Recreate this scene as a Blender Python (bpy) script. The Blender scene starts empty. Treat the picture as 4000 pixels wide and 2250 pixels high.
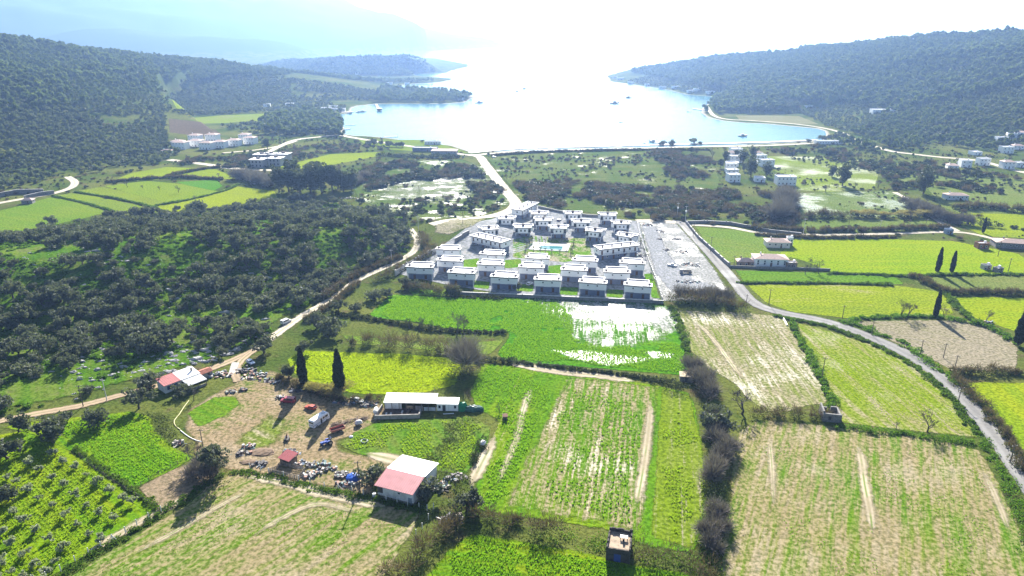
import bpy, math, random
import numpy as np
from mathutils import Vector, Matrix

# ------------------------------------------------------------------ camera, sky, sun, exposure
SC = bpy.context.scene
COL = SC.collection
R = math.radians
CAM_H = 115.0
PITCH = R(20.3)
FPX = 2667.0                                   # focal length in pixels of the 4000 px wide photograph (24 mm lens)
cam_d = bpy.data.cameras.new('camera')
cam_d.lens = 24.0; cam_d.sensor_width = 36.0; cam_d.clip_start = 1.0; cam_d.clip_end = 40000.0
cam = bpy.data.objects.new('camera', cam_d); COL.objects.link(cam)
cam.location = (0, 0, CAM_H); cam.rotation_euler = (math.pi/2 - PITCH, 0, 0)
SC.camera = cam

SUN_AZ = R(3.5)                                # to the right of straight ahead
SUN_EL = R(28.0)
world = bpy.data.worlds.new('World'); SC.world = world; world.use_nodes = True
wn = world.node_tree
sky = wn.nodes.new('ShaderNodeTexSky'); sky.sky_type = 'NISHITA'; sky.sun_disc = False
sky.sun_elevation = SUN_EL; sky.sun_rotation = SUN_AZ
sky.altitude = 50; sky.air_density = 1.0; sky.dust_density = 0.8; sky.ozone_density = 1.0
bg = wn.nodes['Background']; bg.inputs['Strength'].default_value = 0.05
wn.links.new(sky.outputs[0], bg.inputs['Color'])

sun_d = bpy.data.lights.new('sun', 'SUN'); sun_d.energy = 5.0; sun_d.angle = R(0.53); sun_d.color = (1.0, 0.95, 0.86)
sun = bpy.data.objects.new('sun', sun_d); COL.objects.link(sun)
sd = Vector((math.sin(SUN_AZ)*math.cos(SUN_EL), math.cos(SUN_AZ)*math.cos(SUN_EL), math.sin(SUN_EL)))
sun.rotation_euler = (-sd).to_track_quat('-Z', 'Y').to_euler()
sun.location = (0, 0, 600)

SC.view_settings.view_transform = 'Standard'; SC.view_settings.look = 'None'
SC.view_settings.gamma = 1.0; SC.view_settings.exposure = 1.88
SC.render.engine = 'CYCLES'
cy = SC.cycles
cy.use_denoising = True
cy.max_bounces = 5; cy.diffuse_bounces = 2; cy.glossy_bounces = 2; cy.transmission_bounces = 3
cy.transparent_max_bounces = 24; cy.volume_bounces = 0
cy.caustics_reflective = False; cy.caustics_refractive = False
cy.sample_clamp_indirect = 4.0

# ------------------------------------------------------------------ helpers
RNG = np.random.default_rng(7)
rnd = random.Random(11)

def tag(o, label=None, cat=None, group=None, kind=None):
    if label: o['label'] = label
    if cat: o['category'] = cat
    if group: o['group'] = group
    if kind: o['kind'] = kind
    return o

def mesh_np(name, v, f):
    """v (n,3), f: list of faces or an (m,k) array"""
    me = bpy.data.meshes.new(name)
    if isinstance(f, np.ndarray):
        v = np.asarray(v, np.float32); m, k = f.shape
        me.vertices.add(len(v)); me.vertices.foreach_set('co', v.ravel())
        me.loops.add(m*k); me.loops.foreach_set('vertex_index', f.astype(np.int32).ravel())
        me.polygons.add(m)
        me.polygons.foreach_set('loop_start', np.arange(0, m*k, k, dtype=np.int32))
        me.polygons.foreach_set('loop_total', np.full(m, k, np.int32))
        me.update(calc_edges=True); me.validate()
    else:
        me.from_pydata([tuple(map(float, p)) for p in v], [], f); me.update()
    return me

def link(name, me, mat=None, parent=None, loc=None, rz=None):
    o = bpy.data.objects.new(name, me); COL.objects.link(o)
    if mat is not None and me is not None and not me.materials: me.materials.append(mat)
    if parent is not None: o.parent = parent
    if loc is not None: o.location = loc
    if rz is not None: o.rotation_euler = (0, 0, rz)
    return o

def empty(name, loc=(0,0,0), rz=0.0, label=None, cat=None, group=None):
    o = bpy.data.objects.new(name, None); COL.objects.link(o)
    o.location = loc; o.rotation_euler = (0, 0, rz); o.empty_display_size = 0.2
    return tag(o, label, cat, group)

def copy_tree(src, loc, rz, scale=None, label=None, group=None):
    r = src.copy(); COL.objects.link(r); r.location = loc; r.rotation_euler = (0, 0, rz)
    if scale is not None: r.scale = scale
    if label: r['label'] = label
    if group: r['group'] = group
    for ch in list(src.children):
        c = ch.copy(); COL.objects.link(c); c.parent = r
        for g in list(ch.children):
            d = g.copy(); COL.objects.link(d); d.parent = c
    return r

class MB:
    """collects boxes, prisms, tubes into one mesh"""
    def __init__(s): s.v = []; s.f = []
    def add(s, vs, fs):
        b = len(s.v); s.v += [tuple(p) for p in vs]; s.f += [tuple(i+b for i in q) for q in fs]; return s
    def box(s, x0, x1, y0, y1, z0, z1):
        return s.add([(x0,y0,z0),(x1,y0,z0),(x1,y1,z0),(x0,y1,z0),(x0,y0,z1),(x1,y0,z1),(x1,y1,z1),(x0,y1,z1)],
                     [(3,2,1,0),(4,5,6,7),(0,1,5,4),(1,2,6,5),(2,3,7,6),(3,0,4,7)])
    def obox(s, c, size, rz=0.0, tilt=0.0, roll=0.0):
        m = Matrix.Rotation(rz,3,'Z') @ Matrix.Rotation(tilt,3,'X') @ Matrix.Rotation(roll,3,'Y')
        a,b,d = size[0]/2,size[1]/2,size[2]/2; c = Vector(c)
        vs = [c + m@Vector((x*a,y*b,z*d)) for z in (-1,1) for x,y in ((-1,-1),(1,-1),(1,1),(-1,1))]
        return s.add(vs, [(3,2,1,0),(4,5,6,7),(0,1,5,4),(1,2,6,5),(2,3,7,6),(3,0,4,7)])
    def prism(s, poly, z0, z1):
        n = len(poly)
        vs = [(p[0],p[1],z0) for p in poly] + [(p[0],p[1],z1) for p in poly]
        fs = [tuple(range(n-1,-1,-1)), tuple(range(n,2*n))] + [(i,(i+1)%n,n+(i+1)%n,n+i) for i in range(n)]
        return s.add(vs, fs)
    def profile_x(s, prof, x0, x1):
        """closed profile of (y,z) points extruded along x"""
        n = len(prof)
        vs = [(x0,p[0],p[1]) for p in prof] + [(x1,p[0],p[1]) for p in prof]
        fs = [tuple(range(n)), tuple(range(2*n-1,n-1,-1))] + [(n+i,n+(i+1)%n,(i+1)%n,i) for i in range(n)]
        return s.add(vs, fs)
    def tube(s, pts, rad, sides=6, cap=True):
        pts = [Vector(p) for p in pts]; rings = []; vs = []; fs = []
        for i,p in enumerate(pts):
            d = (pts[min(i+1,len(pts)-1)] - pts[max(i-1,0)]).normalized()
            a = d.orthogonal().normalized(); b = d.cross(a)
            r = rad[i] if hasattr(rad,'__len__') else rad
            for k in range(sides):
                t = 2*math.pi*k/sides; vs.append(p + a*(r*math.cos(t)) + b*(r*math.sin(t)))
        for i in range(len(pts)-1):
            for k in range(sides):
                k2 = (k+1)%sides
                fs.append((i*sides+k, i*sides+k2, (i+1)*sides+k2, (i+1)*sides+k))
        if cap:
            fs.append(tuple(range(sides-1,-1,-1))); e=(len(pts)-1)*sides; fs.append(tuple(range(e,e+sides)))
        return s.add(vs, fs)
    def cyl(s, p0, p1, r, sides=10): return s.tube([p0,p1],[r,r],sides)
    def mesh(s, name='mesh'): return mesh_np(name, s.v, s.f)
    def build(s, name, mat, parent=None, loc=None, rz=None):
        return link(name, s.mesh(name), mat, parent, loc, rz)

# ------------------------------------------------------------------ materials
def _nodes(name):
    m = bpy.data.materials.new(name); m.use_nodes = True; nt = m.node_tree
    return m, nt, nt.nodes['Principled BSDF']
def _n(nt, t, **kw):
    n = nt.nodes.new(t)
    for k,v in kw.items():
        if k in n.inputs: n.inputs[k].default_value = v
        else: setattr(n, k, v)
    return n
def c4(c): return (c[0], c[1], c[2], 1.0)
def mixc(nt, fac, a, b, mode='MIX'):
    m = nt.nodes.new('ShaderNodeMix'); m.data_type='RGBA'; m.blend_type=mode
    for sock,val in ((m.inputs[0],fac),(m.inputs[6],a),(m.inputs[7],b)):
        if hasattr(val,'is_output'): nt.links.new(val, sock)
        elif isinstance(val,(int,float)): sock.default_value = val
        else: sock.default_value = c4(val)
    return m.outputs[2]
def mth(nt, op, a, b=None, clamp=False):
    m = nt.nodes.new('ShaderNodeMath'); m.operation=op; m.use_clamp=clamp
    for i,val in enumerate((a,b)):
        if val is None: continue
        if hasattr(val,'is_output'): nt.links.new(val, m.inputs[i])
        else: m.inputs[i].default_value = val
    return m.outputs[0]
def ramp(nt, fac, lo, hi):
    m = nt.nodes.new('ShaderNodeMapRange'); m.clamp=True; m.interpolation_type='SMOOTHSTEP'
    nt.links.new(fac, m.inputs[0]); m.inputs[1].default_value=lo; m.inputs[2].default_value=hi
    return m.outputs[0]
def coords(nt, ang=0.0, scale=(1,1,1)):
    t = nt.nodes.new('ShaderNodeTexCoord'); mp = nt.nodes.new('ShaderNodeMapping'); mp.vector_type='TEXTURE'
    mp.inputs['Rotation'].default_value=(0,0,ang)
    mp.inputs['Scale'].default_value=tuple(1.0/max(1e-6,k) for k in scale)
    nt.links.new(t.outputs['Object'], mp.inputs[0]); return mp.outputs[0]
def noise(nt, vec, scale, detail=3.0, rough=0.55):
    n = nt.nodes.new('ShaderNodeTexNoise'); n.inputs['Scale'].default_value=scale
    n.inputs['Detail'].default_value=detail; n.inputs['Roughness'].default_value=rough
    if vec is not None: nt.links.new(vec, n.inputs['Vector'])
    return n.outputs[0]
def bump(nt, bsdf, h, dist, strength=1.0):
    b = nt.nodes.new('ShaderNodeBump'); b.inputs['Distance'].default_value=dist; b.inputs['Strength'].default_value=strength
    nt.links.new(h, b.inputs['Height']); nt.links.new(b.outputs[0], bsdf.inputs['Normal'])

_MC = {}
def mat(name, col, rough=0.7, var=0.12, scale=1.2, metal=0.0, spec=0.3, streak=False):
    """plain painted / plastered / metal surface with slight grime"""
    if name in _MC: return _MC[name]
    m, nt, b = _nodes(name)
    v = coords(nt, 0, (1,1,0.25 if streak else 1))
    n1 = noise(nt, v, scale, 4); n2 = noise(nt, v, scale*7, 2)
    f = mth(nt,'ADD', mth(nt,'MULTIPLY',n1,0.7), mth(nt,'MULTIPLY',n2,0.3))
    col2 = tuple(max(0,c*(1-3.2*var)) for c in col)
    c = mixc(nt, ramp(nt,f,0.42,0.70), col, col2)
    nt.links.new(c, b.inputs['Base Color'])
    b.inputs['Roughness'].default_value=rough; b.inputs['Metallic'].default_value=metal
    b.inputs['Specular IOR Level'].default_value=spec
    _MC[name]=m; return m

def glass_mat(name='window_glass', col=(0.03,0.04,0.05)):
    if name in _MC: return _MC[name]
    m, nt, b = _nodes(name)
    b.inputs['Base Color'].default_value=c4(col); b.inputs['Roughness'].default_value=0.08
    b.inputs['Specular IOR Level'].default_value=0.6
    _MC[name]=m; return m

def leaf_mat(name, c1, c2, trans=0.35, rough=0.6, tscale=0.35):
    if name in _MC: return _MC[name]
    m = bpy.data.materials.new(name); m.use_nodes=True; nt=m.node_tree
    b = nt.nodes['Principled BSDF']; out = nt.nodes['Material Output']
    oi = nt.nodes.new('ShaderNodeObjectInfo')
    v = coords(nt); n1 = noise(nt, v, tscale, 3)
    g = nt.nodes.new('ShaderNodeNewGeometry')
    f = mth(nt,'ADD', mth(nt,'MULTIPLY',n1,0.5), mth(nt,'MULTIPLY',g.outputs['Random Per Island'],0.5))
    f = mth(nt,'ADD', mth(nt,'MULTIPLY',f,0.7), mth(nt,'MULTIPLY',oi.outputs['Random'],0.35))
    c = mixc(nt, f, c1, c2)
    nt.links.new(c, b.inputs['Base Color']); b.inputs['Roughness'].default_value=rough
    b.inputs['Specular IOR Level'].default_value=0.06
    t = nt.nodes.new('ShaderNodeBsdfTranslucent'); nt.links.new(mixc(nt,1.0,c,(1.15,1.25,0.5),'MULTIPLY'), t.inputs[0])
    mx = nt.nodes.new('ShaderNodeMixShader'); mx.inputs[0].default_value=trans
    nt.links.new(b.outputs[0], mx.inputs[1]); nt.links.new(t.outputs[0], mx.inputs[2]); nt.links.new(mx.outputs[0], out.inputs['Surface'])
    _MC[name]=m; return m

def field_mat(name, g1, g2, soil, ang=0.0, soil_lo=0.5, soil_hi=0.65, w=0.35, patch=0.02, stripe=0.6, wet=0.0, wet_lo=0.5, wet_hi=0.6, bmp=0.25, rows=None, fine=0.9):
    """crop or grass field: irregular streaks along the sowing direction, bare soil between, wet hollows that mirror the sky"""
    m, nt, b = _nodes(name)
    v = coords(nt); vs = coords(nt, ang, (w, w*0.045, 1)); vs2 = coords(nt, ang, (w*3.1, w*0.22, 1))
    pn = noise(nt, v, patch, 4); st = noise(nt, vs, 1.0, 3, 0.6); st2 = noise(nt, vs2, 1.0, 3, 0.6)
    fn = noise(nt, v, fine, 4, 0.65); fn2 = noise(nt, v, fine*0.28, 3)
    gmix = ramp(nt, mth(nt,'ADD',mth(nt,'MULTIPLY',pn,0.55),mth(nt,'MULTIPLY',st,0.45)),0.38,0.62)
    green = mixc(nt, gmix, g1, g2)
    k = mth(nt,'ADD', mth(nt,'MULTIPLY',st,stripe*0.55), mth(nt,'ADD', mth(nt,'MULTIPLY',st2,stripe*0.45), mth(nt,'ADD', mth(nt,'MULTIPLY',pn,(1-stripe)*0.7), mth(nt,'MULTIPLY',fn2,(1-stripe)*0.3))))
    k = mth(nt,'ADD', k, mth(nt,'MULTIPLY', mth(nt,'SUBTRACT',fn,0.5),0.35))
    if rows:
        wv = nt.nodes.new('ShaderNodeTexWave'); wv.inputs['Scale'].default_value=1.0; wv.inputs['Distortion'].default_value=1.2
        wv.inputs['Detail'].default_value=2.0
        nt.links.new(coords(nt, ang, (rows,rows*0.15,1)), wv.inputs['Vector'])
        k = mth(nt,'ADD', k, mth(nt,'MULTIPLY', mth(nt,'SUBTRACT',wv.outputs[1],0.5),0.055))
    sm = ramp(nt, k, soil_lo, soil_hi)
    soilc = mixc(nt, fn2, soil, tuple(x*0.72 for x in soil))
    c = mixc(nt, sm, green, soilc)
    dk = mixc(nt, ramp(nt,fn,0.35,0.62), (0.42,0.47,0.40), (1.0,1.0,1.0))  # low spots darkened: shade between the blades put into the colour
    c = mixc(nt, 0.9, c, dk, 'MULTIPLY')
    nt.links.new(c, b.inputs['Base Color'])
    b.inputs['Specular IOR Level'].default_value=0.0
    if wet>0:
        wm = ramp(nt, mth(nt,'ADD',mth(nt,'MULTIPLY',k,0.6),mth(nt,'MULTIPLY',noise(nt,v,patch*1.7,3),0.4)), wet_lo, wet_hi)
        wm = mth(nt,'MULTIPLY', wm, wet)
        r = nt.nodes.new('ShaderNodeMapRange'); nt.links.new(wm, r.inputs[0]); r.inputs[3].default_value=0.9; r.inputs[4].default_value=0.3
        nt.links.new(r.outputs[0], b.inputs['Roughness'])
        s = nt.nodes.new('ShaderNodeMapRange'); nt.links.new(wm, s.inputs[0]); s.inputs[3].default_value=0.0; s.inputs[4].default_value=0.6
        nt.links.new(s.outputs[0], b.inputs['Specular IOR Level'])
    else:
        b.inputs['Roughness'].default_value=0.9
    hh = mth(nt,'SUBTRACT', mth(nt,'ADD',fn, mth(nt,'MULTIPLY',st,0.3)), mth(nt,'MULTIPLY',sm,0.45))
    bump(nt, b, hh, bmp)
    return m

# ------------------------------------------------------------------ from photograph pixels to places on the ground
def raydir(px, py):
    u=(px-2000.0)/FPX; v=(1125.0-py)/FPX
    return np.array((u, math.cos(PITCH)+v*math.sin(PITCH), -math.sin(PITCH)+v*math.cos(PITCH)))
def flat(px, py, z=0.0):
    d=raydir(px,py); t=(CAM_H-z)/max(1e-5,-d[2]); return (d[0]*t, d[1]*t)
def F(x, y, z=0.0):           # overview (2576 px wide) coordinates, flat plain
    return flat(x*1.55280, y*1.55280, z)
def at_dist(px, py, dist):    # a point seen at a pixel, dist metres away along the ground -> (x, y, z)
    d=raydir(px,py); t=dist/math.hypot(d[0],d[1]); return (d[0]*t, d[1]*t, CAM_H+d[2]*t)

def seg_dist(x, y, pts, vals=None, closed=False):
    """distance of points to a polyline; with vals also the values interpolated at the nearest place"""
    x=np.asarray(x,float); y=np.asarray(y,float)
    best=np.full(x.shape,1e18); bv=None if vals is None else np.zeros(x.shape+(len(vals[0]),))
    n=len(pts)
    for i in range(n if closed else n-1):
        ax,ay=pts[i][:2]; bx,by=pts[(i+1)%n][:2]
        dx,dy=bx-ax,by-ay; L=dx*dx+dy*dy+1e-9
        t=np.clip(((x-ax)*dx+(y-ay)*dy)/L,0,1)
        d=np.hypot(x-ax-t*dx,y-ay-t*dy); k=d<best
        best=np.where(k,d,best)
        if vals is not None:
            va=np.array(vals[i]); vb=np.array(vals[(i+1)%n])
            bv[k]=(va+(vb-va)*t[...,None])[k]
    return (best,bv) if vals is not None else best
def in_poly(x, y, pts):
    x=np.asarray(x,float); y=np.asarray(y,float); c=np.zeros(x.shape,bool); n=len(pts); j=n-1
    for i in range(n):
        xi,yi=pts[i][:2]; xj,yj=pts[j][:2]
        if yi!=yj: c ^= ((yi>y)!=(yj>y)) & (x < (xj-xi)*(y-yi)/(yj-yi)+xi)
        j=i
    return c
def sstep(a,b,x):
    t=np.clip((x-a)/(b-a),0,1); return t*t*(3-2*t)

_perm = np.random.default_rng(3).random((64,64))
def vnoise(x, y, s):
    x=np.asarray(x,float)/s; y=np.asarray(y,float)/s
    xi=np.floor(x).astype(int); yi=np.floor(y).astype(int); fx=x-xi; fy=y-yi
    fx=fx*fx*(3-2*fx); fy=fy*fy*(3-2*fy); g=lambda a,b:_perm[a%64,b%64]
    return (g(xi,yi)*(1-fx)+g(xi+1,yi)*fx)*(1-fy)+(g(xi,yi+1)*(1-fx)+g(xi+1,yi+1)*fx)*fy
# ------------------------------------------------------------------ the land: plain, knoll, hills, bay
S = flat
SEA = [S(1342,520),S(1385,527),S(1458,530),S(1513,536),S(1606,548),S(1657,560),S(1761,563),S(1810,578),S(1848,590),S(2000,590),S(2200,584),S(2400,578),S(2700,570),
       S(2900,562),S(3050,556),S(3144,552),S(3206,546),S(3222,524),S(3217,510),S(3186,501),S(3097,493),S(3000,484),S(2900,479),S(2827,473),S(2761,458),
       S(2735,440),S(2740,420),S(2775,398),S(2789,381),S(2777,375),S(2684,369),S(2622,353),S(2575,344),S(2439,326),S(2377,317),S(2372,304),S(2367,294),
       (420,2600),(1500,3300),(5000,5200),(12000,7000),(12900,12500),(3000,12900),(1500,9500),S(2000,182),S(1750,194),S(1490,205),S(1310,214),S(1105,232),
       S(1100,237),S(1200,236.5),S(1330,231),S(1500,226),S(1700,226),S(1838,252),S(1838,260),S(1800,268),S(1738,284),S(1606,290),S(1640,296),S(1777,306),S(1772,311),
       S(1730,320),S(1606,328),S(1493,346),S(1629,355),S(1738,361),S(1851,375),S(1846,384),S(1816,400),S(1734,405),S(1583,405),S(1470,406),S(1396,414),
       S(1377,423),S(1373,443),S(1330,445),S(1342,478),S(1350,501)]
def ridge(lst):
    pts=[];vals=[]
    for (px,py,dist,wid,tree) in lst:
        x,y,z=at_dist(px,py,dist); pts.append((x,y)); vals.append((max(1.0,z-tree),wid))
    return pts,vals
LEFT_HILL = ridge([(-900,60,1350,640,7),(-400,105,1500,680,7),(0,140,1600,700,7),(200,170,1650,680,7),(470,192,1700,640,7),(800,230,1700,560,7),(1000,265,1650,470,7),(1200,300,1560,360,7),(1450,355,1480,200,6)])
RIGHT_HILL = ridge([(2372,296,2190,60,6),(2600,247,2120,260,8),(2800,222,2060,420,8),(3000,199,2000,560,8),(3300,172,1900,650,8),(3700,127,1800,720,8),(4000,107,1750,760,8),(4400,85,1700,760,8),(5000,70,1500,640,8)])
PENINSULA = ridge([(1120,236,2900,120,4),(1300,222,2500,170,8),(1480,218,2380,170,8),(1640,213,2330,180,8),(1740,225,2300,120,8),(1830,257,2290,40,5)])
SPIT2 = ridge([(1250,300,1900,180,8),(1480,306,1900,100,8),(1640,303,1880,60,8),(1770,305,1880,20,5)])
FOOTHILL = ridge([(500,120,4700,1100,0),(760,150,4600,1000,0),(1000,166,4500,900,0),(1150,188,4450,700,0),(1310,212,4500,400,0)])
FAR_MOUNTAIN = ridge([(-1200,-60,6500,2400,0),(-300,-40,6600,2400,0),(300,-52,6700,2400,0),(700,-45,6800,2300,0),(1100,-30,6900,2200,0),(1300,0,7000,2100,0),(1370,35,7100,1800,0),(1560,95,7300,1300,0),(1800,140,7500,900,0),(2000,168,7600,600,0)])
KNOLL = ([(-420,250),(-320,300),(-190,352),(-90,392),(-25,410)],[(11,110),(13,105),(15,95),(11,75),(4,50)])
TRACK = [F(1032,576),F(1050,603),F(1043,630),F(1018,648),F(980,668),F(900,705),F(832,754),F(760,795),F(700,838),F(640,882),F(560,917),F(480,945),F(380,975),F(300,996),F(200,1022),F(100,1040),F(0,1060),F(-80,1078)]

def _far(x, y):
    h=np.zeros(x.shape)
    for (pts,vals) in (LEFT_HILL,RIGHT_HILL,PENINSULA,SPIT2,FOOTHILL,FAR_MOUNTAIN):
        d,v=seg_dist(x,y,pts,vals); t=np.clip(d/np.maximum(v[...,1],1),0,1)
        f=0.55*(0.5+0.5*np.cos(math.pi*t))+0.45*(1-t)
        h=np.maximum(h, v[...,0]*f)
    h = h*(0.93+0.14*vnoise(x,y,170.0)*sstep(5,40,h)) + sstep(4,30,h)*(vnoise(x+300,y,60.0)-0.5)*3.0
    far = sstep(3500,5000,np.hypot(x,y))
    h = h + far*sstep(5,80,h)*((vnoise(x,y,900.0)-0.5)*70+(vnoise(x,y,330.0)-0.5)*34)
    ds=seg_dist(x,y,SEA,closed=True); sgn=np.where(in_poly(x,y,SEA),-1.0,1.0)*ds
    shore=np.clip(sgn/9.0,-3.0,1.0)*0.5-0.5          # -2 under the sea, 0 on land
    return np.where(sgn>9.0, h*sstep(0,60,sgn)+np.minimum(shore,0), np.where(sgn<0, shore, h*sstep(0,60,sgn)+shore))
def _knoll(x, y):
    d,v=seg_dist(x,y,*KNOLL); t=np.clip(d/v[...,1],0,1)
    k=v[...,0]*(0.5+0.5*np.cos(math.pi*t))*(0.85+0.3*vnoise(x,y,28.0))
    return k*sstep(3.0,38.0,seg_dist(x,y,TRACK))
def height(x, y):
    x=np.asarray(x,float); y=np.asarray(y,float); h=np.zeros(x.shape)
    m=(y>590)|(np.abs(x)>900)|(y<-400)
    if m.any(): h[m]=_far(x[m],y[m])
    k=(x<60)&(x>-640)&(y>130)&(y<530)
    if k.any(): h[k]=np.maximum(h[k],_knoll(x[k],y[k]))
    return h
def hz(x, y):
    if not(y>590 or abs(x)>900) and not(-640<x<60 and 130<y<530): return 0.0
    return float(height(np.array([x]),np.array([y]))[0])
def G(px, py):
    """ground point seen at a photograph pixel (follows the relief)"""
    d=raydir(px,py); tf=CAM_H/max(1e-5,-d[2]) if d[2]<0 else 4000.0; tf=min(tf,4000.0)
    ts=np.linspace(90,tf,240); X=d[0]*ts; Y=d[1]*ts; Z=CAM_H+d[2]*ts; below=Z<height(X,Y)-1e-4
    if not below.any():
        p=flat(px,py); return (p[0],p[1],hz(*p))
    i=int(np.argmax(below)); a=ts[max(i-1,0)]; b=ts[i]
    for _ in range(12):
        m=(a+b)/2
        if CAM_H+d[2]*m<=hz(d[0]*m,d[1]*m): b=m
        else: a=m
    return (d[0]*b,d[1]*b,hz(d[0]*b,d[1]*b))
def GV(x, y): return G(x*1.5528,y*1.5528)

def build_ground():
    ang=np.concatenate([np.radians(np.arange(-46,46.01,0.45)),np.radians(np.arange(49,312.1,3.0))]); nA=len(ang)
    rr=12.0*(13000.0/12.0)**(np.linspace(0,1,560)); nR=len(rr)
    A,RR=np.meshgrid(ang,rr); X=np.sin(A)*RR; Y=np.cos(A)*RR; Z=height(X.ravel(),Y.ravel()).reshape(X.shape)
    v=np.stack([X,Y,Z],-1).reshape(-1,3)
    i,j=np.meshgrid(np.arange(nR-1),np.arange(nA),indexing='ij'); j2=(j+1)%nA
    f=np.stack([i*nA+j,(i+1)*nA+j,(i+1)*nA+j2,i*nA+j2],-1).reshape(-1,4)[:, ::-1]
    c=len(v); v=np.vstack([v,[[0,0,0]]])
    me=bpy.data.meshes.new('ground')
    fan=[(c,k,(k+1)%nA) for k in range(nA)]
    fl=np.concatenate([f.ravel(),np.array(fan)[:, ::-1].ravel()]).astype(np.int32)
    me.vertices.add(len(v)); me.vertices.foreach_set('co',v.astype(np.float32).ravel())
    me.loops.add(len(fl)); me.loops.foreach_set('vertex_index',fl)
    tot=np.concatenate([np.full(len(f),4),np.full(nA,3)]).astype(np.int32); me.polygons.add(len(tot))
    me.polygons.foreach_set('loop_start',np.concatenate([[0],np.cumsum(tot)[:-1]]).astype(np.int32)); me.polygons.foreach_set('loop_total',tot)
    me.polygons.foreach_set('use_smooth',np.ones(len(tot),bool))
    me.update(calc_edges=True)
    return me
# rough winter grass with damp hollows, scrubby earth higher up
def ground_mat():
    m,nt,b=_nodes('rough_grassland')
    v=coords(nt); n1=noise(nt,v,0.02,6); n2=noise(nt,v,0.09,6,0.62); n3=noise(nt,v,0.8,4,0.65)
    c=mixc(nt,ramp(nt,n1,0.35,0.65),(0.062,0.098,0.018),(0.135,0.148,0.036))
    c=mixc(nt,ramp(nt,n2,0.52,0.72),c,(0.115,0.092,0.048))
    c=mixc(nt,ramp(nt,n2,0.28,0.40),(0.030,0.062,0.012),c)
    c=mixc(nt,0.9,c,mixc(nt,ramp(nt,n3,0.34,0.6),(0.50,0.52,0.48),(1,1,1)),'MULTIPLY')
    geo=nt.nodes.new('ShaderNodeNewGeometry'); sx=nt.nodes.new('ShaderNodeSeparateXYZ'); nt.links.new(geo.outputs['Position'],sx.inputs[0])
    c=mixc(nt,ramp(nt,sx.outputs[2],18,45),c,(0.060,0.085,0.030))
    c=mixc(nt,ramp(nt,sx.outputs[2],-0.32,-0.1),(0.36,0.33,0.27),c)
    nt.links.new(c,b.inputs['Base Color']); b.inputs['Roughness'].default_value=0.95; b.inputs['Specular IOR Level'].default_value=0.0
    bump(nt,b,mth(nt,'ADD',n3,mth(nt,'MULTIPLY',n2,1.5)),0.35)
    return m
ground=link('ground',build_ground(),ground_mat()); tag(ground,'rough green coastal plain with wooded hills around the bay','ground',kind='structure')

def water_mat():
    m,nt,b=_nodes('sea_water')
    v=coords(nt); n1=noise(nt,v,0.9,3); n2=noise(nt,v,0.13,3); n3=noise(nt,coords(nt,0.5,(0.006,0.03,1)),1.0,4)
    b.inputs['Base Color'].default_value=(0.035,0.165,0.20,1); b.inputs['IOR'].default_value=1.33
    r=nt.nodes.new('ShaderNodeMapRange'); nt.links.new(n3,r.inputs[0]); r.inputs[3].default_value=0.04; r.inputs[4].default_value=0.26
    nt.links.new(r.outputs[0],b.inputs['Roughness']); b.inputs['Specular IOR Level'].default_value=0.22
    bump(nt,b,mth(nt,'ADD',n1,mth(nt,'MULTIPLY',n2,2.0)),0.10)
    return m
_w=mesh_np('sea',[(-7000,560,-0.4),(12900,560,-0.4),(12900,12900,-0.4),(-7000,12900,-0.4)],[(0,1,2,3)])
sea=link('sea',_w,water_mat()); tag(sea,'pale glittering water of the bay opening to the sea','sea',kind='structure')

def haze_box():
    mb=MB().box(-13600,13600,-13600,13600,-3.2,470)
    m=bpy.data.materials.new('haze'); m.use_nodes=True; nt=m.node_tree
    for n in list(nt.nodes):
        if n.type!='OUTPUT_MATERIAL': nt.nodes.remove(n)
    p=nt.nodes.new('ShaderNodeVolumePrincipled'); p.inputs['Color'].default_value=(0.31,0.51,0.96,1); p.inputs['Density'].default_value=HAZE_DENSITY
    p.inputs['Anisotropy'].default_value=HAZE_G
    nt.links.new(p.outputs[0],[n for n in nt.nodes if n.type=='OUTPUT_MATERIAL'][0].inputs['Volume'])
    o=mb.build('haze',m); tag(o,'thin bluish sea haze over the whole bay','haze',kind='stuff'); o.display_type='WIRE'
HAZE_DENSITY=0.000125; HAZE_G=0.52
haze_box()
# ------------------------------------------------------------------ fields, tracks, roads (sheets with ragged edges over the plain)
def ragged(m, amp=3.0, soft=0.8, nscale=0.35):
    """let a sheet end in an uneven, grown-over edge (reads the 'edge' distance stored in the mesh)"""
    nt=m.node_tree; out=nt.nodes['Material Output']; old=out.inputs['Surface'].links[0].from_socket
    a=nt.nodes.new('ShaderNodeAttribute'); a.attribute_name='edge'
    n=noise(nt,coords(nt),nscale,4,0.6); n2=noise(nt,coords(nt),nscale*0.2,2)
    e=mth(nt,'ADD',a.outputs['Fac'],mth(nt,'MULTIPLY',mth(nt,'SUBTRACT',mth(nt,'ADD',mth(nt,'MULTIPLY',n,0.6),mth(nt,'MULTIPLY',n2,0.4)),0.5),amp*2))
    al=ramp(nt,e,-soft/2,soft/2)
    t=nt.nodes.new('ShaderNodeBsdfTransparent'); mx=nt.nodes.new('ShaderNodeMixShader')
    nt.links.new(al,mx.inputs[0]); nt.links.new(t.outputs[0],mx.inputs[1]); nt.links.new(old,mx.inputs[2]); nt.links.new(mx.outputs[0],out.inputs['Surface'])
    return m
def set_edge(me, e, name='edge'):
    at=me.attributes.new(name,'FLOAT','POINT'); at.data.foreach_set('value',np.asarray(e,np.float32))
_zk=[0]
FPOLY=[]; RLINE=[]
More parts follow.
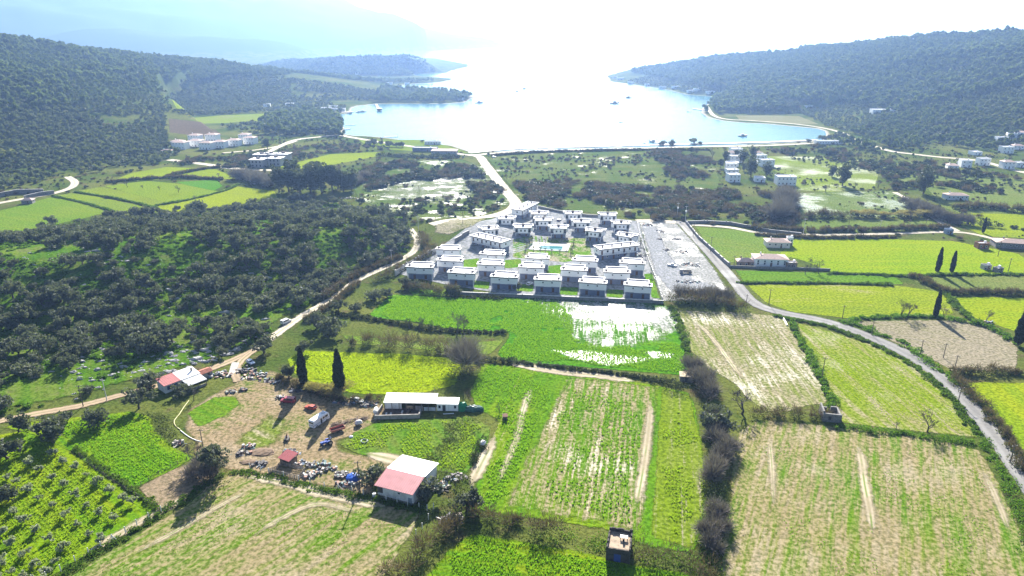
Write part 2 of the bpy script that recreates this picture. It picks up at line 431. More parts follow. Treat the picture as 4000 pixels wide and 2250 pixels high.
def sheet(name, poly, m, label, cell=None, margin=4.0, z=None, kind='structure'):
    FPOLY.append((name,[p[:2] for p in poly]))
    P=np.array([p[:2] for p in poly]); x0,y0=P.min(0)-margin; x1,y1=P.max(0)+margin
    if cell is None: cell=max(1.5,min(6.0,max(x1-x0,y1-y0)/60))
    nx=int((x1-x0)/cell)+2; ny=int((y1-y0)/cell)+2
    X,Y=np.meshgrid(x0+np.arange(nx)*cell,y0+np.arange(ny)*cell)
    sg=np.where(in_poly(X,Y,poly),1.0,-1.0)*seg_dist(X,Y,poly,closed=True)
    i,j=np.meshgrid(np.arange(ny-1),np.arange(nx-1),indexing='ij')
    mx=np.maximum.reduce([sg[i,j],sg[i+1,j],sg[i,j+1],sg[i+1,j+1]])
    k=(mx>-margin); i=i[k]; j=j[k]
    f=np.stack([i*nx+j,i*nx+j+1,(i+1)*nx+j+1,(i+1)*nx+j],-1)
    used,inv=np.unique(f.ravel(),return_inverse=True); f=inv.reshape(-1,4)
    if z is None:
        _zk[0]+=1; z=0.012+0.0022*_zk[0]
    xs=X.ravel()[used]; ys=Y.ravel()[used]
    v=np.stack([xs,ys,np.maximum(height(xs,ys),0)+z],-1)
    me=mesh_np(name,v,f); set_edge(me,sg.ravel()[used])
    o=link(name,me,m); tag(o,label,None,kind=kind); return o
def smooth_line(pts, step=4.0):
    P=[np.array(p[:2],float) for p in pts]; P=[2*P[0]-P[1]]+P+[2*P[-1]-P[-2]]; out=[]
    for i in range(1,len(P)-2):
        L=np.linalg.norm(P[i+1]-P[i]); n=max(2,int(L/step))
        for k in range(n):
            t=k/n; a,b,c,d=P[i-1],P[i],P[i+1],P[i+2]
            out.append(0.5*((2*b)+(-a+c)*t+(2*a-5*b+4*c-d)*t*t+(-a+3*b-3*c+d)*t**3))
    out.append(P[-2]); return np.array(out)
def ribbon(name, pts, width, m, label, step=4.0, z=None, margin=1.5, lift=0.0, taper=0.0):
    RLINE.append(([p[:2] for p in pts],width)); L=smooth_line(pts,step); T=np.gradient(L,axis=0); T/=np.linalg.norm(T,axis=1)[:,None]+1e-9; N=np.stack([-T[:,1],T[:,0]],-1)
    hw=width/2; offs=np.array([-hw-margin,-hw,-hw*0.5,0,hw*0.5,hw,hw+margin]); k=len(offs)
    P=L[:,None,:]+N[:,None,:]*offs[None,:,None]; v=P.reshape(-1,2)
    if z is None:
        _zk[0]+=1; z=0.012+0.0022*_zk[0]
    zz=np.maximum(height(v[:,0],v[:,1]),-0.1)+z+lift
    n=len(L); i,j=np.meshgrid(np.arange(n-1),np.arange(k-1),indexing='ij'); i=i.ravel(); j=j.ravel()
    f=np.stack([i*k+j,i*k+j+1,(i+1)*k+j+1,(i+1)*k+j],-1)[:, ::-1]
    me=mesh_np(name,np.column_stack([v,zz]),f)
    ed=np.tile(hw-np.abs(offs),(n,1)); sl=np.concatenate([[0],np.cumsum(np.linalg.norm(np.diff(L,axis=0),axis=1))])
    if taper>0: ed=ed-(hw+2.5)*(1-sstep(0,taper,np.minimum(sl,sl[-1]-sl)))[:,None]
    set_edge(me,ed.ravel()); set_edge(me,np.tile(offs/hw,n),'across')
    o=link(name,me,m); tag(o,label,None,kind='structure'); return o
def road_mat(name, base, rut, mid=None, wet=0.0, amp=0.8, soft=0.5):
    m,nt,b=_nodes(name); v=coords(nt); n1=noise(nt,v,0.08,4); n2=noise(nt,v,0.9,4,0.65)
    a=nt.nodes.new('ShaderNodeAttribute'); a.attribute_name='across'
    x=mth(nt,'ABSOLUTE',a.outputs['Fac']); w=mth(nt,'ABSOLUTE',mth(nt,'SUBTRACT',x,0.5))
    rm=mth(nt,'SUBTRACT',1.0,ramp(nt,mth(nt,'ADD',w,mth(nt,'MULTIPLY',mth(nt,'SUBTRACT',n2,0.5),0.3)),0.1,0.34))
    c=mixc(nt,rm,base,rut)
    if mid:
        mm=mth(nt,'MULTIPLY',mth(nt,'SUBTRACT',1.0,ramp(nt,x,0.05,0.28)),ramp(nt,n1,0.42,0.6)); c=mixc(nt,mm,c,mid)
    c=mixc(nt,0.8,c,mixc(nt,ramp(nt,mth(nt,'ADD',mth(nt,'MULTIPLY',n1,0.5),mth(nt,'MULTIPLY',n2,0.5)),0.36,0.62),(0.68,0.67,0.66),(1,1,1)),'MULTIPLY')
    nt.links.new(c,b.inputs['Base Color'])
    r=nt.nodes.new('ShaderNodeMapRange'); nt.links.new(ramp(nt,n1,0.5,0.6),r.inputs[0]); r.inputs[3].default_value=0.9; r.inputs[4].default_value=0.9-0.5*wet
    nt.links.new(r.outputs[0],b.inputs['Roughness']); b.inputs['Specular IOR Level'].default_value=0.05+0.35*wet
    bump(nt,b,n2,0.08); return ragged(m,amp,soft,0.5)
def VP(*pts): return [F(*p) for p in pts]
def rowang(p,q):
    a=F(*p); b=F(*q); return math.atan2(-(b[0]-a[0]),(b[1]-a[1]))

GRN=(0.075,0.210,0.012); GRN2=(0.130,0.250,0.016); YEL=(0.250,0.300,0.012); YEL2=(0.190,0.250,0.018); OLV=(0.130,0.165,0.045); SOIL=(0.36,0.295,0.185); SOIL2=(0.30,0.25,0.165)
def fld(name, poly, label, g1, g2, soil=SOIL, ang=0.0, amp=1.6, soft=0.7, cell=None, z=None, grain=0.35, **kw):
    m=ragged(field_mat(name+'_surface',g1,g2,soil,ang,**kw),amp,soft,grain)
    return sheet(name,VP(*poly),m,label,cell=cell,z=z)
def rh(*p): return rowang(*p)

# meadow and marsh behind the villas
fld('marsh_meadow',[(1225,398),(1300,388),(1640,378),(1790,395),(1820,470),(1800,540),(1600,550),(1400,525),(1310,505),(1280,465)],'damp green meadow between the villas and the shore road',(0.080,0.130,0.026),(0.145,0.160,0.045),(0.24,0.24,0.17),ang=1.5,soil_lo=0.58,soil_hi=0.74,stripe=0.3,patch=0.03,wet=0.9,wet_lo=0.56,wet_hi=0.66,grain=0.5,amp=5,soft=3)
fld('marsh_meadow',[(870,440),(960,410),(1160,400),(1215,420),(1270,485),(1290,510),(1200,545),(1100,560),(1010,545),(900,500)],'marshy scrub meadow left of the pale dirt road',(0.080,0.130,0.028),(0.135,0.160,0.045),(0.26,0.25,0.19),ang=1.5,soil_lo=0.55,soil_hi=0.66,stripe=0.35,patch=0.035,wet=0.9,wet_lo=0.52,wet_hi=0.60,amp=5,soft=3)
fld('salt_flat',[(1020,445),(1130,425),(1190,440),(1240,450),(1250,470),(1150,500),(1060,505),(960,495),(980,470)],'flooded pale flat beside the dirt road',(0.14,0.18,0.06),(0.18,0.20,0.09),(0.36,0.36,0.32),ang=1.5,soil_lo=0.44,soil_hi=0.60,stripe=0.4,patch=0.06,wet=0.9,wet_lo=0.50,wet_hi=0.62,amp=12,soft=9,grain=0.5)
fld('meadow',[(1890,392),(2060,395),(2180,405),(2210,440),(2200,475),(2090,483),(2010,478),(1965,440)],'pale green meadow right of the holiday houses',YEL2,(0.19,0.22,0.07),SOIL2,ang=0.9,soil_lo=0.62,soil_hi=0.75,stripe=0.5,wet=0.6)
fld('meadow',[(1985,488),(2130,482),(2240,480),(2300,520),(2330,545),(2180,545),(2020,545)],'wet meadow with shallow puddles behind the reeds',(0.13,0.18,0.05),(0.16,0.20,0.06),(0.28,0.28,0.22),ang=1.2,soil_lo=0.55,soil_hi=0.68,stripe=0.4,wet=1.0,wet_lo=0.5,wet_hi=0.58)
fld('meadow',[(2015,552),(2380,553),(2400,578),(2200,585),(2020,582)],'green meadow strip beside the field lane',(0.13,0.185,0.04),(0.16,0.20,0.05),SOIL2,ang=1.4,soil_lo=0.68,soil_hi=0.8)
fld('meadow',[(2330,470),(2450,460),(2576,480),(2620,530),(2440,545),(2370,520)],'meadow around the small blue shed',(0.14,0.19,0.04),(0.17,0.20,0.06),(0.20,0.17,0.12),ang=1.3,soil_lo=0.55,soil_hi=0.7,patch=0.03)
fld('meadow',[(2390,535),(2620,540),(2620,600),(2480,595),(2420,570)],'yellow-green meadow by the far field lane',YEL2,YEL,SOIL2,ang=1.4,soil_lo=0.68,soil_hi=0.8)
fld('meadow',[(2200,420),(2290,405),(2420,430),(2576,450),(2620,480),(2440,470),(2330,480),(2260,470)],'scrubby meadow below the right-hand village',(0.13,0.18,0.04),(0.17,0.20,0.06),SOIL2,ang=1.4,soil_lo=0.64,soil_hi=0.8)
# left upper fields
a=rh((360,520),(130,490))
fld('field',[(-60,545),(60,515),(130,495),(250,520),(275,532),(200,552),(60,580),(-60,600)],'green field at the left edge beyond the knoll',(0.125,0.215,0.02),(0.17,0.235,0.025),SOIL,ang=a,soil_lo=0.66,soil_hi=0.75)
fld('field',[(140,492),(190,484),(370,520),(400,535),(300,535),(250,520)],'narrow green field between two fence lines',YEL2,(0.16,0.22,0.03),SOIL,ang=a,soil_lo=0.66,soil_hi=0.78)
fld('field',[(195,480),(255,470),(480,512),(500,530),(410,530),(375,517)],'narrow yellow-green field beside the orchard wall',YEL2,(0.17,0.21,0.03),SOIL,ang=a,soil_lo=0.64,soil_hi=0.75)
fld('field',[(260,468),(370,455),(480,465),(590,490),(470,510),(400,505)],'yellow-green field with a lone bare tree',(0.165,0.24,0.02),YEL2,SOIL,ang=a,soil_lo=0.66,soil_hi=0.75)
fld('field',[(270,460),(330,435),(420,420),(540,425),(600,450),(520,450),(430,450)],'yellow field below the unfinished houses',YEL,YEL2,SOIL,ang=a,soil_lo=0.62,soil_hi=0.74)
fld('field',[(440,458),(545,452),(560,468),(540,480),(480,468)],'small deep green plot',GRN,(0.10,0.22,0.02),SOIL,ang=a,soil_lo=0.72,soil_hi=0.8)
fld('field',[(350,522),(480,505),(590,468),(690,480),(700,500),(560,520),(450,535)],'yellow field along the edge of the olive grove',YEL,(0.21,0.25,0.02),SOIL,ang=a,soil_lo=0.62,soil_hi=0.74)
fld('field',[(700,420),(830,388),(960,382),(975,388),(860,410),(780,425)],'long yellow-green field by the shore',YEL2,YEL,SOIL,ang=1.2,soil_lo=0.62,soil_hi=0.74)
fld('field',[(440,300),(560,290),(690,285),(700,300),(560,310),(450,312)],'far yellow-green clearing below the hill',YEL2,YEL2,SOIL2,ang=1.5)
fld('field',[(430,330),(540,325),(560,340),(520,350),(430,350)],'brown ploughed plot behind the village',(0.12,0.09,0.06),(0.14,0.11,0.07),(0.15,0.11,0.08),ang=1.5)
fld('field',[(1850,290),(2010,292),(2060,312),(1980,312),(1860,302)],'dry grass flat along the far shore',(0.20,0.19,0.08),(0.22,0.22,0.10),SOIL2,ang=1.5)
fld('lawn',[(900,350),(1060,352),(1130,368),(1180,385),(1060,382),(930,372)],'green shore meadow',YEL2,(0.15,0.21,0.04),SOIL2,ang=1.5,soil_lo=0.64,soil_hi=0.8)
# right-hand fields
fld('field',[(1750,570),(1900,582),(2050,595),(2000,640),(1960,665),(1870,665),(1815,655),(1780,620)],'green field inside the long stone wall',(0.13,0.21,0.03),(0.17,0.22,0.04),SOIL,ang=1.2,soil_lo=0.66,soil_hi=0.8)
fld('field',[(1960,640),(2000,600),(2100,597),(2400,607),(2560,638),(2640,690),(2440,690),(2250,690),(2090,684),(2020,655)],'broad bright yellow-green field with two cypresses',(0.190,0.290,0.010),(0.250,0.310,0.012),SOIL,ang=rh((2100,650),(2500,650)),soil_lo=0.70,soil_hi=0.8,w=0.25)
fld('field',[(1850,680),(2090,687),(2250,695),(2275,716),(2100,712),(1960,712),(1870,708)],'strip of deep green grass',(0.10,0.21,0.015),(0.13,0.22,0.02),SOIL,ang=1.45,soil_lo=0.72,soil_hi=0.82)
fld('field',[(1880,717),(2000,714),(2250,718),(2380,735),(2400,790),(2250,797),(2130,800),(1990,785),(1925,760)],'yellow-green field beside the paved road',YEL2,YEL,SOIL,ang=1.45,soil_lo=0.54,soil_hi=0.66,w=0.3)
fld('field',[(2285,697),(2580,692),(2640,738),(2400,742),(2340,730)],'dull green strip below the two cypresses',(0.15,0.19,0.05),(0.18,0.20,0.06),SOIL2,ang=1.45,soil_lo=0.54,soil_hi=0.68)
fld('field',[(2400,747),(2640,750),(2640,850),(2560,835),(2440,795)],'bright yellow-green field at the right edge',(0.185,0.28,0.012),YEL,SOIL,ang=1.3,soil_lo=0.70,soil_hi=0.8)
fld('field',[(2150,810),(2300,806),(2420,807),(2500,828),(2560,872),(2555,930),(2400,935),(2340,900),(2250,860)],'bare ploughed field beyond the paved road',(0.20,0.20,0.07),(0.22,0.20,0.10),(0.34,0.29,0.21),ang=rh((2200,820),(2500,900)),soil_lo=0.30,soil_hi=0.55,w=0.6,rows=0.8)
fld('field',[(2430,962),(2640,965),(2640,1230),(2560,1130),(2500,1050)],'yellow-green field outside the road bend',(0.165,0.26,0.012),YEL,SOIL,ang=rh((2450,980),(2600,1150)),soil_lo=0.64,soil_hi=0.75)
fld('field',[(2005,812),(2080,832),(2230,880),(2330,932),(2400,1000),(2445,1065),(2470,1100),(2300,1085),(2110,1062),(2085,990),(2060,930),(2020,850)],'yellow and tan field inside the road bend',(0.17,0.24,0.015),YEL2,(0.33,0.265,0.15),ang=rh((2300,1060),(2040,840)),soil_lo=0.44,soil_hi=0.66,w=0.35,rows=0.55,stripe=0.7,wet=0.3,patch=0.025)
fld('field',[(1700,780),(1870,787),(1970,797),(1995,840),(2045,920),(2085,1000),(2075,1015),(1930,1035),(1880,1000),(1850,965),(1790,930),(1735,880),(1715,830)],'pale tan striped field right of the thorn hedge',(0.18,0.22,0.04),(0.20,0.23,0.06),(0.37,0.31,0.205),ang=rh((2000,1000),(1860,800)),soil_lo=0.38,soil_hi=0.60,w=0.5,rows=0.7,stripe=0.75,wet=0.6,wet_lo=0.50,wet_hi=0.62)
fld('field',[(1905,1057),(2060,1070),(2200,1085),(2380,1112),(2462,1135),(2505,1205),(2550,1300),(2590,1400),(2660,1530),(1830,1530),(1815,1440),(1818,1360),(1840,1250),(1840,1130),(1870,1080)],'large tan and green striped field at the bottom right',(0.10,0.20,0.014),(0.19,0.225,0.03),(0.325,0.262,0.145),ang=rh((2150,1400),(2170,1090)),soil_lo=0.38,soil_hi=0.58,w=0.34,stripe=0.74,wet=0.3,patch=0.035)
# central fields
fld('field',[(985,740),(1100,747),(1250,747),(1640,762),(1680,772),(1702,812),(1722,880),(1736,945),(1600,935),(1270,907),(1250,890),(1278,855),(1282,835),(1150,832),(1040,810),(945,800),(930,790)],'vivid green crop field in front of the villas',(0.050,0.190,0.008),(0.105,0.240,0.010),SOIL,ang=rh((1000,770),(1650,800)),soil_lo=0.70,soil_hi=0.8,w=0.3,patch=0.02,fine=0.8)
fld('flooded_crop',[(1320,750),(1450,757),(1640,765),(1682,780),(1690,820),(1660,850),(1590,862),(1500,868),(1445,850),(1440,815),(1380,780)],'flooded corner of the vivid green crop',(0.07,0.20,0.01),(0.11,0.24,0.012),(0.42,0.41,0.38),ang=rh((1500,860),(1500,770)),soil_lo=0.44,soil_hi=0.60,w=0.5,stripe=0.8,wet=0.72,wet_lo=0.45,wet_hi=0.60,amp=11,soft=9,patch=0.05,grain=0.6)
fld('puddle',[(1440,762),(1560,764),(1665,778),(1683,800),(1690,830),(1655,815),(1600,812),(1500,805),(1450,795)],'white sunlit standing water on the green crop',(0.10,0.2,0.02),(0.12,0.2,0.03),(0.40,0.40,0.38),ang=0.1,soil_lo=0.30,soil_hi=0.52,w=0.5,stripe=0.75,wet=0.88,wet_lo=0.38,wet_hi=0.58,amp=10,soft=9,patch=0.05,grain=0.6)
fld('puddle',[(1395,883),(1480,884),(1560,895),(1640,903),(1600,912),(1530,918),(1460,905)],'long white puddle near the lower edge of the green crop',(0.10,0.2,0.02),(0.12,0.2,0.03),(0.42,0.42,0.40),ang=1.4,soil_lo=0.2,soil_hi=0.4,w=0.3,wet=1.0,wet_lo=0.3,wet_hi=0.45,amp=3.0,soft=2.6,grain=0.7)
fld('puddle',[(1625,885),(1690,892),(1680,902),(1640,898)],'small white puddle by the right edge of the green crop',(0.10,0.2,0.02),(0.12,0.2,0.03),(0.42,0.42,0.40),ang=1.4,soil_lo=0.2,soil_hi=0.4,w=0.3,wet=1.0,wet_lo=0.3,wet_hi=0.45,amp=3.0,soft=2.6,grain=0.7)
fld('field',[(860,842),(1000,858),(1150,864),(1268,855),(1235,892),(1140,888),(1000,872),(880,865)],'narrow rough green strip between two hedges',(0.13,0.21,0.02),(0.18,0.22,0.05),SOIL,ang=1.45,soil_lo=0.56,soil_hi=0.68)
fld('field',[(720,905),(765,882),(860,886),(1000,890),(1130,900),(1165,912),(1145,970),(1085,985),(1000,995),(890,990),(780,960),(735,935)],'yellow flowering field behind the barn',(0.200,0.290,0.008),(0.280,0.320,0.010),(0.40,0.38,0.20),ang=rh((760,920),(1140,950)),soil_lo=0.66,soil_hi=0.78,w=0.35,fine=0.8)
fld('field',[(1215,915),(1400,934),(1640,967),(1730,988),(1748,1020),(1762,1100),(1776,1200),(1765,1320),(1745,1390),(1620,1372),(1520,1330),(1400,1312),(1250,1292),(1165,1275),(1195,1230),(1232,1120),(1255,1060),(1195,1020),(1182,985)],'long green field left of the thorn hedge',(0.085,0.205,0.010),(0.165,0.245,0.012),SOIL,ang=rh((1330,1290),(1440,945)),soil_lo=0.58,soil_hi=0.68,w=0.3,stripe=0.8,rows=0.6)
fld('striped_crop',[(1430,950),(1655,975),(1645,1080),(1625,1230),(1600,1340),(1520,1315),(1400,1295),(1280,1270),(1330,1150),(1390,1040)],'tan and green striped middle of the long field',(0.09,0.205,0.010),(0.16,0.24,0.012),(0.36,0.295,0.175),ang=rh((1480,1290),(1530,965)),soil_lo=0.44,soil_hi=0.58,w=0.42,stripe=0.85,rows=0.75,wet=0.5,wet_lo=0.52,wet_hi=0.62,amp=3.5,soft=2.0)
fld('field',[(1665,978),(1735,995),(1760,1100),(1776,1200),(1762,1320),(1740,1380),(1640,1350),(1650,1200)],'olive-green strip along the thorn hedge',(0.15,0.22,0.012),(0.18,0.23,0.03),(0.33,0.29,0.20),ang=rh((1690,1340),(1690,1000)),soil_lo=0.52,soil_hi=0.66,w=0.4,stripe=0.85)
fld('field',[(610,1192),(700,1208),(830,1240),(930,1262),(1055,1290),(1030,1345),(965,1449),(915,1530),(20,1530),(180,1449),(400,1315),(480,1262),(550,1200)],'tan and green field below the farmyard fence',(0.10,0.195,0.012),(0.175,0.215,0.025),(0.325,0.262,0.145),ang=rh((400,1420),(700,1240)),soil_lo=0.38,soil_hi=0.57,w=0.30,stripe=0.72,patch=0.035,wet=0.25)
fld('field',[(1185,1345),(1300,1362),(1450,1387),(1600,1425),(1770,1450),(1820,1530),(1020,1530),(1075,1449),(1125,1390)],'bright green crop at the bottom edge',(0.075,0.20,0.010),(0.19,0.25,0.010),SOIL,ang=rh((1200,1400),(1600,1460)),soil_lo=0.62,soil_hi=0.72,w=0.35,stripe=0.6)
# farm
fld('orchard_grass',[(-80,1105),(60,1085),(150,1120),(250,1190),(388,1282),(280,1362),(130,1449),(20,1530),(-120,1530)],'yellow-green grass of the young olive orchard',(0.105,0.220,0.008),(0.215,0.270,0.010),SOIL,ang=0.9,soil_lo=0.78,soil_hi=0.9,stripe=0.4,patch=0.04)
fld('orchard_grass',[(0,1075),(100,1060),(200,1050),(330,1035),(380,1050),(390,1085),(440,1130),(490,1150),(430,1185),(335,1230),(250,1185),(180,1135),(60,1085)],'green grass plot between the orchard and the farm',(0.085,0.210,0.008),(0.185,0.255,0.012),SOIL,ang=0.9,soil_lo=0.72,soil_hi=0.85,stripe=0.4,patch=0.035)
fld('farm_yard',[(560,985),(610,955),(680,935),(760,960),(860,1000),(950,1005),(965,1045),(910,1085),(845,1110),(850,1135),(920,1150),(1010,1172),(950,1200),(925,1245),(700,1200),(600,1185),(490,1165),(500,1110),(470,1080),(475,1035),(520,1005)],'trodden tan earth of the farmyard',(0.13,0.18,0.03),(0.16,0.19,0.05),(0.335,0.25,0.15),ang=1.1,soil_lo=0.34,soil_hi=0.50,stripe=0.3,patch=0.05,wet=0.2,amp=3,soft=2)
fld('farm_yard',[(470,1040),(540,1000),(590,1000),(600,1020),(560,1050),(500,1075)],'green corner of the farmyard',(0.085,0.2,0.01),(0.15,0.22,0.02),SOIL,ang=1.0,soil_lo=0.66,soil_hi=0.8,amp=2)
fld('farm_yard',[(600,1110),(680,1050),(720,1060),(690,1120),(640,1130)],'grassy patch of the farmyard',(0.12,0.2,0.02),(0.17,0.2,0.04),(0.40,0.34,0.23),ang=1.0,soil_lo=0.52,soil_hi=0.7,amp=4,soft=3)
fld('paddock',[(850,1120),(900,1085),(965,1058),(1180,1050),(1235,1075),(1222,1130),(1170,1195),(1100,1185),(1010,1163),(900,1142)],'green paddock in front of the barn',(0.085,0.19,0.015),(0.155,0.195,0.04),(0.33,0.28,0.18),ang=0.5,soil_lo=0.58,soil_hi=0.74,stripe=0.4,patch=0.05,amp=2)
fld('corral_earth',[(348,1228),(420,1190),(482,1165),(555,1195),(470,1250),(402,1288)],'bare brown earth of the corral',(0.15,0.17,0.05),(0.17,0.17,0.07),(0.31,0.235,0.155),ang=1.1,soil_lo=0.34,soil_hi=0.5,stripe=0.3,patch=0.06,amp=1.5)
# villa compound
fld('villa_paving',[(1005,690),(1100,630),(1190,580),(1240,555),(1300,508),(1345,515),(1380,527),(1500,545),(1608,557),(1618,600),(1640,690),(1662,757),(1520,752),(1400,746),(1260,738),(1130,718)],'grey paving of the villa compound',(0.27,0.27,0.29),(0.33,0.33,0.34),(0.40,0.37,0.32),ang=0.1,soil_lo=0.58,soil_hi=0.7,stripe=0.2,patch=0.05,bmp=0.03,amp=0.3,soft=0.3,fine=0.5)
for k,(pl,lb) in enumerate([([(1290,608),(1340,595),(1480,600),(1490,650),(1420,660),(1290,648)],'lawn and bare earth around the swimming pool'),
        ([(1010,722),(1130,728),(1125,745),(1040,742)],'grass behind the first villa of the front row'),
        ([(1195,706),(1232,710),(1230,728),(1192,724)],'lawn right of the second villa of the front row'),
        ([(1302,714),(1342,717),(1340,735),(1300,732)],'lawn right of the third villa of the front row'),
        ([(1410,722),(1455,724),(1452,744),(1408,741)],'lawn right of the fourth villa of the front row'),
        ([(1527,728),(1568,730),(1566,750),(1525,747)],'lawn right of the fifth villa of the front row'),
        ([(1160,655),(1205,650),(1200,672),(1165,676)],'small lawn left of the middle villas'),
        ([(1268,655),(1310,652),(1312,672),(1270,676)],'small lawn between the middle villas'),
        ([(1375,670),(1412,666),(1410,690),(1375,690)],'small lawn behind the fourth front villa'),
        ([(1620,690),(1640,688),(1660,752),(1640,750)],'grass strip along the compound fence')]):
    fld('lawn',pl,lb,(0.095,0.22,0.012),(0.16,0.24,0.03),(0.42,0.36,0.27),ang=0.4,soil_lo=0.46 if k==0 else 0.62,soil_hi=0.58 if k==0 else 0.78,stripe=0.2,patch=0.08,amp=0.7,soft=0.6)
fld('gravel_lot',[(1610,558),(1700,562),(1735,600),(1790,668),(1835,742),(1780,755),(1668,757),(1640,680)],'pale wet gravel lot beside the villa compound',(0.17,0.19,0.09),(0.24,0.25,0.18),(0.38,0.37,0.36),ang=0.0,soil_lo=0.22,soil_hi=0.36,stripe=0.3,patch=0.05,wet=0.9,wet_lo=0.48,wet_hi=0.62,amp=2.5,soft=1.5,bmp=0.12)
fld('gravel_lot',[(1615,566),(1650,572),(1680,640),(1740,700),(1800,722),(1690,735),(1650,690),(1630,620)],'smooth grey driving lane across the gravel lot',(0.30,0.30,0.32),(0.33,0.33,0.35),(0.36,0.35,0.35),ang=0.0,soil_lo=0.5,soil_hi=0.7,stripe=0.3,wet=0.3,amp=2,soft=1.5,bmp=0.03)
fld('bare_plot',[(1095,575),(1150,560),(1225,558),(1190,585),(1130,600),(1095,590)],'bare tan plot by the bend of the dirt road',(0.20,0.20,0.09),(0.25,0.23,0.13),(0.40,0.35,0.26),ang=1.3,soil_lo=0.40,soil_hi=0.55,stripe=0.4,amp=3,soft=2)

# roads
M_PAVED=road_mat('worn_asphalt',(0.20,0.195,0.185),(0.25,0.243,0.23),wet=0.3,amp=0.7,soft=0.5)
M_DIRT=road_mat('beige_dirt_road',(0.44,0.385,0.29),(0.56,0.50,0.39),mid=(0.30,0.29,0.16),wet=0.2,amp=1.5,soft=0.9)
M_ORANGE=road_mat('tan_dirt_track',(0.33,0.25,0.16),(0.42,0.325,0.215),mid=(0.24,0.22,0.11),amp=1.4,soft=0.6)
M_WHEEL=road_mat('wheel_marks',(0.34,0.285,0.18),(0.42,0.36,0.25),mid=(0.17,0.19,0.06),wet=0.35,amp=2.2,soft=1.4)
M_RUT=road_mat('wheel_ruts',(0.33,0.28,0.17),(0.42,0.355,0.24),mid=(0.13,0.19,0.03),wet=0.3,amp=1.9,soft=1.6)
ribbon('paved_road',VP((1690,556),(1715,562),(1742,590),(1790,642),(1842,702),(1890,757),(1950,783),(2080,810),(2180,845),(2280,890),(2370,950),(2440,1020),(2505,1100),(2576,1200),(2680,1350)),6.2,M_PAVED,'pale paved road curving down the right side')
ribbon('dirt_road',VP((1180,390),(1205,394),(1222,415),(1245,445),(1272,480),(1296,508),(1290,525),(1262,538),(1200,553),(1140,562),(1085,570)),9.0,M_DIRT,'wide pale dirt road from the shore to the villas')
ribbon('dirt_track',TRACK[:10],4.2,M_DIRT,'beige dirt track along the foot of the olive grove')
ribbon('dirt_track',TRACK[9:],3.6,M_ORANGE,'tan dirt track behind the farmhouse')
ribbon('shore_road',VP((640,402),(700,370),(745,352),(800,345),(850,340),(880,345),(960,358),(1060,372),(1120,382),(1180,390),(1240,386),(1300,382),(1400,378),(1500,375),(1640,372),(1760,369),(1900,367),(2020,362),(2095,357),(2150,352)),7.0,M_DIRT,'pale road along the beach')
ribbon('shore_road',VP((2150,352),(2120,335),(2070,322),(2000,312),(1900,304),(1830,300),(1795,290),(1778,268)),6.0,M_DIRT,'pale road around the right side of the bay')
ribbon('shore_road',VP((2130,345),(2180,362),(2240,380),(2300,388),(2370,396),(2460,404),(2540,425),(2640,450)),7.0,M_DIRT,'pale road to the right-hand village')
ribbon('field_lane',VP((1740,566),(1830,572),(1905,585),(1990,590),(2100,591),(2250,588),(2400,584),(2470,594),(2530,610),(2640,640)),4.0,M_DIRT,'light lane between hedges across the right-hand fields')
ribbon('field_lane',VP((2410,582),(2370,562),(2320,530),(2280,500),(2250,484)),4.0,M_DIRT,'branch lane running up to the eucalyptus')
ribbon('field_lane',VP((1600,556),(1650,556),(1700,560)),7.0,M_DIRT,'pale lane along the top of the gravel lot')
ribbon('dirt_road',VP((425,402),(470,408),(520,414),(570,422),(640,428),(700,428)),8.0,M_DIRT,'tan site road below the left village')
ribbon('dirt_road',VP((560,385),(640,378),(700,368),(745,355)),5.0,M_DIRT,'narrow road to the left village')
ribbon('dirt_track',VP((-60,522),(60,500),(120,490),(175,474),(188,458),(170,445)),6.0,M_DIRT,'dirt track between walls at the far left')
ribbon('path',VP((640,882),(610,905),(590,935),(600,960)),3.0,M_ORANGE,'short ramp from the track into the farmyard')
ribbon('path',VP((870,1130),(1000,1160),(1100,1185)),5.0,M_WHEEL,'muddy drive in front of the pink-roofed shed',step=2.0,taper=14.0)
ribbon('path',VP((1250,1065),(1240,1110),(1205,1180),(1160,1270)),3.5,M_WHEEL,'earth path along the edge of the long field',step=2.0,taper=14.0)
ribbon('path',VP((560,1190),(700,1213),(830,1247),(930,1268),(1040,1290)),3.0,M_WHEEL,'light verge below the farmyard fence',step=2.0,taper=14.0)
ribbon('path',VP((1230,912),(1300,918),(1400,936),(1520,948),(1650,968)),4.0,M_WHEEL,'wet pale strip above the long field',step=2.0,taper=14.0)
ribbon('path',VP((1100,1440),(1150,1380),(1180,1345)),3.0,M_WHEEL,'light edge of the bottom crop',step=2.0,taper=14.0)
ribbon('path',VP((120,1460),(300,1345),(480,1245),(545,1205)),2.6,M_WHEEL,'light edge of the field beside the orchard fence',step=2.0,taper=14.0)
